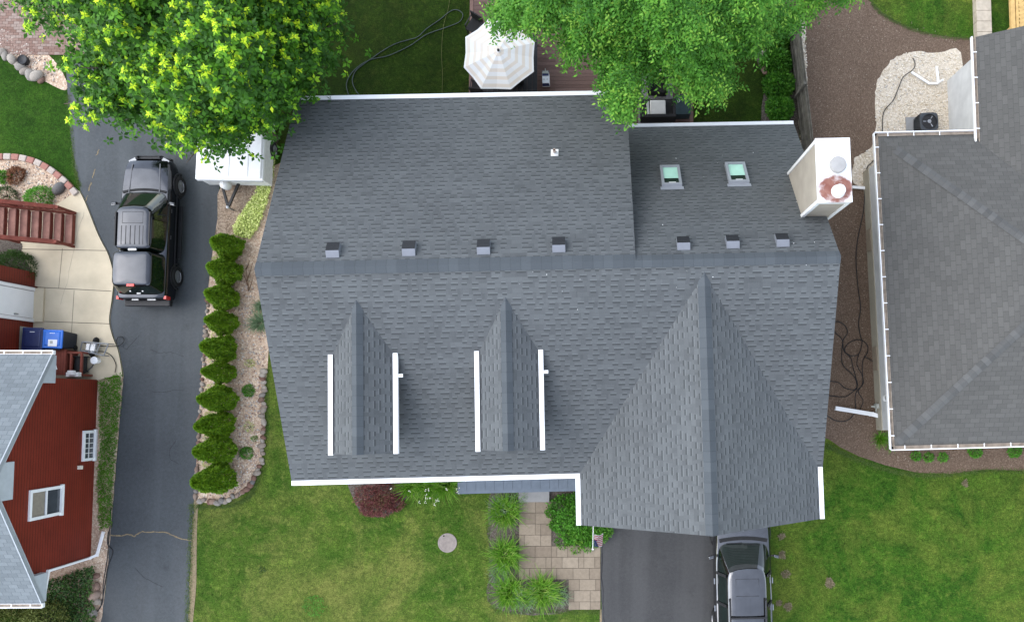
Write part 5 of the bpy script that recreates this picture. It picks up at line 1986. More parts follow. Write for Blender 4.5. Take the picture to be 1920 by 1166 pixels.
pick = r.choice(N, 90, replace=False)
limbs(m, base, [c[i] for i in pick] + [P(215, 235, 5.2), P(270, 240, 5.4), P(350, 305, 5.0), P(120, 195, 5.4)], .24, 2, hub)
m.build('trunk', M['bark'], mp_, True, world=True)

# finer leaved tree on the right
EPOLY = [(918, -190), (1620, -190), (1640, -60), (1600, 2), (1566, 10), (1540, 14), (1524, 32), (1530, 78), (1516, 84), (1496, 48), (1470, 62), (1446, 72), (1428, 92), (1410, 106), (1392, 104), (1378, 128), (1372, 160), (1356, 196), (1342, 190), (1322, 186), (1300, 205), (1286, 190), (1268, 176), (1258, 150), (1238, 140), (1226, 168), (1208, 176), (1210, 212), (1196, 220), (1180, 214), (1172, 236), (1164, 240), (1150, 226), (1134, 230), (1138, 196), (1116, 204), (1104, 208), (1112, 182), (1130, 166), (1122, 134), (1126, 112), (1108, 108), (1094, 126), (1084, 122), (1068, 140), (1062, 130), (1046, 122), (1044, 100), (1022, 80), (1012, 54), (990, 62), (968, 56), (962, 88), (946, 60), (928, 66), (916, 30), (924, 5)]
base = P(1232, 118, 0)
el = thing('shade_tree', 'large fine leaved green tree overhanging the deck and the rear roof edge', 'tree', tuple(base))
x, y, z, d, hole = crown(EPOLY, 6.2, 10.2, 120, 3100, 31, hs=1.2, nb=110, rb=.95)
keep = ((hole > -.66 + .5 * np.exp(-d / 25)) | ((x < 1075) & (y < 45))) & (d > 15)
x, y, z, d = x[keep], y[keep], z[keep], d[keep]
N = len(x)
r = np.random.default_rng(15)
dep = r.gamma(1.3, .55, N)
c = Pn(x, y, z - dep)
ctr = Pn(np.array([1270.]), np.array([-20.]), np.array([6.]))[0]
out = nrm(np.stack([c[:, 0] - ctr[0], c[:, 1] - ctr[1], np.full(N, .2)], 1))
parts = []
# arching sprays: a twig with side twigs, leaves two-ranked along each
sd = nrm(out + r.normal(0, .50, (N, 3)) * np.array([1, 1, .5]) + np.array([0, 0, -.22]))
side = nrm(np.cross(sd, np.array([0, 0, 1.])))
tn = np.clip(.42 + .27 * r.normal(0, 1, N), .0, .92)
TL = r.uniform(.55, 1.0, N)[:, None]
tw0 = []
for b_ in range(5):
    if b_ == 0: st0, dd0, ln0 = c - sd * TL * .5, sd, TL
    else:
        sg0 = 1 if b_ % 2 else -1
        st0 = c + sd * TL * (-.45 + .2 * b_); dd0 = nrm(sd * .75 + side * sg0 * r.uniform(.4, .9, N)[:, None] + r.normal(0, .18, (N, 3))); ln0 = TL * r.uniform(.42, .7, N)[:, None]
    sdd = nrm(np.cross(dd0, np.array([0, 0, 1.])))
    K = 11 if b_ == 0 else 8
    for k in range(K):
        t = (k + .6) / K
        pc2 = st0 + dd0 * (ln0 * t) + np.array([0, 0, -1]) * (.22 * t * t * ln0)
        sg = 1 if k % 2 else -1
        dr = nrm(dd0 * .6 + sdd * sg * .75 + r.normal(0, .24, (N, 3)) + np.array([0, 0, -.2]))
        nn = np.array([0, 0, 1.]) + r.normal(0, .38, (N, 3))
        s = r.uniform(.75, 1.25, N)
        v, q = leaves(pc2, dr, nn, .125 * s, .054 * s)
        parts.append((v, q, np.clip(tn + r.normal(0, .10, N) + .16 * t, 0, .97)))
V, Q, T = join(parts)
fast_mesh('crown', V, Q, T, M['elm'], el, True)
m = MB()
hub = P(1240, 40, 5.0)
pick = r.choice(N, 130, replace=False)
limbs(m, base, [c[i] for i in pick] + [P(1160, 190, 6.0), P(1190, 175, 6.2), P(1290, 140, 6.2), P(1060, 100, 6.6)], .22, 6, hub)
m.build('trunk', M['bark'], el, True, world=True)


# dwarf conical arborvitae: built once, then copied
def arbor_mesh(seed, h, rad_, root):
    r = np.random.default_rng(seed)
    n = 8000
    t = r.random(n) ** 1.05
    a = r.uniform(0, 6.283, n)
    prof = np.minimum(1, (.35 + t * 4.5) ** .6) * np.clip(1 - t, 0, 1) ** .62 * 1.04
    wob = 1 + .13 * np.sin(a * 3 + t * 5 + seed) + .09 * np.sin(a * 7 - t * 9) + .05 * np.sin(a * 13 + t * 17)
    rr_ = rad_ * prof * wob * np.sqrt(r.uniform(.78, 1.0, n))
    c = np.stack([np.cos(a) * rr_, np.sin(a) * rr_, .04 + t * h * .93], 1)
    o = np.stack([np.cos(a), np.sin(a), np.zeros(n)], 1)
    tang = np.stack([-np.sin(a), np.cos(a), np.zeros(n)], 1)
    upr = (r.random(n) < .3)[:, None]
    d = nrm(upr * (np.array([0, 0, 1.]) * .7 + o * .55 + r.normal(0, .25, (n, 3))) + ~upr * nrm(o * r.uniform(.3, 1.0, n)[:, None] + np.array([0, 0, 1.]) * r.uniform(-.25, .6, n)[:, None] + tang * r.normal(0, .6, n)[:, None]))
    nn = o * .9 + np.array([0, 0, .75]) + tang * r.normal(0, .5, n)[:, None] + r.normal(0, .25, (n, 3))
    s = r.uniform(.7, 1.3, n)
    v, q = leaves(c, d, nn, .09 * s, .046 * s, .05)
    fast_mesh('foliage', v, q, np.clip(r.normal(.45, .32, n) + .15 * np.sin(a * 5 + t * 8), 0, 1), M['arbor'], root)
    m = MB(); m.tube([(0, 0, 0), (0, 0, h * .5)], [.05, .02], 6); m.build('stem', M['bark'], root)


AV = [((448, 467), (402, 446)), ((444, 513), (393, 492)), ((438, 560), (391, 541)), ((438, 607), (386, 598)), ((436, 655), (376, 653)), ((436, 699), (378, 702)), ((434, 748), (372, 759)), ((434, 795), (365, 803)), ((432, 840), (364, 849)), ((430, 893), (362, 914))]
AVL = ['conical green arborvitae at the head of the row, beside the lime ground cover', 'second conical arborvitae from the lime ground cover, above the bare forked twig', 'third conical arborvitae from the lime ground cover, below the bare forked twig', 'fourth conical arborvitae from the lime ground cover, beside the blue green grass clump', 'fifth conical arborvitae of the row, next below the blue green grass clump', 'sixth conical arborvitae of the row, slightly smaller one in the middle', 'seventh conical arborvitae, beside the upper small round plant in the gravel', 'eighth conical arborvitae, between the two small round plants in the gravel', 'ninth conical arborvitae, beside the lower small round plant in the gravel', 'conical green arborvitae at the foot of the row, beside the front lawn']
protos = []
for i, ((bx_, by_), tip) in enumerate(AV):
    b = P(bx_ - 8, by_, .02)
    # height from the displacement of the tip
    best = min(np.arange(.8, 3.2, .02), key=lambda h_: (P(tip[0], tip[1], h_).xy - b.xy).length)
    h_ = float(best)
    if i < 3:
        root = thing('arborvitae', AVL[i], 'shrub', tuple(b), 0, 'conical arborvitae in a row beside the driveway')
        arbor_mesh(50 + i, 1.85, (.50, .48, .51)[i], root)
        root.scale = (1, 1, 1)
        protos.append(root)
        o = root
    else:
        o = dup(protos[i % 3], tuple(b), i * 1.3, AVL[i])
    s_ = (.92, 1.0, .94, .88, .98, .80, 1.0, .95, 1.03, 1.12)[i]
    o.scale = (s_, s_, min(max(h_, 1.8), 2.5) / 1.85)


def leaf_shrub(name, label, cat, px, rx_, ry_, h, n, L, W, mat, seed, group=None, z=0.0, lump=.25, tlo=.1, thi=.8, flat=.4, rot=0.0, part='foliage', lobes=None):
    b = P(*px, z)
    root = thing(name, label, cat, tuple(b), rot, group)
    r = np.random.default_rng(seed)
    u = nrm(r.normal(size=(n, 3))); u[:, 2] = np.abs(u[:, 2])
    k = r.uniform(.45, 1, n) ** .5
    wob = 1 + lump * vnoise(u * 2.2, 1.0, seed) * .5
    c = u * np.array([rx_, ry_, h]) * (k * wob)[:, None]
    if lobes:
        li = r.integers(0, len(lobes), n)
        lb_ = np.array(lobes)[li]
        c = c * lb_[:, 2:3] * np.array([1, 1, 1.]) + np.concatenate([lb_[:, :2], lb_[:, 3:4]], 1)
    c[:, 2] = np.maximum(c[:, 2], .03)
    d = nrm(u * .8 + r.normal(0, .5, (n, 3)) + np.array([0, 0, .15]))
    nn = u * .7 + np.array([0, 0, flat]) + r.normal(0, .4, (n, 3))
    s = r.uniform(.7, 1.3, n)
    v, q = leaves(c, d, nn, L * s, W * s)
    fast_mesh(part, v, q, np.clip(r.uniform(tlo, thi, n) + .12 * vnoise(c, 4, seed + 9), 0, 1), mat, root)
    m = MB(); rr = random.Random(seed)
    for i in range(5):
        a = rr.uniform(0, 6.28); m.tube([(0, 0, 0), (math.cos(a) * rx_ * .4, math.sin(a) * ry_ * .4, h * .6)], [.02, .008], 5)
    m.build('stem', M['bark'], root)
    return root


def blade_clump(name, label, cat, px, n, L, W, mat, seed, group=None, spread=1.0, tlo=.1, thi=.75, z=0.0, rb=.12, blossom=0, up=.75):
    b = P(*px, z)
    root = thing(name, label, cat, tuple(b), 0, group)
    r = np.random.default_rng(seed)
    a = r.uniform(0, 6.283, n)
    rad0 = rb * np.sqrt(r.random(n))
    c = np.stack([np.cos(a) * rad0, np.sin(a) * rad0, np.zeros(n)], 1)
    a2 = a + r.normal(0, 1.1, n)
    o = np.stack([np.cos(a2), np.sin(a2), np.zeros(n)], 1)
    ln = L * r.uniform(.55, 1.15, n)
    lean = r.uniform(.3, 1.0, n) * spread
    segs = 5
    s = np.stack([-o[:, 1], o[:, 0], np.zeros(n)], 1)
    V = []; wj = W * r.uniform(.7, 1.25, n)
    for k in range(segs + 1):
        t = k / segs
        hor = ln * lean * (t ** 1.35) * .85
        ver = ln * up * (t * (1.25 - .62 * lean * t * 1.25))
        p = c + o * hor[:, None] + np.array([0, 0, 1]) * np.maximum(ver, .015)[:, None]
        w = (wj * (1 - t ** 2.2) * .5 + .0015)[:, None]
        fold = np.array([0, 0, 1]) * w * .3
        V += [p - s * w + fold, p + s * w + fold]
    V = np.stack(V, 1)                                   # n, 2(segs+1), 3
    Q = []
    for k in range(segs):
        Q.append(np.arange(n)[:, None] * (2 * segs + 2) + np.array([2 * k, 2 * k + 1, 2 * k + 3, 2 * k + 2]))
    Q = np.stack(Q, 1).reshape(-1, 4)
    tn = np.clip(r.uniform(tlo, thi, n), 0, 1)
    dead = r.random(n) < .06
    tn[dead] = .97
    fast_mesh('leaf_blades', V.reshape(-1, 3), Q, np.repeat(tn, segs), mat, root)
    if blossom:
        m = MB(); rr = random.Random(seed)
        for i in range(blossom):
            a_ = rr.uniform(0, 6.28); q = rr.uniform(.5, .95) * L
            e = Vector((math.cos(a_) * q, math.sin(a_) * q, L * .75))
            m.tube([(0, 0, .05), (e.x * .5, e.y * .5, L * .7), e], .004, 4, mi=1)
            for k in range(4): m.rock(e + Vector((rr.gauss(0, .03), rr.gauss(0, .03), rr.gauss(0, .02))), (.018, .014, .012), i * 7 + k)
        m.build('flower', [M['blossom'], M['lily']], root)
    return root


# daylilies and strap-leaved plants along the walk
LIL = 'strap leaved plants along the paver walk'
blade_clump('daylily', 'large bright green strap leaved clump at the top of the paver walk', 'plant', (948, 958), 442, .922, .022, M['lily'], 1, LIL, tlo=.1, thi=.95, rb=.36, up=.55)
blade_clump('daylily', 'bright green strap leaved clump halfway down the left of the paver walk', 'plant', (948, 1038), 476, .922, .022, M['lily'], 2, LIL, tlo=.1, thi=.95, rb=.36, up=.55)
blade_clump('daylily', 'bright green strap leaved clump at the left corner below the walk', 'plant', (958, 1108), 442, .922, .022, M['lily'], 3, LIL, tlo=.1, thi=.95, rb=.36, up=.55)
blade_clump('daylily', 'bright green strap leaved clump below the walk, next to the lower pavers', 'plant', (1018, 1106), 510, .924, .022, M['lily'], 4, LIL, tlo=.1, thi=.95, rb=.36, up=.55)
blade_clump('striped_grass', 'thin pale striped grass clump between the first and second walk daylilies', 'plant', (934, 948), 150, .5, .014, M['blue_grass'], 5, LIL, tlo=.3, thi=1, rb=.25)
blade_clump('striped_grass', 'thin pale striped grass clump left of the middle walk daylily', 'plant', (936, 1072), 150, .5, .014, M['blue_grass'], 6, LIL, tlo=.3, thi=1, rb=.25)
blade_clump('striped_grass', 'pale striped grass clump between the two lowest daylilies', 'plant', (985, 1120), 240, .55, .016, M['blue_grass'], 7, LIL, tlo=.3, thi=1, rb=.25)
blade_clump('striped_grass', 'pale striped grass clump beside the lowest pavers', 'plant', (1050, 1116), 150, .5, .014, M['blue_grass'], 8, LIL, tlo=.3, thi=1, rb=.25)
blade_clump('striped_grass', 'wispy striped grass against the porch corner', 'plant', (972, 930), 140, .5, .014, M['blue_grass'], 9, LIL, tlo=.3, thi=1, rb=.25)
IR = 'strap leaved plants in front of the porch'
for i, (x_, lb) in enumerate([(776, 'drooping green strap leaved plant next to the red shrub'), (806, 'drooping green strap leaved plant in the middle before the porch'), (838, 'drooping green strap leaved plant against the porch end')]):
    blade_clump('iris', lb, 'plant', (x_, 905), 380, .85, .03, M['lily'], 20 + i, IR, tlo=.1, thi=.95, blossom=9, rb=.25)

leaf_shrub('red_shrub', 'dark red mounded shrub under the front gutter', 'shrub', (712, 934), 1.0, .8, .75, 7000, .07, .022, M['red_leaf'], 61, lump=.5, tlo=0, thi=1, lobes=[(-.45, .1, .5, 0), (.35, .2, .55, 0), (0, -.3, .5, .05), (-.3, -.35, .4, 0), (.5, -.15, .42, 0), (0, .15, .6, .15)])
rs = leaf_shrub('green_shrub', 'bushy green shrub right of the paver walk by the garage corner', 'shrub', (1082, 966), 1.0, 1.0, .85, 9000, .085, .042, M['shrub'], 62, lump=.6, tlo=.0, thi=.9, lobes=[(-.55, .35, .52, 0), (.1, .5, .55, .1), (.55, .2, .5, .1), (-.45, -.3, .5, 0), (.2, -.35, .58, .1), (.75, -.5, .45, .05), (-.1, 0, .62, .25), (-.2, -.75, .34, 0), (.5, -.85, .34, 0)])
leaf_shrub('green_shrub', 'light green sprawling branches in front of the bushy shrub beneath the flag', 'shrub', (1080, 1004), 1.0, .8, .5, 2600, .07, .030, M['elm'], 63, lump=.7, tlo=.2, thi=.95, lobes=[(-.95, .85, .2, .1), (-.8, .4, .22, .1), (-.5, -.25, .3, 0), (0, -.4, .32, 0), (.45, -.3, .34, .1), (.95, 0, .3, .2), (1.2, .2, .22, .2), (.7, .25, .4, .3), (.1, .1, .4, .3)])
# plants in the arborvitae bed
leaf_shrub('bedding_plant', 'small round green plant in the gravel, the upper one beside the arborvitae', 'plant', (467, 732), .24, .22, .2, 700, .06, .022, M['shrub'], 64, 'small round plants in the gravel bed')
leaf_shrub('bedding_plant', 'small round green plant in the gravel, the lower one beside the arborvitae', 'plant', (463, 848), .25, .23, .2, 700, .06, .022, M['shrub'], 65, 'small round plants in the gravel bed')
leaf_shrub('bedding_plant', 'tiny sparse lime plant high in the gravel bed', 'plant', (470, 681), .2, .15, .1, 160, .05, .02, M['lime'], 66)
leaf_shrub('bedding_plant', 'tiny sparse lime plant between the two round plants in the gravel bed', 'plant', (468, 800), .2, .2, .1, 140, .05, .02, M['lime'], 67)
leaf_shrub('bedding_plant', 'tiny sparse plant near the lawn side of the gravel bed', 'plant', (478, 822), .12, .1, .1, 110, .05, .02, M['shrub'], 68)
for i, (x_, y_) in enumerate([(410, 580), (404, 628), (400, 676), (394, 728), (392, 776), (388, 822), (386, 868), (405, 486), (412, 536)]):
    leaf_shrub('groundcover_tuft', 'low pale green tuft between the arborvitae and the driveway edge', 'plant', (x_ + 4, y_), .24, .16, .10, 150, .05, .02, M['lime'], 70 + i, 'low tufts between the arborvitae', tlo=0, thi=.6)
blade_clump('ornamental_grass', 'blue green grass clump leaning out by the house corner, above the gravel', 'plant', (490, 606), 300, .62, .014, M['blue_grass'], 81, tlo=.1, thi=.9, rb=.2)
blade_clump('ornamental_grass', 'small blue green grass clump behind the larger one by the wall', 'plant', (494, 575), 170, .5, .014, M['blue_grass'], 82, tlo=.1, thi=.9)
m = MB(); rr = random.Random(4)
tw = thing('bare_shrub', 'bare brown forked twigs between the second and third arborvitae', 'shrub', tuple(P(466, 540, 0)))
for a_, b_ in (((466, 545), (461, 505)), ((462, 528), (474, 492)), ((461, 505), (468, 488)), ((466, 545), (474, 520)), ((464, 535), (455, 512))):
    m.tube([P(*a_, .1), P((a_[0] + b_[0]) / 2 + 1, (a_[1] + b_[1]) / 2, .4), P(*b_, .6)], [.025, .018, .008], 6)
m.build('twigs', M['dry_twig'], tw, world=True)


def ground_cover(name, poly, n, h, L, W, mat, seed, label, tlo=0, thi=1, z=.02):
    r = np.random.default_rng(seed)
    pts = np.array(scatter_px(poly, n, seed))
    zz_ = z + r.random(n) * h * (.5 + .5 * np.clip(1 + vnoise(pts, .05, seed), 0, 2))
    c = Pn(pts[:, 0], pts[:, 1], zz_)
    d = nrm(r.normal(0, 1, (n, 3)) * np.array([1, 1, .35]) + np.array([0, 0, .3]))
    nn = np.array([0, 0, 1.]) + r.normal(0, .45, (n, 3))
    s = r.uniform(.6, 1.3, n)
    v, q = leaves(c, d, nn, L * s, W * s)
    o = fast_mesh(name, v, q, np.clip(r.uniform(tlo, thi, n) + .15 * vnoise(pts, .08, seed + 1), 0, 1), mat)
    return tag(o, label, 'ground cover', kind='stuff')


ground_cover('ground_cover', [(500, 262), (518, 270), (512, 330), (500, 380), (484, 425), (468, 448), (440, 440), (438, 425), (455, 395), (480, 360), (488, 320)], 6500, .22, .075, .036, M['lime'], 91, 'pale lime ground cover along the house beside the camper')
ground_cover('ground_cover', [(185, 715), (228, 700), (226, 760), (219, 820), (214, 880), (210, 930), (208, 985), (188, 992), (182, 920), (188, 820)], 4200, .14, .095, .026, M['lily'], 92, 'green leafy ground cover between the red wall and the driveway', 0, .5)
ground_cover('ivy', [(70, 1096), (100, 1085), (176, 1060), (172, 1110), (178, 1166), (178, 1240), (60, 1240)], 6500, .35, .09, .055, M['shrub_dark'], 93, 'dark ivy mass at the front corner of the red house', .1, .9)
leaf_shrub('juniper', 'olive juniper with upswept sprays at the bottom left corner', 'shrub', (96, 1160), .9, .75, 1.1, 4200, .12, .03, M['conifer'], 94, tlo=.1, thi=.9)
leaf_shrub('juniper', 'olive juniper hugging the roof edge at the picture bottom corner', 'shrub', (22, 1168), 1.1, .7, 1.0, 4200, .12, .03, M['conifer'], 95, tlo=.1, thi=.9)
leaf_shrub('round_shrub', 'dark green feathery shrub in the bed below the red stairs', 'shrub', (38, 505), .72, .75, .9, 5200, .09, .02, M['shrub_dark'], 96, tlo=.4, thi=1)
leaf_shrub('bedding_plant', 'green leafy plant above the red stair railing', 'plant', (78, 372), .5, .4, .45, 1300, .09, .03, M['shrub'], 97, tlo=.3, thi=.9)
leaf_shrub('bedding_plant', 'small bright green plant at the picture edge by the rust coloured plant', 'plant', (8, 334), .3, .25, .3, 500, .09, .035, M['elm'], 98, tlo=.3, thi=.9)
leaf_shrub('rust_plant', 'rust brown dry looking plant in the pale gravel bed', 'plant', (34, 328), .34, .32, .3, 900, .085, .03, simple('rust brown leaves', (.20, .085, .04), .8, .35, 12), 99, lump=.6)
leaf_shrub('dark_plant', 'dark twiggy plant behind the upper stair railing', 'plant', (14, 368), .5, .35, .4, 1200, .07, .02, M['shrub_dark'], 100)
# plants in the mulch on the right
MU = 'young plants in the mulch before the right house'
blade_clump('daylily', 'strap leaved plant at the corner of the right house', 'plant', (1648, 822), 110, .58, .024, M['lily'], 110, MU, tlo=.05, thi=.5)
blade_clump('daylily', 'strap leaved plant half under the right house gutter corner', 'plant', (1671, 832), 100, .55, .024, M['lily'], 111, MU, tlo=.05, thi=.5)
for i, (x_, y_, s_, lb) in enumerate([(1716, 855, .17, 'small sparse plant, leftmost of the young row below the right gutter'), (1740, 857, .18, 'small sparse plant, second of the young row below the right gutter'), (1766, 857, .18, 'small sparse plant, third of the young row below the right gutter'), (1827, 846, .26, 'leafy young plant half under the middle of the right gutter'), (1901, 844, .26, 'leafy young plant near the right picture edge under the gutter')]):
    leaf_shrub('young_plant', lb, 'plant', (x_, y_), s_, s_ * .9, .2, 260 if s_ < .2 else 520, .085, .03, M['shrub'], 112 + i, MU, tlo=.2, thi=.9)
# shrubs by the fence
for i, (x_, y_, s_, lb) in enumerate([(1452, 118, .55, 'dark leafy shrub by the fence, the one nearest the curved stone edge'), (1458, 165, .62, 'dark leafy shrub by the fence, in the middle'), (1460, 208, .52, 'dark leafy shrub by the fence, nearest the rear gutter'), (1452, 72, .6, 'dark leafy shrub by the fence, under the tree branches')]):
    leaf_shrub('fence_shrub', lb, 'shrub', (x_, y_), s_, s_, .7, 2400, .12, .07, M['elm'], 130 + i, 'shrubs beside the wooden fence', tlo=.05, thi=.8)

# ragged grass along the edges of paving and beds
def grass_edge(pxs, n, w, mat, seed, label, L=.06):
    r = np.random.default_rng(seed)
    pts = np.array([[p.x, p.y] for p in smooth_path([P(x_, y_) for x_, y_ in pxs], 6)])
    seg = r.integers(0, len(pts) - 1, n); t = r.random(n)[:, None]
    b = pts[seg] * (1 - t) + pts[seg + 1] * t + r.normal(0, w, (n, 2))
    c = np.concatenate([b, np.full((n, 1), .012)], 1)
    d = nrm(r.normal(0, 1, (n, 3)) * np.array([1, 1, .2]) + np.array([0, 0, .35]))
    v, q = leaves(c, d, r.normal(0, .4, (n, 3)) + np.array([0, 0, 1.]), L * r.uniform(.6, 1.5, n), .014, .05)
    return tag(fast_mesh('edge_grass', v, q, r.uniform(.05, .8, n), mat), label, 'grass', kind='stuff')


grass_edge([(361, 945), (357, 1040), (352, 1166), (349, 1230)], 2600, .06, M['turf_blade'], 1, 'ragged grass along the driveway and front lawn edge')
grass_edge([(497, 690), (500, 800), (480, 910), (440, 945), (368, 950)], 2600, .05, M['turf_blade'], 2, 'ragged grass along the border stones')
grass_edge([(1552, 836), (1600, 858), (1660, 880), (1720, 890), (1780, 890), (1850, 882), (1940, 884)], 3000, .05, M['turf_blade'], 3, 'ragged grass along the mulch edge of the right lawn')
grass_edge([(128, 180), (134, 240), (140, 310), (150, 350)], 1200, .04, M['turf_blade'], 4, 'ragged grass along the left lawn edge')
grass_edge([(915, 980), (918, 1060), (926, 1140), (1000, 1146), (1066, 1146), (1124, 1146)], 1800, .05, M['turf_blade'], 5, 'ragged grass along the walk bed')
grass_edge([(1612, -40), (1640, 14), (1672, 38), (1712, 56), (1765, 69), (1834, 74)], 1800, .04, M['turf_blade'], 6, 'ragged grass along the mulch at the top right lawn')


ground_cover('lawn_weeds', [(572, 1118), (600, 1114), (612, 1136), (600, 1156), (578, 1154), (566, 1138)], 420, .05, .07, .02, M['shrub'], 301, 'dark green tuft of coarse grass in the front lawn', .1, .6, .006)
ground_cover('lawn_weeds', [(486, 1062), (498, 1062), (498, 1072), (486, 1073)], 60, .04, .06, .02, M['shrub_dark'], 302, 'small dark weed at the left of the front lawn', .1, .6, .006)

M['dry'] = leaf_mat('dry straw', [(0, (.12, .095, .05)), (.5, (.19, .155, .09)), (1, (.28, .235, .15))], .1)
for i, (x, y, s_, k) in enumerate([(1556, 1092, 8.5, 1.0), (1466, 1040, 8, .45), (1474, 1076, 8, .5), (1478, 1136, 7, .6), (1462, 1130, 6, .5), (1809, 905, 7, .45), (1466, 1005, 6, .4)]):
    rr = random.Random(400 + i)
    poly = [(x + math.cos(t * .698) * s_ * rr.uniform(.6, 1.3), y + math.sin(t * .698) * s_ * rr.uniform(.6, 1.3)) for t in range(9)]
    ground_cover('dry_grass', poly, int(420 * k), .012, .07, .022, M['dry'], 410 + i, ('larger bare straw coloured patch in the right lawn', 'dry straw patch beside the dark SUV mirror', 'dry straw patch in the lawn behind the SUV mirror', 'paler dry patch low in the lawn beside the SUV', 'small dry patch against the side of the SUV', 'faint dry patch below the mulch of the right house', 'faint dry patch below the garage gutter')[i], .1, .9, .006)
# ------------------------------------------------------------------ border stones
rr = random.Random(77)


def stone_line(pxs, n, s, group, label, seed, mat=None, jit=.03, z=.0, name='border_stone', sub=2):
    r = random.Random(seed)
    path = smooth_path([P(x, y) for x, y in pxs], 8)
    L = [0]
    for a, b in zip(path, path[1:]): L.append(L[-1] + (b - a).length)
    protos_ = []
    for i in range(n):
        t = L[-1] * (i + .5 + r.uniform(-.15, .15)) / n
        k = max(j for j in range(len(L)) if L[j] <= t); k = min(k, len(path) - 2)
        p = path[k] + (path[k + 1] - path[k]) * ((t - L[k]) / max(L[k + 1] - L[k], 1e-6))
        d = path[k + 1] - path[k]
        sz = s * r.uniform(.75, 1.25)
        m = MB(); m.rock((0, 0, sz * .28), (sz * r.uniform(.5, .68), sz * r.uniform(.38, .5), sz * .34), seed * 100 + i, tint=r.random(), sub=sub)
        o = m.build(name, mat or M['stone'], smooth=True)
        o.location = p + Vector((r.gauss(0, jit), r.gauss(0, jit), z)); o.rotation_euler = (0, 0, math.atan2(d.y, d.x) + r.uniform(-.3, .3))
        tag(o, label, 'stone', group)


stone_line([(396, 540), (389, 600), (384, 660), (379, 740), (374, 820), (370, 900), (369, 935)], 40, .165, 'stones between the driveway and the arborvitae', 'rounded stone edging the gravel bed along the driveway', 1)
stone_line([(372, 936), (398, 940), (425, 938), (452, 926), (474, 906), (488, 872), (494, 830), (495, 780), (494, 735), (497, 690)], 42, .205, 'stones between the gravel bed and the front lawn', 'pale rounded stone edging the gravel bed along the front lawn', 2)
stone_line([(0, 98), (22, 112), (45, 132), (65, 146), (85, 152)], 9, .32, 'stones at the top of the side lawn', 'pinkish boulder edging the side lawn at the top left', 3)
stone_line([(186, 1075), (183, 1100), (181, 1130), (178, 1164)], 6, .32, 'blocks beside the driveway at the bottom left', 'weathered edging block beside the driveway at the bottom left', 4)
stone_line([(1437, 98), (1430, 110), (1428, 122), (1432, 134), (1438, 140)], 6, .26, 'stones in the curved edge near the fence', 'pale stone in the curved bed edge near the fence', 5)
# curved row of edging blocks round the left bed
path = smooth_path([P(x, y, .0) for x, y in ((-20, 297), (10, 295), (40, 297), (70, 305), (96, 319), (118, 336), (136, 354), (146, 366))], 8)
L = [0]
for a, b in zip(path, path[1:]): L.append(L[-1] + (b - a).length)
nB = 13
for i in range(nB):
    t = L[-1] * (i + .5) / nB
    k = max(j for j in range(len(L)) if L[j] <= t); k = min(k, len(path) - 2)
    p = path[k] + (path[k + 1] - path[k]) * ((t - L[k]) / max(L[k + 1] - L[k], 1e-6)); d = path[k + 1] - path[k]
    m = MB(); pink = i % 2 == 1
    m.box((0, 0, .07), (L[-1] / nB * .93, .23, .14), tint=(.12 if pink else .95))
    o = m.build('edging_block', M['brick_block']); o.location = p; o.rotation_euler = (0, 0, math.atan2(d.y, d.x))
    bv = o.modifiers.new('bevel', 'BEVEL'); bv.width = .03; bv.segments = 2
    tag(o, 'pink edging block in the curved bed border' if pink else 'grey tan edging block in the curved bed border', 'edging block', 'edging blocks round the left bed')
m = MB(); m.rock((0, 0, .1), (.30, .20, .17), 5, tint=1, sub=3); o = m.build('flat_rock', M['stone'], smooth=True); o.location = P(112, 355)
tag(o, 'flat grey rock lying in the pale gravel above the stairs', 'rock')
m = MB(); m.lathe([(.17, 0), (.2, .16), (.18, .2), (.15, .17), (0, .15)], (0, 0, 0), 20); o = m.build('ground_lamp', M['trim_black'], auto=40); o.location = P(48, 116)
tag(o, 'round dark planter among the tan rubble at the top left', 'planter')

# ------------------------------------------------------------------ round cover in the lawn
m = MB(); m.lathe([(.35, 0), (.35, .03), (.31, .035), (.30, .028), (0, .028)], (0, 0, 0), 40)
for i in range(-3, 4):
    for j in range(-3, 4):
        if i * i + j * j < 11: m.box((i * .08, j * .08, .032), (.035, .035, .008), mi=0)
mh = thing('well_cover', 'round grey brown utility cover set in the front lawn', 'utility cover', tuple(P(839, 1017)))
m.build('lid', M['manhole'], mh)
m = MB(); m.lathe([(.03, .030), (.03, .037), (0, .037)], tuple(P(832.5, 1004) - P(839, 1017)), 12); m.build('pick_hole', M['rubber'], mh)

# ------------------------------------------------------------------ deck, umbrella, furniture
DZ = .42
dA, dB = P(881, 30, DZ), P(1298, 30, DZ)
dn, df = P(1000, 250, DZ).y, P(1000, -60, DZ).y
deck = thing('wooden_deck', 'dark brown plank deck behind the house under the umbrella', 'deck', ((dA.x + dB.x) / 2, (dn + df) / 2, 0))
mb = MB(); rr = random.Random(8)
nbd = int((df - dn) / .145)
for i in range(nbd):
    y_ = dn + .145 * (i + .5)
    cut = dA.x + .15 + (3.1 if i % 2 else 5.2)
    mb.box(((dA.x + .13 + cut) / 2, y_, DZ - .02), (cut - dA.x - .13, .138, .035), tint=rr.random())
    mb.box(((cut + .004 + dB.x - .13) / 2, y_, DZ - .02), (dB.x - .13 - cut - .004, .138, .035), tint=rr.random())
mb.build('boards', tint_mat('brown composite boards', [(0, (.098, .056, .044)), (.5, (.112, .066, .052)), (1, (.13, .078, .063))], .6, .25, 30, .2, .15), deck, world=True)
rimm = simple('reddish deck rim', (.15, .085, .065), .6, .15, 8)
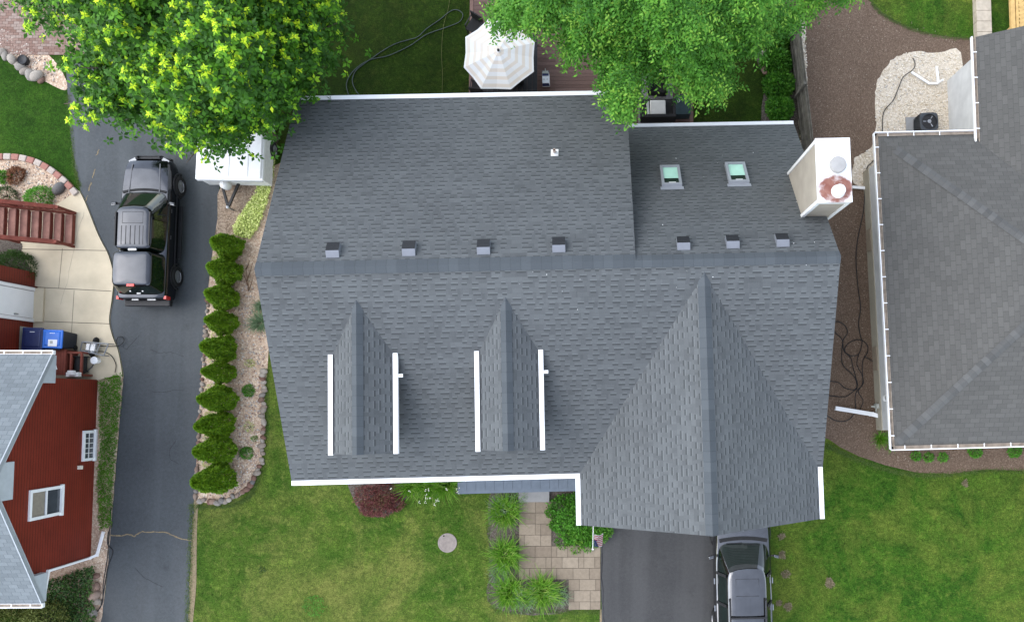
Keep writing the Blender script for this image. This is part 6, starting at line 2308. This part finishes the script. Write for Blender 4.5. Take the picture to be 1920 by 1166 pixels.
for x_, o_ in ((dA.x, .06), (dB.x, -.06)):
    mb = MB(); mb.box((x_ + o_, (dn + df) / 2, DZ - .012), (.13, df - dn, .05)); mb.box((x_, (dn + df) / 2, DZ / 2 - .02), (.03, df - dn, DZ - .06))
    mb.build('rim_board', rimm, deck, world=True)

uz = 2.55
uc = P(936.5, 104, uz)
um = thing('patio_umbrella', 'cream and beige striped eight sided umbrella over the deck table', 'umbrella', (uc.x, uc.y, 0), 0)
UR = P(1003, 104, uz).x - uc.x + .04
uv_ = [P(*q, uz) - uc for q in ((916, 36), (872.5, 70), (869.5, 127), (902, 167), (958, 168), (1001, 135), (1002.5, 80), (966, 39))]
apx = P(934.5, 95, uz + .48) - uc; apx.z = .48
n = NT('striped canopy')
s = n.node('ShaderNodeSeparateXYZ'); n.put(s.inputs[0], n.node('ShaderNodeUVMap').outputs[0])
fr_ = n.math('FRACT', n.math('MULTIPLY', s.outputs[1], 5.0))
mk = n.math('MULTIPLY', n.mapr(fr_, .28, .33), n.mapr(fr_, .72, .77, 1, 0))
mk = n.math('MULTIPLY', mk, n.mapr(n.noise(n.obj(), 1.4, 4), .2, .6, .75, 1))
cv_ = n.mix(mk, (.61, .61, .60), (.57, .51, .435))
canopy_m = n.done(cv_, .8, .15)
mb = MB()
for i in range(8):
    a, b = uv_[i], uv_[(i + 1) % 8]
    K = 10
    for k in range(K):
        t0, t1 = k / K, (k + 1) / K

        def pt(e, t, mid_=False):
            p = apx + (Vector((e.x, e.y, 0)) - apx) * t
            p.z = .48 * (1 - t) ** 1.12 + 0
            return Vector((p.x, p.y, uz + p.z))
        mid0 = (a + b) / 2 * .975
        for e0, e1 in ((a, mid0), (mid0, b)):
            A_, B_2, C_, D_ = pt(e0, t0), pt(e0, t1), pt(e1, t1), pt(e1, t0)
            dz_ = lambda p, e, t: Vector((p.x, p.y, p.z - (.05 * t if e is mid0 else 0)))
            A_, B_2, C_, D_ = dz_(A_, e0, t0), dz_(B_2, e0, t1), dz_(C_, e1, t1), dz_(D_, e1, t0)
            if k == 0: mb.face([A_, B_2, C_], 0, [(0, t0), (0, t1), (1, t1)])
            else: mb.face([A_, B_2, C_, D_], 0, [(0, t0), (0, t1), (1, t1), (1, t0)])
cn = mb.build('canopy', canopy_m, um)
mb = MB()
for e in uv_:
    mb.bar((apx.x, apx.y, uz + .42), (e.x * .985, e.y * .985, uz - .04), .016, .016)
    mb.bar((0, 0, uz - .35), (e.x * .55, e.y * .55, uz + .14), .014, .014)
mb.build('rib', M['trim_black'], um)
mb = MB(); mb.tube([(0, 0, DZ), (0, 0, uz - .2), (apx.x, apx.y, uz + .46)], .024, 10); mb.build('pole', M['trim_black'], um)
mb = MB(); mb.lathe([(.03, uz + .46), (.05, uz + .50), (.04, uz + .55), (0, uz + .58)], (apx.x, apx.y, 0), 14); mb.build('finial', M['trim_black'], um)
tb_ = P(945, 112, DZ + .72)
tt = thing('patio_table', 'black rectangular patio table beneath the striped umbrella', 'table', (P(945, 115, DZ).x, P(945, 115, DZ).y, DZ))
ta_, tb2 = P(905, 64, DZ + .72), P(1007, 176, DZ + .72)
tx_, ty_ = tb2.x - ta_.x, ta_.y - tb2.y
mb = MB()
tcx, tcy = (ta_.x + tb2.x) / 2 - tt.location.x, (ta_.y + tb2.y) / 2 - tt.location.y
for i in range(11): mb.box((tcx - tx_ / 2 + tx_ * (i + .5) / 11, tcy, .71), (tx_ / 11 - .012, ty_ - .12, .025))
for s_ in (-1, 1): mb.box((tcx, tcy + s_ * (ty_ / 2 - .03), .71), (tx_, .06, .035)); mb.box((tcx + s_ * (tx_ / 2 - .03), tcy, .708), (.06, ty_ - .12, .035))
mb.build('tabletop', M['trim_black'], tt)
for sx in (-1, 1):
    for sy_ in (-1, 1):
        mb = MB(); mb.box((tcx + sx * (tx_ / 2 - .08), tcy + sy_ * (ty_ / 2 - .08), .345), (.05, .05, .69)); mb.build('leg', M['trim_black'], tt)


def patio_chair(px, rz, label):
    b = P(*px, DZ)
    c_ = thing('patio_chair', label, 'chair', tuple(b), rz, 'black chairs round the patio table')
    m = MB(); m.box((0, 0, .43), (.5, .5, .04)); m.build('seat', M['wicker'], c_)
    m = MB(); m.box((0, -.25, .72), (.5, .04, .5)); m.build('backrest', M['wicker'], c_)
    m = MB()
    for s_ in (-1, 1): m.bar((s_ * .25, -.25, .66), (s_ * .25, .22, .64), .035, .03); m.box((s_ * .25, .2, .32), (.03, .03, .64))
    m.build('armrest', M['trim_black'], c_)
    for sx in (-1, 1):
        for sy_ in (-1, 1):
            m = MB(); m.box((sx * .22, sy_ * .22, .21), (.035, .035, .42)); m.build('leg', M['trim_black'], c_)
    return c_


patio_chair((972, 160), 0.15, 'black patio chair half hidden between umbrella and rear gutter')
patio_chair((900, 172), -0.1, 'black patio chair at the left end of the table by the gutter')
patio_chair((893, 60), 2.6, 'black wire patio chair behind the umbrella at the deck edge')

# blue and white bag on the deck
c = P(1024, 152, DZ)
bg = thing('supply_bag', 'blue and white printed bag standing on the brown deck', 'bag', tuple(c), .03)
m = MB(); m.box((0, -.02, .17), (.27, .42, .34), taper=.92); m.build('bag', M['sticker'], bg)
m = MB(); m.box((0, .10, .342), (.24, .09, .012)); m.box((0, -.24, .2), (.25, .012, .22)); m.box((0, .235, .22), (.24, .05, .2)); m.build('blue_print', M['plastic_navy'], bg)
m = MB(); m.box((0, .19, .345), (.22, .1, .02)); m.tube([(0, .2, .35), (0, .30, .42)], .015, 6)
for x_ in (-.06, .06): m.box((x_, -.08, .344), (.03, .05, .006))
m.build('spout', M['plastic_grey'], bg)

# rug and lounge furniture on the right half of the deck
a, b = P(1196, 120, DZ), P(1262, 232, DZ)
m = MB(); m.box(((a.x + b.x) / 2, (a.y + b.y) / 2, DZ + .006), (b.x - a.x, a.y - b.y, .012)); o = m.build('outdoor_rug', M['rug'])
tag(o, 'grey rug on the deck beneath the tree branches', 'rug')
c = P(1232, 211, DZ)
ot = thing('wicker_sofa', 'black wicker seat with one pale grey cushion by the rear gutter', 'sofa', tuple(c), .02)
m = MB(); m.box((0, 0, .16), (1.30, .78, .32)); m.box((0, -.36, .38), (1.3, .1, .6)); m.box((.62, 0, .3), (.1, .78, .5)); m.build('frame', M['wicker'], ot)
m = MB(); m.box((0, .03, .39), (.58, .56, .14)); q = m.build('cushion', M['cushion'], ot); bv = q.modifiers.new('bevel', 'BEVEL'); bv.width = .045; bv.segments = 3
m = MB(); m.box((-.36, .01, .36), (.10, .56, .12), rotz=.05); q = m.build('cushion', M['plastic_grey'], ot); bv = q.modifiers.new('bevel', 'BEVEL'); bv.width = .03; bv.segments = 2
c = P(1278, 206, DZ)
sd_ = thing('storage_box', 'dark blue green box with a cup on it at the deck edge', 'storage box', tuple(c), .02)
m = MB(); m.box((0, 0, .26), (.52, .72, .52)); q = m.build('bin', simple('dark teal plastic', (.018, .032, .036), .45, .15, 6), sd_)
m = MB(); m.box((0, 0, .54), (.55, .75, .04)); m.build('lid', bpy.data.materials['dark teal plastic'], sd_)
m = MB(); m.lathe([(.035, 0), (.05, .13), (.042, .13), (.03, .01), (0, .01)], (0, 0, 0), 16); o = m.build('cup', M['white'], auto=40); o.location = P(1272, 191, DZ + .56)
tag(o, 'small white cup standing on the dark deck box', 'cup')
c = P(1232, 165, DZ)
lc = thing('wicker_armchair', 'black wicker armchair glimpsed among the tree branches on the rug', 'armchair', tuple(c), 3.1)
m = MB(); m.box((0, 0, .2), (.7, .66, .4)); m.box((0, -.3, .5), (.7, .1, .5))
for s_ in (-1, 1): m.box((s_ * .31, 0, .45), (.09, .66, .3))
m.build('frame', M['wicker'], lc)

# ------------------------------------------------------------------ hoses


def hose(name, pts, r, mat, label, cat='hose', z=.02, closed=False):
    p = smooth_path([Vector((q.x, q.y, z + (.01 if i % 2 else 0))) for i, q in enumerate(pts)], 6)
    m = MB(); m.tube(p, r, 7); o = m.build(name, mat, smooth=True)
    return tag(o, label, cat)


hose('garden_hose', [P(*q) for q in ((655, 182), (650, 160), (658, 140), (676, 123), (698, 112), (730, 105), (770, 86), (800, 66), (838, 52), (862, 42), (868, 28), (858, 20), (845, 22), (825, 38), (800, 55), (784, 70), (765, 76), (740, 84), (715, 98), (700, 109), (685, 119), (668, 133), (661, 150), (665, 166), (676, 182))], .016, M['hose_grey'], 'long grey green garden hose doubled across the shaded back lawn')
hose('rope', [P(*q) for q in ((829, 176), (830, 140), (828, 100), (832, 50), (842, 10), (846, -40))], .008, simple('yellow green cord', (.10, .11, .03), .8, .2), 'thin yellowish cord lying straight on the back lawn', 'cord')
BH = 'black soaker hoses lying on the mulch between the houses'
X4 = lambda pts: ck(pts, 1440, 570)
hose('soaker_hose', X4([(470, 190), (500, 220), (540, 262), (552, 340), (600, 390), (615, 450), (640, 540), (648, 600), (590, 660), (540, 676), (430, 664)]), .016, M['hose_black'], 'black hose winding from the roof edge down to the middle of the mulch and back', group_ := 'hose')
hose('soaker_hose', X4([(470, 135), (510, 128), (560, 160), (576, 212), (545, 270), (534, 400), (552, 455), (610, 510), (640, 560), (640, 622), (560, 612), (510, 572), (440, 560)]), .016, M['hose_black'], 'black hose with its loop nearest the charcoal roof edge', 'hose', .035)
hose('soaker_hose', X4([(690, 265), (630, 262), (570, 300), (556, 345), (600, 376), (656, 365), (680, 300), (683, 268), (720, 300), (722, 350), (686, 420), (686, 520), (690, 580), (640, 640), (632, 700), (634, 770), (600, 830), (540, 855), (470, 840), (410, 795)]), .016, M['hose_black'], 'black hose with the large closed loop, ending past the white downspout', 'hose', .05)
hose('soaker_hose', X4([(700, 380), (740, 405), (790, 442), (800, 520), (800, 590), (812, 628), (850, 634)]), .014, M['hose_black'], 'short black hose running to the wall of the right house', 'hose')
hose('soaker_hose', X4([(655, 368), (642, 440), (680, 520), (682, 580), (652, 640), (686, 700), (668, 760), (640, 800)]), .014, M['hose_black'], 'black hose crossing over the white downspout pipe', 'hose', .09)
cab = ck([(1050, 430), (1065, 480), (1045, 520), (980, 570), (945, 650), (905, 740), (845, 810), (828, 880), (826, 975), (805, 1060), (770, 1166)], 1440, 0) + ck([(712, 150), (700, 300), (690, 450), (650, 650), (635, 800), (650, 1000), (668, 1150)], 1440, 280) + ck([(655, 150), (675, 262)], 1440, 570)
hose('drain_hose', cab, .017, M['hose_black'], 'long thin black hose from the pebbles past the chimney between the houses', 'hose', .085)
hose('black_cable', ck([(812, 330), (805, 480), (790, 520), (790, 600), (825, 650), (790, 760), (765, 900), (740, 1040), (690, 1110)], 0, 866), .018, M['hose_black'], 'black cable along the left edge of the driveway below the downspout', 'cable')
hose('black_cable', ck([(800, 500), (785, 700), (755, 880), (750, 1020), (700, 1105)], 0, 866), .014, M['hose_black'], 'thinner black cable lying beside the first along the driveway', 'cable')

# ------------------------------------------------------------------ fence
fa, fb = P(1468, -30, 0), P(1505, 290, 0)
fn = thing('wooden_fence', 'weathered grey plank fence between shrubs and pebble strip', 'fence', tuple((fa + fb) / 2))
fd = (fb - fa).normalized(); FL = (fb - fa).length; fh = 1.55
fs = Vector((-fd.y, fd.x, 0)); fang = math.atan2(fd.y, fd.x)
mb = MB(); k = 0; rr = random.Random(2)
while k * .148 < FL:
    mb.box(fa + fd * (k * .148 + .07) + Vector((0, 0, fh / 2 + rr.uniform(-.01, .01))), (.138, .02, fh), rotz=fang, tint=rr.random()); k += 1
mb.build('boards', M['fence'], fn, world=True)
mb = MB()
for z_ in (.3, .85, 1.4): mb.box((fa + fb) / 2 + fs * -.04 + Vector((0, 0, z_)), (FL, .05, .09), rotz=fang)
mb.build('rail', M['fence'], fn, world=True)
k = 0
while k * 2.3 < FL:
    mb = MB(); mb.box(fa + fd * (k * 2.3) - fs * .09 + Vector((0, 0, fh / 2 + .04)), (.1, .1, fh + .08), rotz=fang); mb.build('post', M['fence'], fn, world=True); k += 1

# ------------------------------------------------------------------ retaining wall and new wooden deck, top right
a, b = P(1844, -60, .3), P(1846, 66, .3)
rw = thing('retaining_wall', 'low pale block wall at the edge of the top right lawn', 'wall', tuple((a + b) / 2 - Vector((0, 0, .3))))
mb = MB(); wd_ = P(1858, 30, .3).x - P(1830, 30, .3).x; LL = (a - b).length; k = int(LL / .42)
for i in range(k + 2):
    mb.box((b.x, b.y - .3 + .42 * (i + .5), .16), (wd_, .412, .32), tint=random.random())
o = mb.build('blocks', M['block'], rw, world=True); bv = o.modifiers.new('bevel', 'BEVEL'); bv.width = .015; bv.segments = 2
a = P(1896, 50, .6)
nd = thing('lumber_deck', 'fresh yellow lumber deck at the top right behind the grey roof', 'deck', (a.x, a.y, 0))
mb = MB()
mb.box((a.x + .08, a.y + 1.2, .55), (.16, 3.2, .14)); mb.box((a.x + .25, a.y + 1.2, .57), (.10, 3.2, .10))
mb.build('rim_joist', M['new_wood'], nd, world=True)
mb = MB()
for i in range(24):
    p_ = Vector((a.x + .32, a.y - .6 + i * .155, .60)); mb.bar(p_, p_ + Vector((3, 1.5, 0)), .145, .035)
mb.build('boards', M['new_wood'], nd, world=True)
for y_ in (0, 1.6):
    mb = MB(); mb.box((a.x + .1, a.y + y_, .26), (.12, .12, .5)); mb.build('post', M['new_wood'], nd, world=True)

# ------------------------------------------------------------------ bins, cart, bucket by the red house


def wheelie(name, px0, px1, zt, label, bodym, lidm, tilt=0.0):
    a, b = P(px0[0], px0[1], zt), P(px1[0], px1[1], zt)
    w, d_ = b.x - a.x, a.y - b.y
    t_ = thing(name, label, 'trash bin', ((a.x + b.x) / 2, (a.y + b.y) / 2, pz), tilt, 'bins beside the red house')
    m = MB(); m.box((0, 0, (zt - .08) / 2), (w * .8, d_ * .8, zt - .10), taper=1.18); o = m.build('body', bodym, t_); bv = o.modifiers.new('bevel', 'BEVEL'); bv.width = .03; bv.segments = 2
    m = MB()
    m.box((0, 0, zt - .085), (w, d_, .06)); m.box((0, .02, zt - .05), (w * .84, d_ * .80, .05), taper=.9)
    o = m.build('lid', lidm, t_); bv = o.modifiers.new('bevel', 'BEVEL'); bv.width = .035; bv.segments = 3
    m = MB(); m.tube([(-w * .36, -d_ / 2 - .03, zt - .12), (w * .36, -d_ / 2 - .03, zt - .12)], .018); m.build('handle', bodym, t_)
    m = MB()
    for k in range(6): m.box((-.075 + k * .03, d_ * .31, zt - .022), (.02, .03 if k % 2 else .022, .006))
    m.build('raised_mark', M['sticker'], t_)
    for s_ in (-1, 1):
        m = MB(); m.lathe([(.09, -.025), (.1, 0), (.09, .025)], (s_ * w * .42, -d_ * .38, .1), 18, M=Matrix.Rotation(PI / 2, 3, 'Y')); m.build('wheel', M['rubber'], t_)
    return t_


wheelie('recycling_bin', (41, 614), (79, 657), .95, 'navy wheeled bin with a navy lid beside the bright blue bin', M['plastic_navy'], M['plastic_navy'], -.03)
bl = wheelie('recycling_bin', (80, 618), (116, 653), 1.0, 'bright blue wheeled bin with a white sticker on its lid', M['plastic_dark'], M['plastic_blue'], -.03)
m = MB(); m.box((.04, -.14, 1.0 - .02), (.32, .24, .008)); m.build('sticker', M['sticker'], bl)
m = MB(); m.box((.0, -.12, .985), (.1, .1, .008)); m.build('sticker_print', M['plastic_grey'], bl)
# dark body of the bin seen on its right and the grate behind
c = P(29, 634, .62)
cr = thing('plastic_crate', 'grey slatted plastic crate behind the navy bin', 'crate', (c.x, c.y, pz))
m = MB()
for i in range(7): m.box((0, -.38 + i * .125, .66), (.42, .045, .03))
for s_ in (-1, 1): m.box((s_ * .21, 0, .36), (.025, .86, .62)); m.box((0, s_ * .42, .36), (.42, .025, .62))
m.box((.08, -.3, .675), (.2, .12, .01)); m.box((0, 0, .3), (.38, .82, .5))
m.build('slatted_box', M['plastic_grey'], cr)
# hose cart
hc = thing('hose_cart', 'silver framed hose cart standing on the patio with loose black hose', 'hose cart', tuple(P(177, 655, pz)), -.12)
HI_ = ROOTM[hc.name].inverted()


def hp_(x, y, z=.35): return HI_ @ ck([(x, y)], 0, 570, z=z)[0]


m = MB()
c1 = [hp_(600, 275, .42), hp_(790, 290, .42), hp_(755, 375, .36), hp_(585, 338, .36)]
for a, b in zip(c1, c1[1:] + c1[:1]): m.tube([a, b], .022, 8)
for q in c1: m.tube([q, Vector((q.x, q.y, .02))], .018, 8)
m.tube([hp_(660, 285, .42), hp_(645, 355, .38)], .016, 8); m.tube([hp_(730, 290, .42), hp_(700, 370, .38)], .016, 8)
m.build('frame', M['galv'], hc)
m = MB(); a, b = hp_(650, 312, .3), hp_(690, 318, .3); m.box((a + b) / 2, (.32, .24, .18)); m.build('water_tray', M['white_dirty'], hc)
m = MB()
for q in ((700, 270), (672, 355)):
    p_ = hp_(*q, .17)
    m.lathe([(.05, -.05), (.13, -.045), (.15, 0), (.13, .045), (.05, .05)], p_, 20, M=Matrix.Rotation(PI / 2, 3, 'Y'))
m.build('wheel', M['rubber'], hc)
m = MB(); a, b = hp_(700, 280, .3), hp_(675, 350, .28); m.tube([a, b], .1, 14); m.build('reel', M['galv'], hc)
hose('cart_hose', ck([(610, 275), (660, 295), (740, 305), (860, 308), (905, 285), (915, 260), (895, 238), (865, 252), (862, 290)], 0, 570, z=0), .016, M['hose_black'], 'black hose looping from the hose cart out over the driveway', 'hose', .09)
hose('cart_hose', ck([(600, 340), (700, 345), (770, 350), (825, 380), (855, 440), (850, 500)], 0, 570), .014, M['hose_black'], 'black hose curving from the hose cart down to the patio corner', 'hose', .09)
hose('cart_hose', ck([(660, 365), (690, 410), (685, 450), (645, 490), (600, 515)], 0, 570), .020, simple('grey rubber hose', (.10, .10, .10), .6, .1), 'thick grey hose from the hose cart to the red house corner', 'hose', .08)
m = MB(); m.lathe([(.11, 0), (.125, .22), (.135, .22), (.135, .25), (.12, .255), (0, .245)], (0, 0, 0), 28); o = m.build('bucket', M['white'], auto=40); o.location = P(184, 676, pz)
tag(o, 'small white lidded bucket on the patio next to the hose cart', 'bucket')

# ------------------------------------------------------------------ flag on its pole
fz = 2.3
fl = thing('flag', 'striped flag hanging from a white pole at the garage corner', 'flag', tuple(P(1112, 985, 2.2)))
pa_, pb_ = P(1112.5, 978, 2.2), P(1111.5, 1029, 2.75)
m = MB(); m.tube([pa_, pb_], .014, 8); m.rock(pb_, (.035, .035, .035), 1, sub=2); m.build('pole', M['white'], fl, world=True)
# cloth hanging in folds below the outer part of the pole
n = NT('striped flag cloth')
s = n.node('ShaderNodeSeparateXYZ'); n.put(s.inputs[0], n.node('ShaderNodeUVMap').outputs[0])
st_ = n.math('GREATER_THAN', n.math('FRACT', n.math('MULTIPLY', s.outputs[1], 6.5)), .5)
cc_ = n.mix(st_, (.60, .58, .57), (.36, .035, .05))
can = n.math('MULTIPLY', n.math('LESS_THAN', s.outputs[0], .38), n.math('GREATER_THAN', s.outputs[1], .46))
star = n.math('LESS_THAN', n.vor(s.outputs[0], 1) if False else n.noise(n.node('ShaderNodeUVMap').outputs[0], 40, 1), .36)
cc_ = n.mix(can, cc_, n.mix(star, (.02, .03, .10), (.5, .5, .52)))
flagm = n.done(cc_, .8, .1)
m = MB()
NU, NV = 26, 10
d_ = (pb_ - pa_); s0_ = pa_ + d_ * .50; s1_ = pa_ + d_ * .93


def fpt(u, v):
    """u along the fly (hanging down), v along the pole"""
    p = s0_ + (s1_ - s0_) * v
    fold = math.sin(u * 9 + v * 3) * .075 * min(1, u * 4)
    return p + Vector((.04 + .15 * math.sin(min(u, .6) * 2.4) + fold + .10 * u, -.10 * u * (1 - v) + .03 * math.cos(u * 7), -.85 * u ** 1.5))


for i in range(NU):
    for j in range(NV):
        u0, u1, v0, v1 = i / NU, (i + 1) / NU, j / NV, (j + 1) / NV
        m.face([fpt(u0, v0), fpt(u1, v0), fpt(u1, v1), fpt(u0, v1)], 0, [(u0, v0), (u1, v0), (u1, v1), (u0, v1)])
m.build('cloth', flagm, fl, smooth=True, world=True)
# ------------------------------------------------------------------ light
SUN_EL, SUN_AZ = rad(50), rad(274)      # azimuth clockwise from +Y: from the left
w = bpy.data.worlds.new('World')
bpy.context.scene.world = w
w.use_nodes = True
nt = w.node_tree
nt.nodes.clear()
o = nt.nodes.new('ShaderNodeOutputWorld'); b = nt.nodes.new('ShaderNodeBackground')
sky = nt.nodes.new('ShaderNodeTexSky'); sky.sky_type = 'NISHITA'; sky.sun_disc = False
sky.sun_elevation = SUN_EL; sky.sun_rotation = SUN_AZ
sky.air_density = 1.0; sky.dust_density = 1.0; sky.ozone_density = 1.0; sky.altitude = 200
hs = nt.nodes.new('ShaderNodeHueSaturation'); hs.inputs['Saturation'].default_value = .5
nt.links.new(sky.outputs[0], hs.inputs['Color']); nt.links.new(hs.outputs[0], b.inputs[0]); nt.links.new(b.outputs[0], o.inputs[0])
b.inputs[1].default_value = .15
sl_ = bpy.data.lights.new('sun', 'SUN'); sl_.energy = .42; sl_.angle = rad(60); sl_.color = (1, .985, .96)
so = bpy.data.objects.new('sun', sl_); C.objects.link(so)
dv = Vector((math.sin(SUN_AZ) * math.cos(SUN_EL), math.cos(SUN_AZ) * math.cos(SUN_EL), math.sin(SUN_EL)))
so.rotation_euler = dv.to_track_quat('Z', 'Y').to_euler()
so.location = dv * 60
sc = bpy.context.scene
sc.view_settings.view_transform = 'Standard'; sc.view_settings.look = 'None'
sc.view_settings.exposure = 1.98; sc.view_settings.gamma = 1
